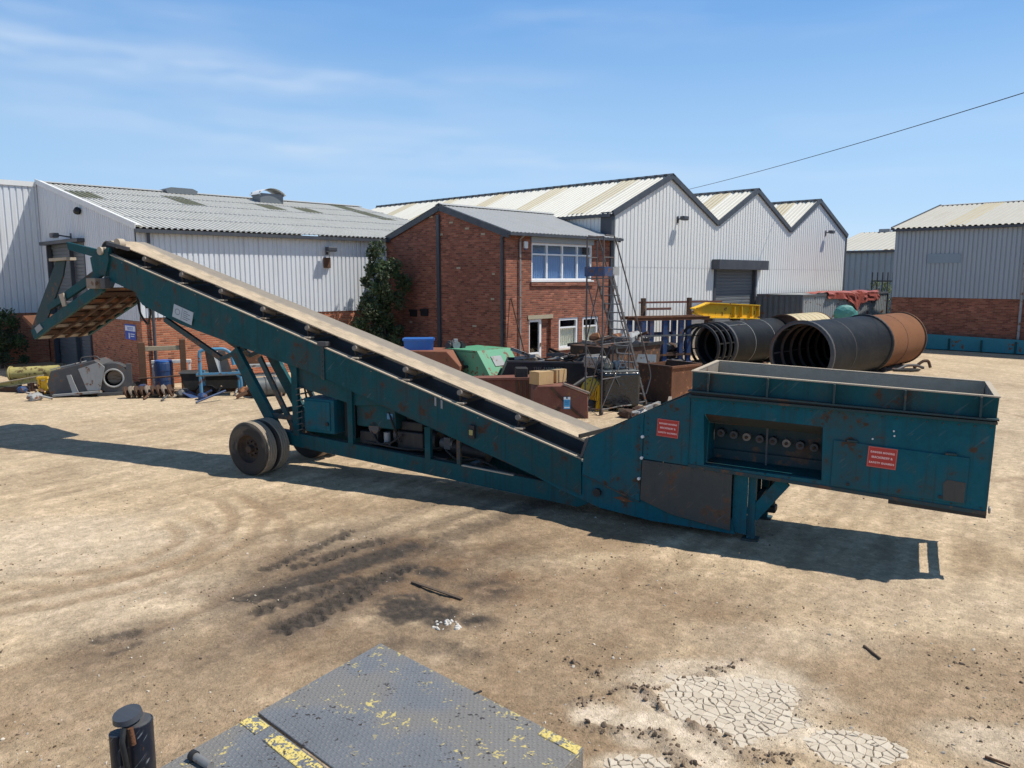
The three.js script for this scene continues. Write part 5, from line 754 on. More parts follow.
  // boot and chute at the low end
  const CH = -1.10;
  for (const [z0, z1, near] of [[-0.03, 0.0, 1], [CH, CH + 0.03, 0]]) {
    part('boot_plate', prism([[-3.55, T(-3.55) - 0.56], [-2.76, 0.37], [-2.11, 0.18], [-1.34, 0.10], [-0.14, 0.085], [-0.20, 0.30], [-1.48, 0.55], [-2.41, 0.80], [-2.41, T(-2.41) - 0.02], [-2.9, T(-2.9) - 0.4]], z0 - (near ? 0.03 : -0.03), z1 - (near ? 0.03 : -0.03)), M.tealBright, cv);
    part('chute_panel', prism([[-2.37, 1.19], [-1.462, 1.682], [-1.50, 0.36], [-2.40, 0.66]], z0 + 0.012 * (near ? 1 : -1), z1 + 0.012 * (near ? 1 : -1), 0.004), M.tealBright, cv);
    part('chute_panel', prism([[-1.452, 1.69], [-0.80, 2.0], [-0.80, 0.985], [-1.465, 1.015]], z0 + 0.012 * (near ? 1 : -1), z1 + 0.012 * (near ? 1 : -1), 0.004), M.tealBright, cv);
    part('chute_guard', prism([[-1.47, 1.00], [-0.20, 0.965], [-0.20, 0.14], [-1.02, 0.25], [-1.49, 0.41]], z0 + 0.022 * (near ? 1 : -1), z1 + 0.022 * (near ? 1 : -1), 0.004), M.darkPlate, cv);
    part('chute_edge', bar([-2.37, 1.20, (z0 + z1) / 2], [-0.82, 2.0, (z0 + z1) / 2], 0.05, 0.012), M.tealWorn, cv);
  }
  part('hinge_pin', [cyl([-1.475, 1.03, 0.012], [-1.475, 1.03, 0.05], 0.022), cyl([-1.51, 0.72, 0.012], [-1.51, 0.72, 0.05], 0.022), cyl([-1.47, 1.34, 0.012], [-1.47, 1.34, 0.05], 0.02)].slice(0, 1), M.white, cv); part('hinge_pin', cyl([-1.51, 0.72, 0.012], [-1.51, 0.72, 0.05], 0.022), M.white, cv); part('hinge_pin', cyl([-1.47, 1.34, 0.012], [-1.47, 1.34, 0.05], 0.022), M.white, cv);
  part('boot_bearing', [cyl([-2.16, 0.42, -0.05], [-2.16, 0.42, 0.03], 0.06, 0.06, 14)], M.black, cv); part('rust_patch', prism([[-1.92, 0.37], [-1.72, 0.33], [-1.6, 0.345], [-1.8, 0.40]], -0.0285, -0.024), M.rust, cv);
  part('chute_back', [bx(-0.86, -0.83, 0.2, 1.9, CH + 0.03, -0.03)], M.black, cv); part('chute_floor', [prism([[-2.4, 0.42], [-0.2, 0.12], [-0.2, 0.14], [-2.4, 0.45]], CH + 0.06, -0.06)], M.black, cv);
  part('skirt_strip', [prism([[-2.44, 0.93], [-2.40, 0.93], [-2.30, 1.22], [-2.34, 1.24]], -0.10, 0.02)], M.casing, cv); part('skirt_strip', [bar([-2.5, 1.22, -0.1], [-2.28, 1.22, -0.95], 0.03, 0.06)], M.rubber, cv); part('tail_bracket', [bar([-2.52, T(-2.5) + 0.02, -0.04], [-2.38, T(-2.4) - 0.02, -0.04], 0.08, 0.03)], M.dusty, cv);
  // hopper body
  const HB = 0.03, HF = -1.47, bot = a => lerp(0.975, 0.80, (a + 0.81) / 3.59), top = a => lerp(1.965, 1.90, (a + 0.78) / 3.58), led = a => lerp(2.065, 1.968, (a + 0.78) / 3.58), rim = a => lerp(2.315, 2.212, (a + 0.78) / 3.58);
  const aL = -0.80, aR = 2.79;
  const hb = part('hopper_wall', prism([[aL, bot(aL)], [aR - 0.02, bot(aR)], [aR, top(aR)], [aL + 0.01, top(aL)]], HB - 0.05, HB, 0, [[[-0.585, 1.03], [0.935, 0.995], [0.915, 1.70], [-0.61, 1.745]]]), M.tealBright, cv);
  part('hopper_wall', prism([[aL, bot(aL)], [aR - 0.02, bot(aR)], [aR, top(aR)], [aL + 0.01, top(aL)]], HF, HF + 0.05), M.tealBright, cv);
  part('end_wall', [prism([[aL, bot(aL)], [aL + 0.05, bot(aL)], [aL + 0.05, top(aL)], [aL, top(aL)]], HF + 0.05, HB - 0.05)], M.tealBright, cv); part('end_wall', prism([[aR - 0.065, 1.36], [aR - 0.02, 1.36], [aR - 0.01, top(aR)], [aR - 0.055, top(aR)]], HF + 0.05, HB - 0.05), M.tealBright, cv);
  part('end_lip', [bx(aR - 0.115, aR - 0.03, 0.80, 0.88, HF + 0.05, HB - 0.05)], M.tealWorn, cv); part('belly_pan', prism([[aL + 0.05, 0.99], [2.56, 0.835], [2.56, 0.86], [aL + 0.05, 1.015]], HF + 0.05, HB - 0.05), M.tealWorn, cv);
  part('bottom_skirt', prism([[1.72, bot(1.72)], [1.72, bot(1.72) - 0.055], [aR - 0.02, bot(aR) - 0.045], [aR - 0.02, bot(aR)]], HB - 0.12, HB - 0.01), M.black, cv); part('bottom_angle', prism([[aL, bot(aL)], [aR - 0.02, bot(aR)], [aR - 0.02, bot(aR) + 0.045], [aL, bot(aL) + 0.045]], HB + 0.001, HB + 0.012), M.tealWorn, cv); part('lifting_eye', [new THREE.TorusGeometry(0.035, 0.012, 6, 14).rotateY(Math.PI / 2).translate(aR + 0.01, 0.86, HB - 0.03).toNonIndexed()], M.steel, cv);
  part('feeder_drum', cyl([2.25, 1.12, HF + 0.12], [2.25, 1.12, HB - 0.12], 0.19, 0.19, 20), M.rubber, cv);
  // opening in the near wall: sloping canopy, reveals, back with rollers
  part('opening_canopy', prism([[0, 0], [1.50, -0.04], [1.50, -0.055], [0, -0.015]], 0, 0.30).applyMatrix4(new THREE.Matrix4().makeTranslation(-0.60, 1.742, HB - 0.05).multiply(new THREE.Matrix4().makeRotationX(-0.52)).multiply(new THREE.Matrix4().makeTranslation(0, 0, -0.30))), M.darkPlate, cv); part('opening_roof', bx(-0.62, 0.95, 1.565, 1.58, -0.60, -0.29), M.darkPlate, cv);
  part('opening_back', [bx(-0.59, 0.94, 1.0, 1.72, -0.60, -0.575)], M.tealWorn, cv); part('opening_sill', prism([[-0.58, 1.035], [0.935, 1.0], [0.935, 1.13], [-0.58, 1.16]], -0.52, -0.50), M.tealWorn, cv); part('opening_floor', prism([[-0.585, 1.025], [0.935, 0.99], [0.935, 1.0], [-0.585, 1.035]], -0.575, HB - 0.055), M.teal, cv);
  part('opening_reveal', prism([[-0.62, 1.02], [-0.585, 1.03], [-0.61, 1.75], [-0.64, 1.75]], -0.575, HB - 0.052), M.tealBright, cv); part('opening_reveal', prism([[0.936, 0.99], [0.96, 0.99], [0.95, 1.71], [0.918, 1.70]], -0.575, HB - 0.052), M.dustSteel, cv);
  for (let k = 0; k < 8; k++) { const a = -0.47 + k * 0.178, y = 1.40 - 0.012 * k; const r = part('feeder_roller', cyl([a, y, -0.574], [a, y, -0.44], 0.055, 0.055, 16), k % 3 === 2 ? M.dustSteel : M.casing, cv); part('roller_pin', cyl([a, y, -0.44], [a, y, -0.41], 0.022, 0.022, 8), M.rustDark, r); }
  part('opening_post', bx(0.16, 0.185, 1.02, 1.57, -0.40, -0.38), M.casing, cv);
  // ledge, stiffened rim, dusty lip
  part('ledge', [prism([[aL - 0.02, top(aL)], [aR + 0.01, top(aR)], [aR + 0.01, top(aR) + 0.03], [aL - 0.02, top(aL) + 0.03]], HB - 0.04, HB + 0.05)], M.tealWorn, cv); part('ledge', [prism([[aL - 0.02, led(aL) - 0.02], [aR + 0.02, led(aR) - 0.02], [aR + 0.02, led(aR)], [aL - 0.02, led(aL)]], HB - 0.05, HB + 0.085)], M.tealWorn, cv);
  part('ledge_web', prism([[aL, top(aL) + 0.031], [aR, top(aR) + 0.031], [aR, led(aR) - 0.021], [aL, led(aL) - 0.021]], HB - 0.03, HB), M.black, cv);
  const rimP = (z0, z1, m) => part('rim_wall', prism([[aL + 0.02, led(aL) + 0.001], [aR, led(aR) + 0.001], [aR + 0.01, rim(aR)], [aL + 0.02, rim(aL)]], z0, z1), m, cv);
  rimP(HB - 0.03, HB + 0.0, M.teal); rimP(HF, HF + 0.03, M.dusty); part('rim_lining', prism([[aL + 0.05, 1.80], [aR - 0.07, 1.75], [aR - 0.03, rim(aR) - 0.005], [aL + 0.05, rim(aL) - 0.005]], HF + 0.051, HF + 0.06), M.dusty, cv);
  part('rim_lining', bx(aL + 0.055, aR - 0.08, 1.82, 2.12, HB - 0.075, HB - 0.052), M.dustSteel, cv);
  for (const [a, n] of [[aL + 0.02, 0], [aR - 0.03, 1]]) part('rim_wall', prism([[a, led(a) + 0.001], [a + 0.03, led(a) + 0.001], [a + 0.035, rim(a)], [a, rim(a)]], HF + 0.03, HB - 0.03), M.dustSteel, cv);
  part('rim_lip', prism([[aL, rim(aL)], [aR + 0.02, rim(aR)], [aR + 0.02, rim(aR) + 0.016], [aL, rim(aL) + 0.016]], HB - 0.05, HB + 0.012), M.dusty, cv); part('rim_lip', prism([[aL, rim(aL)], [aR + 0.02, rim(aR)], [aR + 0.02, rim(aR) + 0.016], [aL, rim(aL) + 0.016]], HF - 0.01, HF + 0.05), M.dusty, cv);
  part('rim_lip', bx(aL, aL + 0.06, rim(aL) + 0.001, rim(aL) + 0.016, HF + 0.05, HB - 0.05), M.dusty, cv); part('rim_lip', bx(aR - 0.04, aR + 0.02, rim(aR) + 0.001, rim(aR) + 0.016, HF + 0.05, HB - 0.05), M.dusty, cv);
  for (const a of [-0.55, 0.22, 1.03, 1.83, 2.62]) part('stiffener', prism([[a - 0.012, led(a) + 0.001], [a + 0.012, led(a) + 0.001], [a + 0.012, rim(a) - 0.002], [a - 0.012, rim(a) - 0.002]], HB + 0.0005, HB + 0.07), M.tealWorn, cv);
  part('hopper_chute', [basis(bx(0, 3.4, 0, 0.02, 0, 0.9), [aL + 0.1, 1.95, HF + 0.07], [1, 0, 0], [0, 0.45, 0.9])], M.dustSteel, cv); part('feeder_belt', bx(aL + 0.2, 2.4, 1.32, 1.34, -1.15, -0.64), M.belt, cv);
  // hinged access door
  const dr = part('access_door', prism([[1.045, 0.945], [2.545, 0.905], [2.555, 1.475], [1.055, 1.545]], HB + 0.001, HB + 0.022, 0.004), M.tealBright, cv);
  for (const a of [1.27, 2.36]) { part('hinge', [cyl([a - 0.06, 1.565 - (a - 1.05) * 0.046, HB + 0.02], [a + 0.06, 1.562 - (a - 1.05) * 0.046, HB + 0.02], 0.018)], M.tealWorn, dr); }
  part('door_patch', prism([[2.31, 0.93], [2.53, 0.925], [2.535, 1.17], [2.34, 1.185], [2.30, 1.14]], HB + 0.023, HB + 0.028), M.darkPlate, dr); part('latch', [cyl([1.25, 0.99, HB + 0.02], [1.25, 0.99, HB + 0.035], 0.022), bx(1.0, 1.01, 0.9, 0.91, HB + 0.02, HB + 0.03)].slice(0, 1), M.black, dr); part('latch', cyl([2.28, 0.965, HB + 0.02], [2.28, 0.965, HB + 0.035], 0.022), M.black, dr);
  for (const [a, y] of [[1.73, 1.72], [1.74, 1.66], [1.5, 1.6]]) part('bolt', cyl([a, y, HB], [a, y, HB + 0.012], 0.012, 0.012, 6), M.white, cv);
  const rs = signTex(192, 160, (x, w, h) => { x.fillStyle = '#b8352c'; x.fillRect(0, 0, w, h); x.strokeStyle = '#c9736a'; x.lineWidth = 4; x.strokeRect(4, 4, w - 8, h - 8); x.fillStyle = '#f3d9d2'; x.textAlign = 'center'; x.font = 'bold 22px sans-serif'; x.fillText('DANGER MOVING', w / 2, 48, 160); x.font = 'bold 23px sans-serif'; x.fillText('MACHINERY &', w / 2, 88, 140); x.font = 'bold 22px sans-serif'; x.fillText('SAFETY GUARDS', w / 2, 130, 172); });
  sign('warning_sign', 0.33, 0.26, rs, cv, [1.62, 1.375, HB + 0.027], [0, 0, -0.045]); sign('warning_sign', 0.31, 0.25, rs, cv, [-1.11, 1.49, 0.018], [0, 0, -0.05]);
  // bolt heads along the flanges and panel edges
  { const bg = new THREE.CylinderGeometry(0.011, 0.011, 0.012, 6).rotateX(Math.PI / 2).toNonIndexed(), bolt = (a, y, z, m = M.tealWorn) => { const b = part('bolt', bg, m, cv); b.position.set(a, y, z); };
    for (let k = 0; k < 22; k++) bolt(-0.72 + k * 0.165, top(-0.72 + k * 0.165) - 0.045, HB + 0.005); for (let k = 0; k < 12; k++) bolt(-0.70 + k * 0.31, bot(-0.7 + k * 0.31) + 0.075, HB + 0.005, M.black); for (let k = 0; k < 7; k++) { bolt(-1.40, 1.08 + k * 0.09, 0.018); bolt(-1.53, 0.5 + k * 0.16, 0.018); } for (let k = 0; k < 24; k++) { const a = -12.6 + k * 0.42; bolt(a, T(a) - 0.05, 0.005, k % 5 ? M.tealWorn : M.dustSteel); } for (let k = 0; k < 8; k++) { bolt(-1.38 + k * 0.16, 0.95 - k * 0.003, 0.027, M.casing); } for (let k = 0; k < 6; k++) bolt(-7.36, T(-7.36) - 0.08 - k * 0.085, 0.026); }
  part('weld_bead', bar([-2.38, 0.665, 0.012], [-1.50, 0.365, 0.012], 0.015, 0.018), M.tealWorn, cv);
  // leg frame under the hopper
  part('leg_plate', prism([[-0.19, 0.96], [0.0, 0.955], [0.0, 0.09], [-0.19, 0.11]], -0.10, -0.06), M.tealBright, cv); part('leg_plate', prism([[-0.19, 0.96], [-0.02, 0.955], [-0.02, 0.10], [-0.19, 0.12]], -1.3, -1.27), M.tealBright, cv);
  for (const z of [-0.16, -1.24]) { const lg = part('leg', [bx(-0.0, 0.10, 0.0, 0.95, z - 0.05, z + 0.05)], M.tealBright, cv); part('foot', rb(-0.06, 0.16, -0.01, 0.03, z - 0.1, z + 0.1, 0.005), M.tealWorn, lg); part('leg_brace', bar([0.06, 0.34, z], [0.46, 0.88, z], 0.07, 0.17, [-0.8, 0.6, 0]), M.tealBright, cv); part('leg_head', bar([-0.19, 0.93, z], [0.55, 0.90, z], 0.07, 0.07), M.tealBright, cv); }
  part('leg_tie', bar([0.05, 0.45, -0.21], [0.05, 0.45, -1.19], 0.07, 0.08), M.tealWorn, cv); part('jack', [cyl([0.20, 0.3, -0.9], [0.20, 0.88, -0.9], 0.05), rb(0.13, 0.27, 0.22, 0.32, -1.0, -0.8, 0.02)], M.black, cv);
}

// ---------------------------------------------------------------- scrap and plant standing about the yard
const onG = (x, y, dy = 0) => { const p = G(x, y); return [p[0], dy, p[2]]; };
const YR = YROT;
// --- left group, by the warehouse gable
{
  const o = thing('steel_roller', 'pale yellow painted steel roller lying on beams by the warehouse', 'roller', onG(36, 389), 0.15);
  part('barrel', cyl([-0.68, 0.52, 0], [0.70, 0.56, -0.1], 0.20, 0.20, 18), M.yellowPale, o); part('end_plate', cyl([-0.72, 0.52, 0], [-0.68, 0.52, 0], 0.24, 0.24, 18), M.yellowPale, o); part('cradle', [bx(-0.6, -0.5, 0, 0.36, -0.2, 0.2), bx(0.45, 0.55, 0, 0.4, -0.3, 0.1), bx(-0.7, 0.7, 0.02, 0.1, -0.12, -0.02)], M.rustDark, o);
  const b = thing('cream_beam', 'dirty cream steel beam lying tilted in front of the yellow roller', 'beam', onG(20, 391), 0.2);
  part('web', bar([-1.1, 0.12, 0.2], [0.75, 0.42, 0.1], 0.05, 0.16), M.yellowPale, b); part('flange', bar([-1.1, 0.20, 0.2], [0.75, 0.50, 0.1], 0.16, 0.025), M.timberPale, b); part('flange', bar([-1.1, 0.04, 0.2], [0.75, 0.34, 0.1], 0.16, 0.025), M.timberPale, b);
  part('prop', [bx(0.3, 0.45, 0, 0.28, 0.05, 0.2)], M.rustDark, b);
  const c = thing('dark_beam', 'dark rusty steel beam lying on the dirt below the cream beam', 'beam', onG(14, 392), 0.05); part('web', bar([-1.3, 0.10, 0], [0.55, 0.08, 0.1], 0.04, 0.16), M.rustDark, c); part('flange', bar([-1.3, 0.185, 0], [0.55, 0.165, 0.1], 0.14, 0.02), M.black, c);
  const d = thing('orange_bracket', 'small orange yellow steel bracket standing on the dirt', 'bracket', onG(44, 394), 0.1); part('upright', bx(-0.14, -0.08, 0, 0.5, -0.05, 0.05), M.yellow, d); part('upright', bx(0.08, 0.14, 0, 0.5, -0.05, 0.05), M.yellow, d); part('base', bx(-0.22, 0.2, 0, 0.05, -0.1, 0.12), M.yellow, d); part('top_bar', rb(-0.16, 0.16, 0.46, 0.54, -0.06, 0.06, 0.01), M.yellow, d); part('web', bx(-0.08, 0.08, 0.1, 0.4, -0.02, 0.02), M.yellow, d);
}
{
  const o = thing('grey_machine_casing', 'dark grey machine casing with pale panels lying tipped beside a round fan housing', 'casing', onG(80, 396), 0.12);
  const c = part('shell', [prism([[-0.78, 0.02], [0.62, 0.05], [0.78, 0.98], [0.55, 1.12], [0.0, 0.98], [-0.72, 0.80], [-0.86, 0.4]], -0.75, 0.15, 0.03)], M.casing, o);
  part('rib', prism([[-0.10, 0.03], [0.08, 0.03], [-0.14, 0.68], [-0.26, 0.66]], 0.152, 0.20), M.casingLight, c); part('side_panel', prism([[0.30, 0.18], [0.66, 0.20], [0.84, 0.90], [0.66, 1.05], [0.08, 0.85]], 0.151, 0.185), M.casingLight, c); part('top_panel', prism([[-0.74, 0.82], [0.02, 1.0], [0.02, 1.03], [-0.74, 0.85]], -0.6, 0.12), M.casingLight, c); part('skid', bar([-0.66, 0.06, 0.24], [0.72, 0.16, 0.24], 0.14, 0.06), M.casingLight, c); part('handle', pipe([[0.05, 1.0, -0.1], [0.1, 1.16, -0.1], [0.5, 1.2, -0.1], [0.62, 1.1, -0.1]], 0.02), M.casing, c);
  const f = thing('fan_housing', 'round grey fan housing with open inlet standing beside the tipped casing', 'fan housing', onG(116, 394), 0.35);
  const sc = []; for (let k = 0; k <= 28; k++) { const a = k / 28 * Math.PI * 2 - 0.4, r = 0.42 + 0.09 * k / 28; sc.push([Math.cos(a) * r, 0.53 + Math.sin(a) * r]); } const hole = []; for (let k = 0; k < 24; k++) { const a = -k / 24 * Math.PI * 2; hole.push([Math.cos(a) * 0.26, 0.53 + Math.sin(a) * 0.26]); }
  part('front_plate', prism(sc, 0.24, 0.27, 0, [hole]), M.casing, f); part('rear_plate', prism(sc, -0.32, -0.29), M.casing, f);
  const vol = []; for (let k = 0; k < 28; k++) { const p = sc[k], q = sc[k + 1]; vol.push(bar([p[0], p[1], -0.025], [q[0], q[1], -0.025], 0.53, 0.02, [0, 0, 1].map((v, i) => i === 2 ? 0 : [p[0], p[1] - 0.53][i]))); } part('volute', vol, M.casing, f);
  part('inlet_ring', [new THREE.TorusGeometry(0.27, 0.03, 8, 28).translate(0, 0.53, 0.28).toNonIndexed()], M.casingLight, f); part('impeller', [cyl([0, 0.53, -0.2], [0, 0.53, 0.05], 0.22, 0.20, 18)], M.dustSteel, f); part('base', [rb(-0.48, 0.48, 0, 0.10, -0.35, 0.34, 0.01), bx(0.36, 0.5, 0.1, 0.95, 0.1, 0.26)], M.casing, f);
  const bk = solo('grey_bucket', 'small grey bucket on the dirt beside the fan housing', 'bucket', [lathe([[0, 0], [0.12, 0], [0.16, 0.28], [0.17, 0.29], [0.15, 0.285], [0.11, 0.02], [0, 0.02]], 16)], M.casing, onG(141, 391)); void bk;
  const a = thing('screw_auger', 'muddy steel screw auger lying on the dirt beside the fan housing', 'auger', onG(149, 398), 0.12);
  part('shaft', cyl([-0.72, 0.16, 0], [0.72, 0.20, -0.05], 0.05), M.rustDark, a);
  for (let k = 0; k < 9; k++) { const g = new THREE.CylinderGeometry(0.19, 0.19, 0.045, 18).rotateZ(Math.PI / 2 + 0.35).translate(-0.62 + k * 0.155, 0.185 + 0.004 * k, -0.003 * k).toNonIndexed(); part('flight', g, k % 3 === 1 ? M.dustSteel : M.rustDark, a); }
}
{
  const o = thing('timber_goalpost', 'brown timber goalpost frame with a pale cross rail against the brick wall', 'frame', onG(165, 390), 0.42);
  part('post', rb(-0.70, -0.50, 0, 1.55, -0.1, 0.1, 0.01), M.timber, o); part('post', rb(0.50, 0.68, 0, 1.62, -0.1, 0.1, 0.01), M.timber, o); part('cross_rail', rb(-0.50, 0.50, 1.28, 1.42, -0.05, 0.05, 0.01), M.timberPale, o); part('lower_rail', cyl([-0.75, 0.42, 0.13], [0.75, 0.46, 0.13], 0.025), M.rustDark, o);
  const t = thing('white_trestle', 'white painted trestle standing in front of the timber frame', 'trestle', onG(168, 388), 0.3); part('rail', rb(-0.45, 0.75, 0.82, 0.92, -0.05, 0.05, 0.01), M.white, t); part('leg', bar([-0.40, 0, 0.1], [-0.40, 0.84, 0], 0.06, 0.06), M.white, t); part('leg', bar([0.7, 0, 0.1], [0.7, 0.84, 0], 0.06, 0.06), M.white, t);
  const b = thing('blue_plastic_drum', 'dark blue plastic drum beneath the white trestle', 'drum', onG(165, 389)); part('body', lathe([[0, 0], [0.26, 0], [0.29, 0.06], [0.28, 0.28], [0.295, 0.30], [0.28, 0.33], [0.28, 0.6], [0.295, 0.62], [0.28, 0.65], [0.285, 0.85], [0.25, 0.9], [0, 0.9]], 20), M.bluePaint, b); part('lid', cyl([0, 0.9, 0], [0, 0.94, 0], 0.27, 0.26, 20), M.blue, b);
  const f = thing('blue_tube_stand', 'light blue tubular steel stand with two legs and top rail', 'stand', onG(208, 397), 0.35);
  part('top_rail', pipe([[-0.18, 1.2, 0], [-0.16, 1.38, 0], [-0.02, 1.44, 0], [0.5, 1.44, 0], [0.7, 1.30, 0], [0.78, 0.95, 0]], 0.05, 8, false, 40), M.blueLight, f); part('leg', cyl([-0.18, 0, 0], [-0.18, 1.3, 0], 0.05), M.blueLight, f); part('leg', pipe([[0.85, 0.66, 0], [0.95, 0.55, 0], [0.97, 0.3, 0], [0.9, 0, 0]], 0.045), M.blueLight, f); part('shelf_rail', bar([-0.3, 0.70, 0], [0.95, 0.70, 0], 0.06, 0.07), M.blueLight, f); part('rear_leg', cyl([-0.1, 0, -0.6], [-0.1, 0.75, -0.6], 0.04), M.blueLight, f); part('rear_leg', cyl([0.9, 0, -0.6], [0.9, 0.75, -0.6], 0.04), M.blueLight, f); part('shelf', bx(-0.3, 1.0, 0.64, 0.68, -0.7, 0.05), M.tankGrey, f);
  for (const [x, w, m, l] of [[0.05, 0.10, M.black, 'black sheet offcut leaning in the light blue tubular stand'], [0.26, 0.06, M.white, 'white sheet offcut leaning in the light blue tubular stand'], [0.42, 0.12, M.casing, 'grey sheet offcut leaning in the light blue tubular stand']]) { const q = onG(208, 397); solo('sheet_offcut', l, 'sheet', prism([[x, 0.69], [x + 0.3, 0.69], [x + 0.12, 1.36], [x - 0.08, 1.36]], -0.32, -0.32 + w * 0.2), m, q, 0.35); }
  const k = thing('black_trough_tank', 'dark muddy trough tank on the dirt behind the light blue stand', 'trough', onG(219, 391), 0.32); part('tank', prism([[-0.95, 0.1], [0.8, 0.1], [1.05, 0.62], [-1.1, 0.66]], -0.5, 0.35, 0.02), M.rubber, k); part('rim', [bar([-1.12, 0.66, 0.36], [1.06, 0.63, 0.36], 0.06, 0.05), bar([-1.12, 0.66, -0.5], [1.06, 0.63, -0.5], 0.06, 0.05)].slice(0, 1), M.tankGrey, k); part('skid', bx(-0.9, 0.8, 0, 0.1, 0.1, 0.25), M.rustDark, k); part('skid', bx(-0.9, 0.8, 0, 0.1, -0.45, -0.3), M.rustDark, k);
  const dr = thing('grey_steel_drum', 'grey steel drum lying on its side beyond the conveyor struts', 'drum', onG(270, 396), 0.5); part('body', cyl([-0.42, 0.30, 0], [0.42, 0.30, 0], 0.29, 0.29, 22), M.tankGrey, dr); for (const x of [-0.42, -0.14, 0.14, 0.42]) part('hoop', cyl([x - 0.015, 0.30, 0], [x + 0.015, 0.30, 0], 0.305, 0.305, 22), M.casing, dr);
  const pl = thing('pale_bench', 'low pale steel bench with brown boards behind the conveyor struts', 'bench', onG(262, 388), 0.4); part('top', bx(-0.7, 0.7, 0.72, 0.80, -0.3, 0.3), M.casingLight, pl); part('board', prism([[-0.6, 0.81], [0.1, 0.81], [0.05, 1.15], [-0.5, 1.2]], -0.1, -0.05), M.rust, pl); for (const [x, z] of [[-0.65, 0.25], [0.65, 0.25], [-0.65, -0.25], [0.65, -0.25]]) part('leg', bx(x - 0.04, x + 0.04, 0, 0.72, z - 0.04, z + 0.04), M.casingLight, pl); part('shelf', bx(-0.68, 0.68, 0.42, 0.47, -0.28, 0.28), M.casingLight, pl);
}
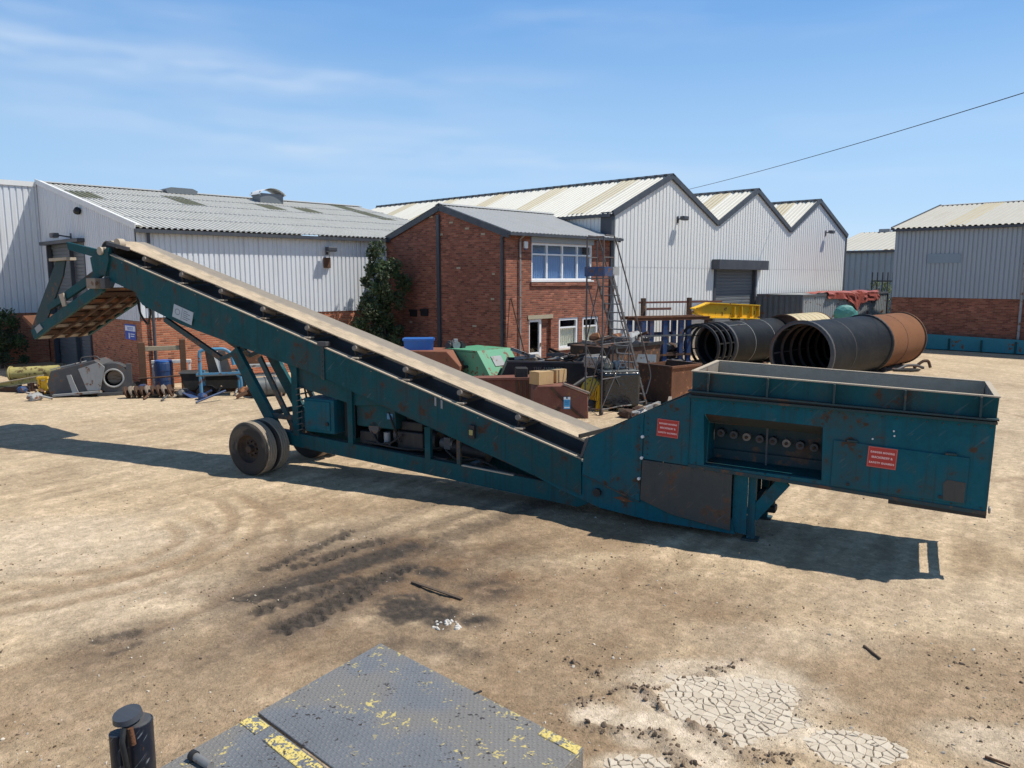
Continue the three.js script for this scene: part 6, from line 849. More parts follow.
// --- middle group, in front of the office
{
  const o = thing('brown_engine_canopy', 'rust brown painted steel canopy box with chamfered end', 'canopy', onG(436, 390), -0.25);
  const sec = [[-1.55, 0.12], [0.95, 0.12], [0.98, 0.85], [0.55, 1.30], [-1.55, 1.30]]; part('shell', prism(sec, -0.8, 0.5, 0.02), M.brownBox, o); part('skid', bx(-1.5, 0.9, 0, 0.12, 0.25, 0.4), M.black, o); part('skid', bx(-1.5, 0.9, 0, 0.12, -0.7, -0.55), M.black, o); part('side_door', prism([[-1.2, 0.25], [-0.1, 0.25], [-0.1, 1.1], [-1.2, 1.1]], 0.501, 0.52), M.brownBox, o);
  const c = thing('blue_crate', 'bright blue plastic crate standing on the brown canopy box', 'crate', [o.position.x - 0.55, 1.30, o.position.z - 0.2], 0.1); part('wall', [prism([[-0.45, 0], [0.45, 0], [0.48, 0.34], [-0.48, 0.34]], 0.30, 0.33), prism([[-0.45, 0], [0.45, 0], [0.48, 0.34], [-0.48, 0.34]], -0.33, -0.30), bx(-0.46, -0.43, 0, 0.34, -0.3, 0.3), bx(0.43, 0.46, 0, 0.34, -0.3, 0.3), bx(-0.43, 0.43, 0, 0.03, -0.3, 0.3)], M.blue, c); part('rim', [bx(-0.51, 0.51, 0.30, 0.34, 0.331, 0.36), bx(-0.51, -0.47, 0.30, 0.34, -0.33, 0.33), bx(0.49, 0.51, 0.30, 0.34, -0.33, 0.33), bx(-0.51, 0.51, 0.30, 0.34, -0.36, -0.331)], M.blue, c); part('lid', bx(-0.47, 0.47, 0.341, 0.36, -0.33, 0.33), M.blue, c);
  for (const [dx, s, m] of [[0.42, 0.13, M.casing], [0.62, 0.16, M.casingLight], [0.80, 0.12, M.black]]) { const p = thing('motor_part', m === M.casing ? 'grey motor part lying on the brown canopy box' : m === M.black ? 'black motor part lying on the brown canopy box' : 'pale motor part lying on the brown canopy box', 'motor part', [o.position.x + dx, 1.30, o.position.z - 0.35], dx * 3); part('body', cyl([-s, s * 0.8, 0], [s, s * 0.8, 0], s * 0.8, s * 0.7, 14), m, p); part('flange', cyl([s, s * 0.85, 0], [s * 1.2, s * 0.85, 0], s * 0.85, s * 0.85, 14), m, p); part('terminal_box', rb(-s * 0.4, s * 0.4, s * 1.4, s * 2.0, -s * 0.4, s * 0.4, 0.01), m, p); }
  const g = thing('green_skip', 'pale green steel skip with sloping lid and a bare patch', 'skip', onG(480, 390), -0.75); part('body', prism([[-1.0, 0.0], [0.75, 0.0], [1.0, 0.55], [0.45, 1.28], [-1.0, 1.28]], -0.9, 0.55, 0.02), M.green, g); part('lid', prism([[-1.02, 1.285], [0.43, 1.285], [0.98, 0.56], [1.02, 0.6], [0.46, 1.33], [-1.02, 1.33]], -0.92, 0.58), M.green, g); part('lid_patch', prism([[0.62, 1.13], [0.84, 0.84], [0.858, 0.852], [0.638, 1.142]], -0.3, 0.15), M.casingLight, g); part('hinge', cyl([-1.05, 1.30, -0.8], [-1.05, 1.30, 0.5], 0.03), M.black, g); part('lifting_lug', cyl([0.0, 0.8, 0.55], [0.0, 0.8, 0.66], 0.05), M.black, g);
  const k = thing('black_steel_trough', 'long black steel trough body with raked end, lying in front of the office', 'trough', onG(552, 399), 0.02);
  part('side_wall', prism([[-1.78, 0.06], [1.6, 0.02], [1.6, 1.06], [-1.32, 1.12]], 0.0, 0.03), M.black, k); part('side_wall', prism([[-1.78, 0.06], [1.6, 0.02], [1.6, 1.06], [-1.32, 1.12]], -1.33, -1.3), M.black, k); part('end_wall', basis(bx(0, 1.3, 0, 1.15, 0, 0.03), [-1.78, 0.06, 0], [0, 0, -1], [0.46, 1.06, 0]), M.black, k); part('end_wall', bx(1.57, 1.6, 0.02, 1.06, -1.3, 0), M.black, k); part('floor', bx(-1.7, 1.57, 0.02, 0.06, -1.3, 0), M.black, k); part('top_rail', bar([-1.34, 1.13, 0.015], [1.62, 1.07, 0.015], 0.09, 0.05), M.casing, k); for (const x of [-1.0, 1.0]) part('boss', cyl([x, 0.78, 0.03], [x, 0.78, 0.09], 0.05), M.casingLight, k);
  const tx = signTex(256, 48, (x, w, h) => { x.fillStyle = '#121212'; x.fillRect(0, 0, w, h); x.fillStyle = '#70706c'; x.font = 'bold 34px serif'; x.fillText('THE', 6, 36); for (let q = 0; q < 8; q++) x.fillRect(92 + q * 18 + (q > 4 ? 10 : 0), 12 + (q % 2) * 3, 10, 24 - (q % 3) * 3); }); sign('lettering', 0.95, 0.17, tx, k, [-0.12, 0.92, 0.036]);
  // scrap heaped in the trough: each piece its own thing
  const rs = rng(91), kp = k.position, sm = [M.rustDark, M.casing, M.rust, M.steel, M.black, M.casingLight];
  for (let i = 0; i < 16; i++) { const x = -1.0 + 2.4 * rs(), z = -0.15 - rs() * 0.9, L = 0.5 + rs() * 0.8, a = rs() * 3.1, y = 1.02 + rs() * 0.22, el = (rs() - 0.4) * 0.5; const m = sm[i % 6]; const d = [Math.cos(a) * L / 2, Math.sin(el) * L / 2 + 0.12, Math.sin(a) * L / 2 * 0.5]; solo('scrap_bar', 'length of scrap steel bar on the heap in the black trough', 'scrap', i % 3 ? channel([x - d[0], y - d[1] + 0.12, z - d[2]], [x + d[0], y + d[1], z + d[2]], 0.08, 0.10, 0.015) : cyl([x - d[0], y - d[1] + 0.12, z - d[2]], [x + d[0], y + d[1], z + d[2]], 0.035), m, [kp.x, 0, kp.z], 0.02, 'scrap bars heaped in the black trough'); }
  for (let i = 0; i < 9; i++) { const x = -0.9 + 2.4 * rs(), z = -0.2 - rs() * 0.8; solo('scrap_lump', 'rough scrap casting on the heap in the black trough', 'scrap', lump(0.16 + rs() * 0.16, i, 1.3, 0.8, 1, 1).translate(x, 1.02 + rs() * 0.12, z), i % 2 ? M.dustSteel : M.casing, [kp.x, 0, kp.z], 0.02, 'scrap castings heaped in the black trough'); }
  solo('scrap_fill', 'mixed dark scrap filling the black trough to its brim', 'scrap', [prism([[-1.55, 0.07], [1.56, 0.07], [1.56, 0.95], [0.6, 1.12], [-0.4, 1.0], [-1.35, 0.9]], -1.28, -0.04)], M.rustDark, [kp.x, 0, kp.z], 0.02);
  const b = thing('low_brown_skip', 'low rust brown skip with corrugated side beside the cartons', 'skip', onG(512, 405), 0.1); part('body', prism([[-1.0, 0], [0.85, 0], [0.9, 0.75], [-1.05, 0.72]], -1.0, 0.1, 0.02), M.rustRed, b); part('rim', bx(-1.08, 0.93, 0.73, 0.80, 0.08, 0.14), M.rustRed, b); for (let q = 0; q < 7; q++) part('rib', bx(0.1 + q * 0.12, 0.15 + q * 0.12, 0.05, 0.7, 0.101, 0.14), M.rustDark, b); part('motor', rb(0.1, 0.45, 0.76, 1.06, -0.3, 0.05, 0.03), M.black, b);
  const h = thing('brown_hopper', 'red brown steel hopper with sloped shoulders and a small blue notice', 'hopper', onG(562, 419), 0.05);
  part('body', prism([[-0.72, 0.0], [0.68, 0.0], [0.66, 0.62], [0.05, 0.86], [-0.62, 0.86], [-0.72, 0.74]], -1.2, 0.0, 0.02), M.rustRed, h); part('brace', bar([-0.30, 0.82, 0.012], [0.32, 0.20, 0.012], 0.02, 0.07), M.rustDark, h); part('brace', bar([0.32, 0.20, 0.014], [0.55, 0.02, 0.014], 0.02, 0.07), M.rustDark, h); part('brace', bar([-0.05, 0.30, 0.013], [-0.35, 0.02, 0.013], 0.02, 0.06), M.rustDark, h); part('top_rim', [bar([0.02, 0.91, -0.02], [0.70, 0.66, -0.02], 0.12, 0.05)], M.dustSteel, h);
  const nt = signTex(64, 112, (x, w, hh) => { x.fillStyle = '#4aa3d8'; x.fillRect(0, 0, w, hh); x.fillStyle = '#e8f4fa'; x.fillRect(0, 0, w, 24); x.fillRect(6, 92, w - 12, 12); x.fillStyle = '#246a9c'; x.fillRect(8, 36, 48, 6); x.fillRect(8, 50, 40, 6); x.fillRect(8, 64, 44, 6); x.fillStyle = '#1f3a34'; x.fillRect(24, 0, 14, 18); }); sign('notice', 0.17, 0.31, nt, h, [0.12, 0.42, 0.03]);
  const hp = h.position; const c1 = thing('cardboard_carton', 'tan cardboard carton with its shaded side towards the conveyor', 'carton', [hp.x - 0.52, 0.865, hp.z - 0.32], 0.62), c2 = thing('cardboard_carton', 'tan cardboard carton pushed up behind the other carton', 'carton', [hp.x - 0.10, 0.865, hp.z - 0.72], 0.78);
  for (const [q, w] of [[c1, 0.24], [c2, 0.20]]) { part('box', rb(-w, w, 0, 0.33, -w * 0.85, w * 0.85, 0.008), M.card, q); part('tape', bx(-w - 0.001, w + 0.001, 0.331, 0.334, -0.025, 0.025), M.timberPale, q); part('flap', bx(-w, w, 0.3305, 0.335, 0.03, w * 0.85), M.card, q); }
  // yellow bucket shell
  const yb = thing('yellow_bucket_shell', 'worn yellow curved bucket shell standing behind the brown hopper', 'bucket', onG(592, 409), 0.5); const ar = []; for (let q = 0; q < 9; q++) { const a = -0.3 + q * 0.26, a2 = a + 0.26; ar.push(bar([-Math.cos(a) * 0.45 + 0.3, 0.42 + Math.sin(a) * 0.42, 0], [-Math.cos(a2) * 0.45 + 0.3, 0.42 + Math.sin(a2) * 0.42, 0], 0.7, 0.025, [0, 0, 1].map((v, i) => [-Math.cos(a), Math.sin(a), 0][i]))); } part('shell', ar, M.yellow, yb); part('side_plate', prism([[-0.14, 0.0], [0.3, 0.0], [0.4, 0.5], [0.25, 0.88], [-0.08, 0.7]], 0.35, 0.38), M.yellow, yb);
  // black wrapped stack
  const w = thing('wrapped_pallet', 'pallet of stacked drums in shiny black wrap beneath the access steps', 'pallet', onG(620, 411), 0.2); { const g = boxUV(new RoundedBoxGeometry(1.1, 0.98, 0.98, 12, 0.10)), p = g.attributes.position; for (let i = 0; i < p.count; i++) { const x = p.getX(i), y = p.getY(i), z = p.getZ(i), k = 1 + 0.10 * (fbm(x * 3 + z * 3, y * 7 + 5, 12, 3) - 0.5) - 0.035 * Math.abs(Math.sin(y * 8.5)); p.setXYZ(i, x * k, y, z * k); } g.computeVertexNormals(); g.translate(0, 0.59, -0.4); part('wrapped_load', g, M.wrap, w); } for (const x of [-0.45, 0, 0.45]) part('pallet_board', bx(x - 0.08, x + 0.08, 0, 0.10, -0.9, 0.1), M.timberPale, w); part('top_sheet', rb(-0.5, 0.5, 1.06, 1.10, -0.85, 0.05, 0.02), M.tankGrey, w);
  // mixed machine parts piled behind
  const wp = w.position, wm = [[-0.62, 1.30, -0.75, M.steel, 'shiny silver gearbox casing resting on the black trough scrap', 0.24], [0.05, 1.22, -0.55, M.casingLight, 'cream gearbox half on top of the wrapped pallet', 0.17], [-0.30, 1.20, -0.45, M.stone, 'pale motor cover on top of the wrapped pallet', 0.13]];
  for (const [x, y, z, m, l, s] of wm) { const q = thing('gearbox_part', l, 'gearbox', [wp.x + x, y - s * 0.9 + 0.02, wp.z + z], x * 4); part('case', rb(-s * 1.1, s * 0.9, 0, s * 1.3, -s, s, 0.04, 2), m, q); part('cover', cyl([0, s * 0.8, s], [0, s * 0.8, s * 1.35], s * 0.7, s * 0.6, 16), m, q); part('shaft', cyl([0, s * 0.8, s * 1.35], [0, s * 0.8, s * 1.8], s * 0.2), M.rustDark, q); }
  const sk = thing('dark_brown_skip', 'dark brown open skip standing behind the access steps', 'skip', onG(618, 388), YR); part('body', prism([[-1.35, 0], [1.2, 0], [1.4, 1.45], [-1.4, 1.45]], -0.9, 0.7, 0.02), M.rustDark, sk); part('rim', bx(-1.45, 1.45, 1.40, 1.50, 0.68, 0.76), M.black, sk); part('rim', bx(-1.45, 1.45, 1.40, 1.50, -0.96, -0.88), M.black, sk);
  { const rq = rng(515), sp = sk.position, mm = [M.rustDark, M.casing, M.rust, M.black, M.dustSteel, M.casingLight], nn = ['dark', 'grey', 'rusty', 'black', 'dusty', 'pale'];
    for (let i = 0; i < 18; i++) { const x = -1.1 + 2.2 * rq(), z = -0.7 + 1.2 * rq(), L = 0.4 + 0.9 * rq(), a = rq() * 3.1, e = (rq() - 0.3) * 0.5, m = i % 6, d = [Math.cos(a) * L / 2, e * L / 2, Math.sin(a) * L / 2], y = 1.52 + Math.abs(d[1]); solo(i % 3 === 2 ? 'scrap_lump' : 'scrap_bar', nn[m] + (i % 3 === 2 ? ' scrap lump' : i % 3 ? ' scrap channel' : ' scrap tube') + ' heaped on the dark brown skip', 'scrap', i % 3 === 2 ? lump(0.16 + 0.14 * rq(), i + 60, 1.3, 0.9, 1, 1).translate(x, 1.6, z) : i % 3 ? channel([x - d[0], y - d[1], z - d[2]], [x + d[0], y + d[1], z + d[2]], 0.10, 0.12, 0.015) : cyl([x - d[0], y - d[1], z - d[2]], [x + d[0], y + d[1], z + d[2]], 0.045, 0.045, 10), mm[m], [sp.x, 0, sp.z], YR, 'scrap heaped on the dark brown skip'); } }
  solo('steel_sheet', 'pale grey green steel sheet leaning against the dark brown skip', 'sheet', basis(bx(-0.55, 0.55, 0, 1.25, 0, 0.03), onG(637, 392), [0.95, 0, 0.3], [0.1, 1, -0.42]), M.containerPale);
  const rb2 = thing('rusty_bin', 'square rusty steel bin with torn lower edge beside the hopper', 'bin', onG(668, 401), YR - 0.12); part('side', bx(-0.62, 0.62, 0.08, 1.08, 0.60, 0.63), M.rust, rb2); part('side', bx(-0.62, 0.62, 0.08, 1.08, -0.63, -0.60), M.rust, rb2); part('side', bx(-0.63, -0.60, 0.05, 1.08, -0.6, 0.6), M.rustDark, rb2); part('side', bx(0.60, 0.63, 0.05, 1.08, -0.6, 0.6), M.rustDark, rb2); part('floor', bx(-0.6, 0.6, 0.05, 0.1, -0.6, 0.6), M.rustDark, rb2); part('rim', [bar([-0.65, 1.09, 0.63], [0.65, 1.09, 0.63], 0.08, 0.06)], M.rust, rb2); part('rim', bar([-0.64, 1.10, -0.6], [-0.64, 1.10, 0.6], 0.08, 0.06), M.rustDark, rb2); part('rim', bar([0.64, 1.10, -0.6], [0.64, 1.10, 0.6], 0.08, 0.06), M.rustDark, rb2); part('runner', bx(-0.6, 0.6, 0, 0.08, 0.4, 0.5), M.rustOrange, rb2); part('runner', bx(-0.6, 0.6, 0, 0.08, -0.5, -0.4), M.rustDark, rb2); part('patch', prism([[-0.55, 0.12], [0.4, 0.1], [0.2, 0.28], [-0.1, 0.2], [-0.35, 0.34]], 0.631, 0.636), M.rustOrange, rb2);
}
// --- mobile access steps
{
  const base = G(593, 414), o = thing('mobile_access_steps', 'tall tubular mobile access steps with a blue notice board at the platform', 'access steps', [base[0], 0, base[2]], Math.atan2(0.71, 0.70));
  // local x along the flight (down to the right), z across
  const H = 3.58, zl = 0.27, tb = (p, q, r = 0.02) => cyl(p, q, r, r, 7);
  const m = M.stepsSteel;
  for (const z of [-zl, zl]) {
    part('rear_post', tb([0, 0, z], [0, 4.62, z], 0.024), m, o); part('stringer', bar([0.42, H, z], [2.02, 0.12, z], 0.025, 0.07, [0.9, 0.4, 0]), m, o); part('handrail', pipe([[0.05, 4.66, z], [0.35, 4.64, z], [0.55, 4.45, z], [2.12, 1.15, z], [2.2, 0.75, z], [2.02, 0.35, z]], 0.02, 7, false, 40), m, o);
    part('front_post', tb([0.42, H, z], [0.42, 4.55, z]), m, o); part('mid_post', tb([1.18, 0, z], [1.18, 1.95, z]), m, o); part('base_rail', tb([0, 0.14, z], [2.0, 0.14, z]), m, o); part('mid_rail', tb([0, 1.86, z], [1.22, 1.86, z]), m, o); part('side_brace', tb([0, 0.16, z], [1.16, 1.8, z], 0.013), m, o); part('side_brace', tb([1.16, 0.16, z], [0, 1.8, z], 0.013), m, o); part('side_brace', tb([0, 1.9, z], [0.5, 3.4, z], 0.016), m, o); part('knee_rail', tb([0, 4.1, z], [0.42, 4.1, z], 0.015), m, o); part('lower_rail', tb([0, 0.95, z], [1.18, 0.95, z], 0.016), m, o);
  }
  for (let k = 1; k < 15; k++) { const t = k / 15; part('tread', bar([lerp(0.42, 2.02, t), lerp(H, 0.12, t), -zl], [lerp(0.42, 2.02, t), lerp(H, 0.12, t), zl], 0.17, 0.025), m, o); }
  part('platform', bx(0, 0.44, H - 0.03, H, -zl, zl), m, o); part('top_rail', tb([0, 4.62, -zl], [0, 4.62, zl]), m, o); part('rear_tie', tb([0, 0.14, -zl], [0, 0.14, zl]), m, o); part('rear_tie', tb([0, 1.86, -zl], [0, 1.86, zl]), m, o); part('rear_brace', tb([0, 0.16, -zl], [0, 1.8, zl], 0.016), m, o); part('rear_brace', tb([0, 1.9, zl], [0, 3.5, -zl], 0.016), m, o);
  part('notice_board', bx(-0.04, -0.025, H + 0.04, H + 0.28, -zl - 0.05, zl + 0.05), M.bluePaint, o); part('notice_board', bx(0.0, 0.34, H + 0.04, H + 0.28, zl + 0.026, zl + 0.04), M.bluePaint, o); part('pale_panel', bx(0.35, 0.62, H + 0.06, H + 0.28, zl + 0.026, zl + 0.04), M.casingLight, o);
  for (const [x, z] of [[0, -zl], [0, zl], [2.0, -zl], [2.0, zl]]) { const c = part('castor', cyl([x, 0.065, z - 0.025], [x, 0.065, z + 0.025], 0.065, 0.065, 12), M.rubber, o); part('castor_fork', bx(x - 0.03, x + 0.03, 0.06, 0.16, z + 0.03, z + 0.04), m, c); }
}
// --- steel racks with rails behind
{
  const bp = onG(640, 372), o = thing('blue_steel_rack', 'dark blue steel stillage rack loaded with rusty rails', 'rack', bp, YR - 0.4); const L = 2.15;
  for (const x of [0.1, 0.45, 1.05, 1.8, L]) for (const z of [0, -1.0]) { part('post', bx(x - 0.09, x + 0.09, 0, 1.95, z - 0.07, z + 0.07), M.bluePaint, o); }
  part('beam', bx(0, L + 0.1, 1.34, 1.40, 0.075, 0.10), M.tankGrey, o); part('beam', bx(0, L + 0.1, 0.58, 0.66, 0.075, 0.10), M.rustDark, o); part('beam', bx(0, L + 0.1, 1.30, 1.42, -1.12, -1.075), M.bluePaint, o); part('shelf', bx(0, L + 0.1, 0.66, 0.7, -1.0, 0), M.rustDark, o);
  for (const [z, l] of [[0.02, 'rusty brown steel rail along the edge of the blue rack'], [-0.45, 'rusty brown steel rail in the middle of the blue rack'], [-0.95, 'rusty brown steel rail along the far edge of the blue rack']]) solo('steel_rail', l, 'rail', ibeam([-0.3, 2.02, z], [L + 0.9, 2.02, z + 0.1], 0.10, 0.13), M.rust, bp, YR - 0.4, 'rails on the blue rack');
  const rr = rng(14); for (let q = 0; q < 7; q++) solo('rack_casting', 'dark machine casting on the lower shelf of the blue rack', 'casting', lump(0.2, q + 3, 1.2, 0.9, 1, 1).translate(0.25 + q * 0.28, 0.84, -0.3 - rr() * 0.4), q % 2 ? M.rustDark : M.casing, bp, YR - 0.4, 'castings on the rack shelf');
  const f = thing('brown_pipe_frame', 'brown steel pipe barrier frame behind the blue rack', 'frame', onG(656, 362), YR - 0.4); for (const x of [-0.7, 1.6]) part('post', bx(x - 0.08, x + 0.08, 0, 2.72, -0.08, 0.08), M.rustDark, f); part('rail', bx(-0.9, 3.3, 2.50, 2.58, -0.05, 0.05), M.rustRed, f); part('rail', bx(-0.6, 0.6, 2.22, 2.32, 0.081, 0.15), M.rustRed, f); part('stay', bar([1.6, 2.0, 0], [2.3, 2.3, 0], 0.1, 0.12), M.rustDark, f);
}
// --- yellow lifting beam on trestles
{
  const p = depthPt(727, 330, 33.2), o = thing('yellow_lifting_beam', 'long yellow steel lifting beam with tapered end resting on stands', 'beam', [p[0], 0, p[2]], 0.55);
  const P = [[-2.05, 2.28], [-1.2, 2.50], [1.85, 2.34], [1.85, 1.80], [1.4, 1.79], [-1.3, 1.92], [-1.95, 2.12]];
  part('web', prism(P, -0.02, 0.02), M.yellow, o); part('top_flange', [bar([-2.08, 2.29, 0], [-1.2, 2.52, 0], 0.30, 0.04), bar([-1.2, 2.52, 0], [1.87, 2.36, 0], 0.30, 0.04)], M.yellow, o); part('bottom_flange', [bar([-1.97, 2.10, 0], [-1.3, 1.90, 0], 0.30, 0.04), bar([-1.3, 1.90, 0], [1.87, 1.78, 0], 0.30, 0.04)], M.yellow, o); for (const x of [0.3, 0.75, 1.4, 1.83]) part('stiffener', bx(x - 0.02, x + 0.02, 1.87, 2.33, 0.021, 0.14), M.yellow, o); part('lug', bx(1.2, 1.55, 1.45, 1.78, -0.05, 0.05), M.yellow, o);
  for (const x of [-1.15, 0.55]) { const s = thing('steel_stand', x < 0 ? 'brown steel stand beneath the tapered end of the yellow beam' : 'brown steel stand beneath the square end of the yellow beam', 'stand', [p[0] + x * 0.85, 0, p[2] - x * 0.52], 0.55); part('post', bx(-0.12, 0.12, 0, 1.83 - 0.045 * x, -0.12, 0.12), M.rustDark, s); part('foot', bx(-0.4, 0.4, 0, 0.1, -0.3, 0.3), M.rustDark, s); part('cap', bx(-0.2, 0.2, 1.75 - 0.045 * x, 1.84 - 0.045 * x, -0.2, -0.125), M.rustDark, s); }
  const b = depthPt(697, 318, 35.5), w = thing('white_panel_stack', 'white panels standing upright behind the yellow beam', 'panels', [b[0], 0, b[2]], -0.1); part('panel', bx(-0.35, 0.35, 0, 2.05, 0, 0.05), M.white, w); part('panel', bx(-0.45, 0.5, 0, 2.55, -0.3, -0.25), M.white, w);
}
// --- trommel drums
{
  const AX = YROT;          // turn so that local x runs away to the right
  const ring = (x, r, w, t = 0.05, seg = 40) => lathe([[r - t, -w / 2], [r, -w / 2], [r, w / 2], [r - t, w / 2], [r - t, -w / 2]], seg).rotateZ(-Math.PI / 2).translate(x, 0, 0);
  const shell = (x0, x1, r) => { const g = lathe([[r, x0], [r, x1]], 44).rotateZ(-Math.PI / 2); const uv = g.attributes.uv; for (let i = 0; i < uv.count; i++) uv.setXY(i, uv.getY(i) * (x1 - x0), uv.getX(i) * 2 * Math.PI * r); return mg([g, lathe([[r - 0.02, x0], [r - 0.02, x1]], 44).rotateZ(-Math.PI / 2)]); };
  function drum(label, pos, R, build) { const o = thing('trommel_drum', label, 'drum', [pos[0], 0, pos[2]], AX); const put = (n, g, m) => { const q = part(n, g, m, o); q.position.y = R; return q; }; build(put, o); for (const x of [0.6, 2.6]) { part('chock', prism([[-0.9, 0], [-0.35, 0], [-0.55, 0.16]], x, x + 0.2).rotateY(-Math.PI / 2).translate(0, 0, 0), M.timber, o); part('chock', prism([[0.9, 0], [0.35, 0], [0.55, 0.16]], x, x + 0.2).rotateY(-Math.PI / 2), M.timber, o); } return o; }
  const RB = 1.08;
  drum('black trommel drum with open mouth, joined end to end with a rust orange section', G(799, 386), RB, (put) => {
    const s = put('shell', shell(0.02, 5.4, RB - 0.02), M.drum); put('mouth_ring', ring(0.05, RB + 0.03, 0.12, 0.12), M.casing); put('band', ring(5.42, RB + 0.05, 0.12, 0.1), M.black); put('seam', ring(2.0, RB - 0.012, 0.03, 0.02), M.casing);
    for (let k = 0; k < 7; k++) put('inner_hoop', ring(0.7 + k * 0.7, RB - 0.045, 0.06, 0.10), M.casing); for (let k = 0; k < 3; k++) { const a = 2.3 + k * 0.9; put('long_bar', bar([0.1, Math.sin(a) * (RB - 0.07), Math.cos(a) * (RB - 0.07)], [5.2, Math.sin(a) * (RB - 0.07), Math.cos(a) * (RB - 0.07)], 0.05, 0.05), M.casing); } void s;
    put('rust_shell', shell(5.48, 9.3, RB - 0.03), M.rustOrange); put('band', ring(9.3, RB + 0.02, 0.10, 0.12), M.rustDark); put('seam', ring(7.2, RB - 0.02, 0.025, 0.02), M.rustDark); put('end_plate', cyl([9.25, 0, 0], [9.27, 0, 0], RB - 0.06, RB - 0.06, 40), M.rustDark);
  });
  const RA = 0.92;
  drum('black trommel drum with a cage of open hoops at its mouth', [7.17, 0, -29.46], RA, (put) => {
    for (const x of [0, 0.45, 0.90]) put('hoop', ring(x, RA, 0.07, 0.09), M.black); for (let k = 0; k < 10; k++) { const a = k * Math.PI / 5 + 0.2; put('long_bar', bar([0, Math.sin(a) * (RA - 0.06), Math.cos(a) * (RA - 0.06)], [1.33, Math.sin(a) * (RA - 0.06), Math.cos(a) * (RA - 0.06)], 0.05, 0.04), M.black); }
    put('mouth_ring', ring(1.33, RA + 0.02, 0.12, 0.11), M.casing); put('shell', shell(1.33, 6.6, RA - 0.02), M.drum); put('band', ring(6.6, RA + 0.03, 0.1, 0.1), M.black); put('seam', ring(2.9, RA - 0.015, 0.025, 0.02), M.casingLight); put('seam', ring(4.6, RA - 0.015, 0.025, 0.02), M.casingLight); put('seam', bar([1.4, RA * 0.86, RA * 0.49], [2.88, RA * 0.86, RA * 0.49], 0.02, 0.02), M.casingLight); for (let k = 0; k < 5; k++) put('inner_hoop', ring(1.9 + k * 0.9, RA - 0.045, 0.06, 0.10), M.casing); put('end_plate', cyl([6.5, 0, 0], [6.52, 0, 0], RA - 0.05, RA - 0.05, 36), M.black);
  });
  const pt = depthPt(782, 345, 33.5); drum('tan dusty drum section lying behind the black drums', [pt[0], 0, pt[2]], 1.0, (put) => { put('shell', shell(0, 3.4, 0.98), M.roofOchre); put('band', ring(0.03, 1.0, 0.08, 0.08), M.rustDark); put('band', ring(3.37, 1.0, 0.08, 0.08), M.rustDark); for (let k = 1; k < 7; k++) put('seam', ring(k * 0.48, 0.985, 0.03, 0.02), M.dustSteel); put('end_plate', cyl([0.05, 0, 0], [0.06, 0, 0], 0.94, 0.94, 30), M.rustDark); });
  // bent steel and hose lying beside the rusty section
  const q = onG(905, 370); solo('bent_pipe', 'bent grey pipe lying on the dirt beside the rusty drum', 'pipe', pipe([[-0.9, 0.05, 0.1], [-0.4, 0.06, 0.25], [0.0, 0.18, 0.05], [0.5, 0.16, -0.2], [0.9, 0.05, -0.35]], 0.055), M.casing, q); solo('bent_pipe', 'rusty hooked pipe end lying on the dirt beside the rusty drum', 'pipe', pipe([[0.5, 0.05, -0.3], [0.85, 0.3, -0.35], [1.1, 0.3, -0.4], [1.15, 0.06, -0.3]], 0.06), M.rustDark, q); solo('black_hose', 'loop of black hose on the dirt beside the rusty drum', 'hose', pipe([[-0.7, 0.05, 0.5], [-0.1, 0.05, 0.6], [0.35, 0.06, 0.4], [0.1, 0.05, 0.15], [-0.5, 0.06, 0.25]], 0.045), M.rubber, q);
  const rr = rng(61); for (let k = 0; k < 10; k++) solo('scrap_chunk', 'small rusty scrap chunk on the dirt beneath the trommel drum', 'scrap', lump(0.10 + rr() * 0.1, 20 + k, 1.4, 0.6, 1, 1).translate(-0.9 - rr() * 1.4, 0.06, 0.0 + rr() * 0.5), k % 2 ? M.rustDark : M.black, q, 0, 'scrap chunks beneath the trommel drum');
}
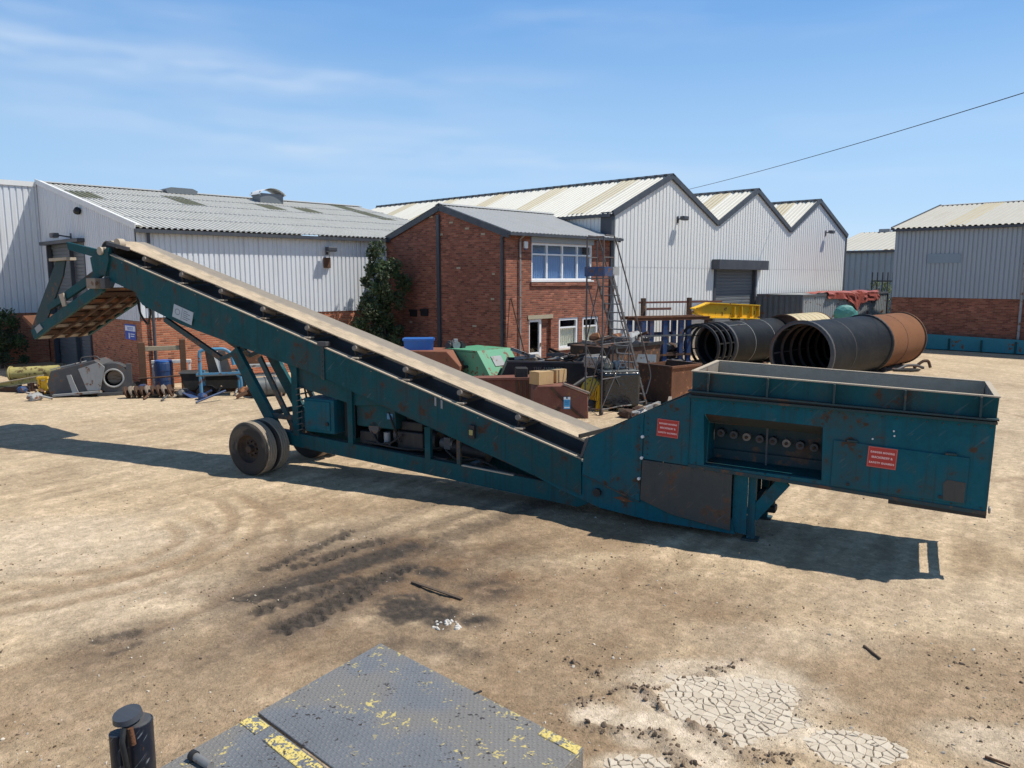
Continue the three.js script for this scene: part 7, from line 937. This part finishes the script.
// --- shipping container with red tarpaulin
{
  const p = depthPt(802, 300, 38.6), o = thing('shipping_container', 'long grey shipping container with a dark end, in front of the shed', 'container', [p[0], 0, p[2]], YR); const L = 12, H = 2.72, W = 2.4;
  part('long_side', corr(L, 0.12, H - 0.1, 0.28, 0.04, [[0, 1], [0.25, 1], [0.5, 0], [0.75, 0]]).translate(0, 0, -0.05), M.containerPale, o); part('long_side', bx(0, L, 0.12, H - 0.1, -W + 0.01, -W + 0.05), M.containerPale, o); part('end_wall', faceLeft(corr(W - 0.1, 0.12, H - 0.1, 0.3, 0.04, [[0, 1], [0.25, 1], [0.5, 0], [0.75, 0]]), -W + 0.05), M.container, o); part('end_wall', bx(L - 0.04, L, 0.1, H - 0.1, -W + 0.05, -0.05), M.container, o); part('roof', bx(0.02, L - 0.02, H - 0.08, H - 0.02, -W + 0.03, -0.03), M.containerPale, o); part('floor', bx(0.02, L - 0.02, 0.05, 0.12, -W + 0.06, -0.06), M.rustDark, o);
  for (const z of [0, -W]) { part('top_rail', bx(0, L, H - 0.1, H, z - 0.04, z + 0.04), M.container, o); part('bottom_rail', bx(0, L, 0, 0.15, z - 0.04, z + 0.04), M.container, o); for (const x of [0, L]) part('corner_post', bx(x - 0.05, x + 0.05, 0.16, H - 0.11, z - 0.05, z + 0.05), M.container, o); }
  part('top_rail', bx(-0.04, 0.04, H - 0.1, H + 0.005, -W + 0.05, -0.05), M.container, o);
  // tarpaulin: thrown over the roof and hanging down the long side
  const nx = 26, nz = 16, P = [], gx = (i, j) => { const u = i / nx, v = j / nz, x = 2.9 + 7.4 * u; const drop = 0.30 + 0.55 * vnoise(u * 5, 1, 3) * (u > 0.35 && u < 0.6 ? 1.6 : 0.7), len = 1.5 + drop, d = v * len; const wr = (vnoise(u * 17, v * 9, 6) - 0.5) * 0.22; if (d < 1.5) return [x, H + 0.03 + wr * 0.5 + 0.07 * vnoise(u * 6, v * 4, 9), -1.4 + d]; return [x + wr, H + 0.06 - (d - 1.5), 0.10 + Math.abs(wr) + 0.05 * Math.sin(u * 30)]; };
  for (let i = 0; i < nx; i++) for (let j = 0; j < nz; j++) { const a = gx(i, j), b = gx(i + 1, j), c = gx(i + 1, j + 1), d = gx(i, j + 1); P.push(...a, ...c, ...b, ...a, ...d, ...c); } const g = new THREE.BufferGeometry(); g.setAttribute('position', new THREE.Float32BufferAttribute(P, 3)); g.computeVertexNormals(); solo('red_tarpaulin', 'crumpled red tarpaulin thrown over the shipping container', 'tarpaulin', boxUV(g), M.tarp, [p[0], 0, p[2]], YR);
  const tp = depthPt(845, 316, 35.5); solo('teal_sheet', 'crumpled teal plastic sheet stuffed behind the tan drum', 'sheet', lump(0.5, 31, 1.2, 0.9, 0.5, 2).translate(0, 1.85, 0), M.tarpTeal, [tp[0], 0, tp[2]]); const st = thing('steel_post', 'rusty steel post holding the teal plastic sheet', 'post', [tp[0], 0, tp[2]]); part('post', bx(-0.06, 0.06, 0, 1.6, -0.06, 0.06), M.rustDark, st); part('foot', bx(-0.25, 0.25, 0, 0.06, -0.25, 0.25), M.rustDark, st);
  const bp = yard(37.3, 12.6), rr = rng(19); for (let k = 0; k < 5; k++) solo('rubble_block', 'pale rubble block lying at the corner of the brick base', 'rubble', lump(0.4 + rr() * 0.25, 40 + k, 1.3, 0.9, 1, 1).translate(0.3 * k + rr(), 0.25, -rr()), k % 2 ? M.concrete : M.rust, bp, YR, 'rubble at the grey building corner');
}
// --- teal trough and pipes against the grey building
{
  const b = onS(918, 335, 42.2), o = thing('teal_trough', 'long low teal steel trough standing against the brick base', 'trough', yard(42.0, 14.4), -YA); part('front', prism([[0, 0.05], [12, 0.05], [12, 0.55], [5.2, 0.72], [1.9, 0.78], [1.4, 1.0], [0, 1.0]], 0.0, 0.06), M.tealTrough, o); part('rear', bx(0, 12, 0.05, 0.6, -0.42, -0.36), M.teal, o); part('floor', bx(0, 12, 0.03, 0.1, -0.36, 0), M.teal, o); part('end_plate', bx(-0.04, -0.001, 0.0, 0.95, -0.4, 0.06), M.teal, o); for (let k = 0; k < 7; k++) part('rib', bx(1.8 + k * 1.4, 1.88 + k * 1.4, 0.05, 0.6, 0.061, 0.12), M.teal, o); void b;
}
// --- loose scrap between the skips, the steps and the racks, each piece lying on the dirt
{
  const r = rng(808), mats = [M.rustDark, M.rust, M.casing, M.black, M.dustSteel, M.timber, M.casingLight, M.bluePaint], kinds = ['rusty', 'brown', 'grey', 'black', 'dusty', 'timber', 'pale', 'blue'];
  const zones = [[640, 388, 34, 10, 22, 'behind the rusty bin', 2.0], [575, 396, 30, 10, 14, 'behind the brown hopper', 1.8], [660, 372, 26, 8, 18, 'under the blue rack', 1.9], [655, 375, 28, 16, 16, 'in front of the blue rack'], [612, 402, 26, 10, 12, 'around the wrapped pallet'], [648, 412, 22, 6, 8, 'beside the access steps'], [195, 396, 26, 6, 10, 'beside the light blue stand'], [165, 398, 24, 5, 6, 'beside the timber goalpost'], [25, 396, 26, 5, 6, 'beside the yellow roller'], [260, 397, 26, 5, 8, 'beyond the conveyor struts'], [690, 372, 20, 10, 10, 'beside the caged trommel drum']];
  for (const [x, y, sx, sy, n, where, sc = 1] of zones) for (let k = 0; k < n; k++) {
    const p = onG(x + (r() - 0.5) * 2 * sx, y + (r() - 0.5) * 2 * sy), m = Math.floor(r() * mats.length), t = Math.floor(r() * 4), L = 0.25 + r() * 0.7, turn = r() * 6.28; let g, nm;
    if (t === 0) { nm = 'scrap_bar'; g = cyl([-L / 2, 0.04, 0], [L / 2, 0.04 + r() * 0.25, 0], 0.03, 0.03, 8); } else if (t === 1) { nm = 'scrap_angle'; g = channel([-L / 2, 0.06, 0], [L / 2, 0.06 + r() * 0.2, 0], 0.09, 0.10, 0.015); } else if (t === 2) { nm = 'scrap_lump'; g = lump(0.10 + r() * 0.14, k + m * 7, 1.3, 0.8, 1, 1).translate(0, 0.1, 0); } else { nm = 'scrap_plate'; g = bx(-L / 2, L / 2, 0, 0.02, -L / 4, L / 4).rotateZ(0.15 + r() * 0.3).translate(0, 0.08, 0); }
    if (sc !== 1) g.scale(sc, sc * 1.3, sc);
    solo(nm, (sc > 1 ? 'large ' : '') + kinds[m] + ' ' + nm.replace('_', ' ') + ' lying ' + where, 'scrap', g, mats[m], p, turn, 'loose scrap ' + where);
  }
}
// --- palisade fence in the gap
{
  const o = thing('steel_fence', 'dark steel palisade fence in the gap between the sheds', 'fence', yard(52.5, 18.8), -YA); for (let k = 0; k < 14; k++) part('pale', bx(k * 0.32, k * 0.32 + 0.07, 0, 3.9, 0, 0.03), M.trimDark, o); part('rail', bx(0, 4.3, 0.6, 0.68, -0.05, -0.005), M.trimDark, o); part('rail', bx(0, 4.3, 3.3, 3.38, -0.05, -0.005), M.trimDark, o);
}

// ---------------------------------------------------------------- shrubs
function shrub(name, label, pos, W, H, D, n, leaf, seed, tint) {
  const o = thing(name, label, 'shrub', pos), r = rng(seed), P = [], Cc = [];
  const cl = []; for (let k = 0; k < 46; k++) { const a = r() * 6.28, y = 0.12 + 0.86 * r(), w = Math.pow(Math.sin(Math.PI * Math.pow(y, 0.75) * 0.9 + 0.12), 0.7), q = Math.sqrt(r()); cl.push([Math.cos(a) * q * W / 2 * w, y * H, Math.sin(a) * q * D / 2 * w, 0.16 + 0.22 * r(), 0.6 + 0.8 * r()]); }
  const nrm = []; for (let i = 0; i < n; i++) {
    const c = cl[Math.floor(r() * cl.length)], a = r() * 6.28, b = Math.acos(2 * r() - 1), q = c[3] * Math.pow(r(), 0.45) * (W / 2.2); const p = [c[0] + Math.sin(b) * Math.cos(a) * q, Math.max(0.05, c[1] + Math.cos(b) * q * 1.1), c[2] + Math.sin(b) * Math.sin(a) * q];
    const s = leaf * (0.6 + 0.8 * r()), d = new THREE.Vector3(r() - 0.5, r() - 0.2, r() - 0.5).normalize(), e = new THREE.Vector3(r() - 0.5, r() - 0.5, r() - 0.5).cross(d).normalize(), f = d.clone().cross(e).multiplyScalar(s * 0.18);
    const A = [p[0], p[1], p[2]], B = [p[0] + d.x * s * 0.5 + e.x * s * 0.3 + f.x, p[1] + d.y * s * 0.5 + e.y * s * 0.3 + f.y, p[2] + d.z * s * 0.5 + e.z * s * 0.3 + f.z], C2 = [p[0] + d.x * s, p[1] + d.y * s, p[2] + d.z * s], D2_ = [p[0] + d.x * s * 0.5 - e.x * s * 0.3 + f.x, p[1] + d.y * s * 0.5 - e.y * s * 0.3 + f.y, p[2] + d.z * s * 0.5 - e.z * s * 0.3 + f.z];
    P.push(...A, ...B, ...C2, ...A, ...C2, ...D2_); const t = c[4] * (0.75 + 0.5 * r()); for (let k = 0; k < 6; k++) Cc.push(tint[0] * t, tint[1] * t, tint[2] * t);
  }
  const g = new THREE.BufferGeometry(); g.setAttribute('position', new THREE.Float32BufferAttribute(P, 3)); g.setAttribute('color', new THREE.Float32BufferAttribute(Cc, 3)); g.computeVertexNormals();
  part('crown', g, new THREE.MeshPhysicalMaterial({ vertexColors: true, roughness: 0.6, transmission: 0.25, thickness: 0, side: THREE.DoubleSide }), o);
  part('trunk', pipe([[0, -0.02, 0], [0.05, H * 0.25, 0.03], [-0.04, H * 0.5, -0.02], [0.03, H * 0.8, 0.02]], 0.06, 7), M.bark, o);
  for (let k = 0; k < 7; k++) { const c = cl[k * 6]; part('limb', pipe([[0.02, Math.max(0.2, c[1] * 0.45), 0], [c[0] * 0.5, c[1] * 0.75, c[2] * 0.5], [c[0], c[1], c[2]]], 0.022, 6), M.bark, o); } return o;
}
shrub('climbing_shrub', 'tall dark green shrub growing in the corner beside the office gable', yard(18.2, 25.1), 2.1, 4.8, 1.9, 9000, 0.14, 301, [0.062, 0.100, 0.034]);
shrub('dark_shrub', 'dark green shrub growing against the annexe brick base', yard(7.35, 35.7), 2.2, 2.1, 1.4, 6000, 0.11, 302, [0.040, 0.075, 0.025]);
shrub('distant_shrub', 'pale green shrub growing up the steel fence in the gap', yard(53.2, 18.4), 2.2, 3.3, 1.0, 1100, 0.14, 303, [0.24, 0.30, 0.15]);

// ---------------------------------------------------------------- worn deck in the foreground
{
  const h = 2.0, P0 = [-0.58, -3.2], P1 = [0.245, -2.44], v = [-0.555, 0.83], ux = [(P1[0] - P0[0]), (P1[1] - P0[1])], UL = Math.hypot(...ux), VL = Math.hypot(...v), u = [ux[0] / UL, ux[1] / UL], w = [v[0] / VL, v[1] / VL];
  const o = thing('checker_plate_deck', 'worn grey checker plate deck with flaking yellow paint along its edges', 'deck', [0, 0, 0]);
  // deck points: along the front edge a (0..UL), back from it b (0..3)
  const pt = (a, b, y) => [P0[0] + u[0] * a + w[0] * b, y, P0[1] + u[1] * a + w[1] * b];
  const sheet = (a0, a1, b0, b1, y0, y1) => { const q = [pt(a0, b0, 0), pt(a1, b0, 0), pt(a1, b1, 0), pt(a0, b1, 0)].map(p => [p[0], -p[2]]); const g = prism(q.reverse(), y0, y1, 0.002); return boxUV(g.rotateX(-Math.PI / 2)); };
  const S = 0.66;                                          // seam, measured back along the left edge
  part('checker_plate', sheet(0, UL, 0, S - 0.006, h - 0.012, h), M.plate, o); part('checker_plate', sheet(0, UL, S + 0.006, 3.2, h - 0.012, h - 0.001), M.plate, o);
  part('edge_strip', sheet(0.002, 0.11, S + 0.012, S + 0.075, h - 0.001, h + 0.0025), M.plateYellow, o); part('edge_strip', sheet(0.16, UL - 0.02, S + 0.014, S + 0.075, h - 0.001, h + 0.0025), M.plateYellow, o); part('edge_strip', sheet(UL - 0.17, UL - 0.004, 0.004, 0.05, h, h + 0.0025), M.plateYellow, o);
  part('front_skirt', sheet(0, UL, 0.0, 0.01, h - 0.25, h - 0.0125), M.plate, o); part('side_skirt', sheet(UL - 0.01, UL, 0.011, 3.2, h - 0.25, h - 0.0125), M.plate, o); part('side_skirt', sheet(0, 0.01, 0.011, 3.2, h - 0.25, h - 0.0125), M.plate, o);
  for (const [a, b] of [[0.05, 0.1], [UL - 0.12, 0.1], [0.05, 2.9], [UL - 0.12, 2.9]]) part('leg', sheet(a, a + 0.08, b, b + 0.08, 0, h - 0.0126), M.black, o);
  const lift = pt(UL * 0.54, -0.002, h); part('slot', bx(-0.02, 0.02, -0.003, 0.0015, -0.004, 0.004).rotateY(0.75).translate(...lift), M.black, o);
  const bt = G(203, 764, h); const bl = thing('steel_pin', 'grey steel pin lying on the checker plate deck', 'pin', [bt[0], h, bt[2]], -0.5); part('shank', cyl([-0.035, 0.014, 0], [0.05, 0.014, 0.01], 0.014, 0.014, 12), M.steel, bl); part('head', cyl([-0.055, 0.016, 0], [-0.035, 0.015, 0], 0.018, 0.018, 12), M.black, bl);
  // capped hydraulic post beside the deck
  const tp = G(131, 712, 2.12), po = thing('hydraulic_post', 'navy blue hydraulic post with round cap beside the checker plate deck', 'post', [tp[0], 0, tp[2]], 0.3); po.scale.set(0.86, 1, 0.86);
  const pm = std(g2([0.014, 0.018, 0.030], { da: 0.35, dirt: [0.06, 0.06, 0.06], scr: 0.8, scrc: [0.4, 0.42, 0.44], seed: 52, ra: 0.05, v: 0.4 }, 0.5), 0.42); 
  part('tube', [cyl([0.02, 0, 0], [0.02, 2.085, 0], 0.058, 0.058, 28)], pm, po); part('side_tube', [cyl([-0.048, 0, 0.028], [-0.048, 2.065, 0.028], 0.032, 0.032, 18)], pm, po); part('cap', [cyl([-0.012, 2.103, 0.004], [-0.014, 2.122, 0.006], 0.056, 0.053, 28)], M.trimDark, po); part('collar', [cyl([0.02, 2.085, 0], [0.02, 2.092, 0], 0.052, 0.048, 28)], M.casing, po); part('stud', [cyl([0, 2.085, 0.01], [-0.01, 2.105, 0.01], 0.014, 0.014, 10), cyl([0.0, 2.065, 0.058], [0.0, 2.1, 0.05], 0.010, 0.010, 10)].slice(0, 1), M.rust, po); part('stud', cyl([0.012, 2.03, 0.062], [0.004, 2.09, 0.058], 0.011, 0.011, 10), M.rust, po);
  part('hose', pipe([[-0.018, 2.09, 0.055], [-0.024, 2.05, 0.078], [-0.014, 1.95, 0.076], [-0.016, 1.7, 0.07], [-0.016, 1.2, 0.07]], 0.011, 8, false, 40), M.black, po); part('base_plate', bx(-0.15, 0.15, 0, 0.03, -0.15, 0.15), pm, po);
}
// stick, brick bits and rags on the dirt
{
  const a = G(412, 584), b = G(462, 601); solo('timber_lath', 'dark wet timber lath lying on the oily mud', 'lath', bar([a[0], 0.03, a[2]], [b[0], 0.025, b[2]], 0.04, 0.014), M.stick);
  const c = G(864, 648), d = G(880, 661); solo('short_stick', 'short dark stick lying on the dry dirt near the cracked mud', 'stick', cyl([c[0], 0.02, c[2]], [d[0], 0.025, d[2]], 0.016, 0.010, 6), M.stick);
  const e = G(985, 758), f = G(1010, 768); solo('buried_stick', 'half buried pale stick beside the rubble patch', 'stick', cyl([e[0], 0.01, e[2]], [f[0], 0.02, f[2]], 0.014, 0.010, 6), M.timber);
}
renderer.render(scene, camera);
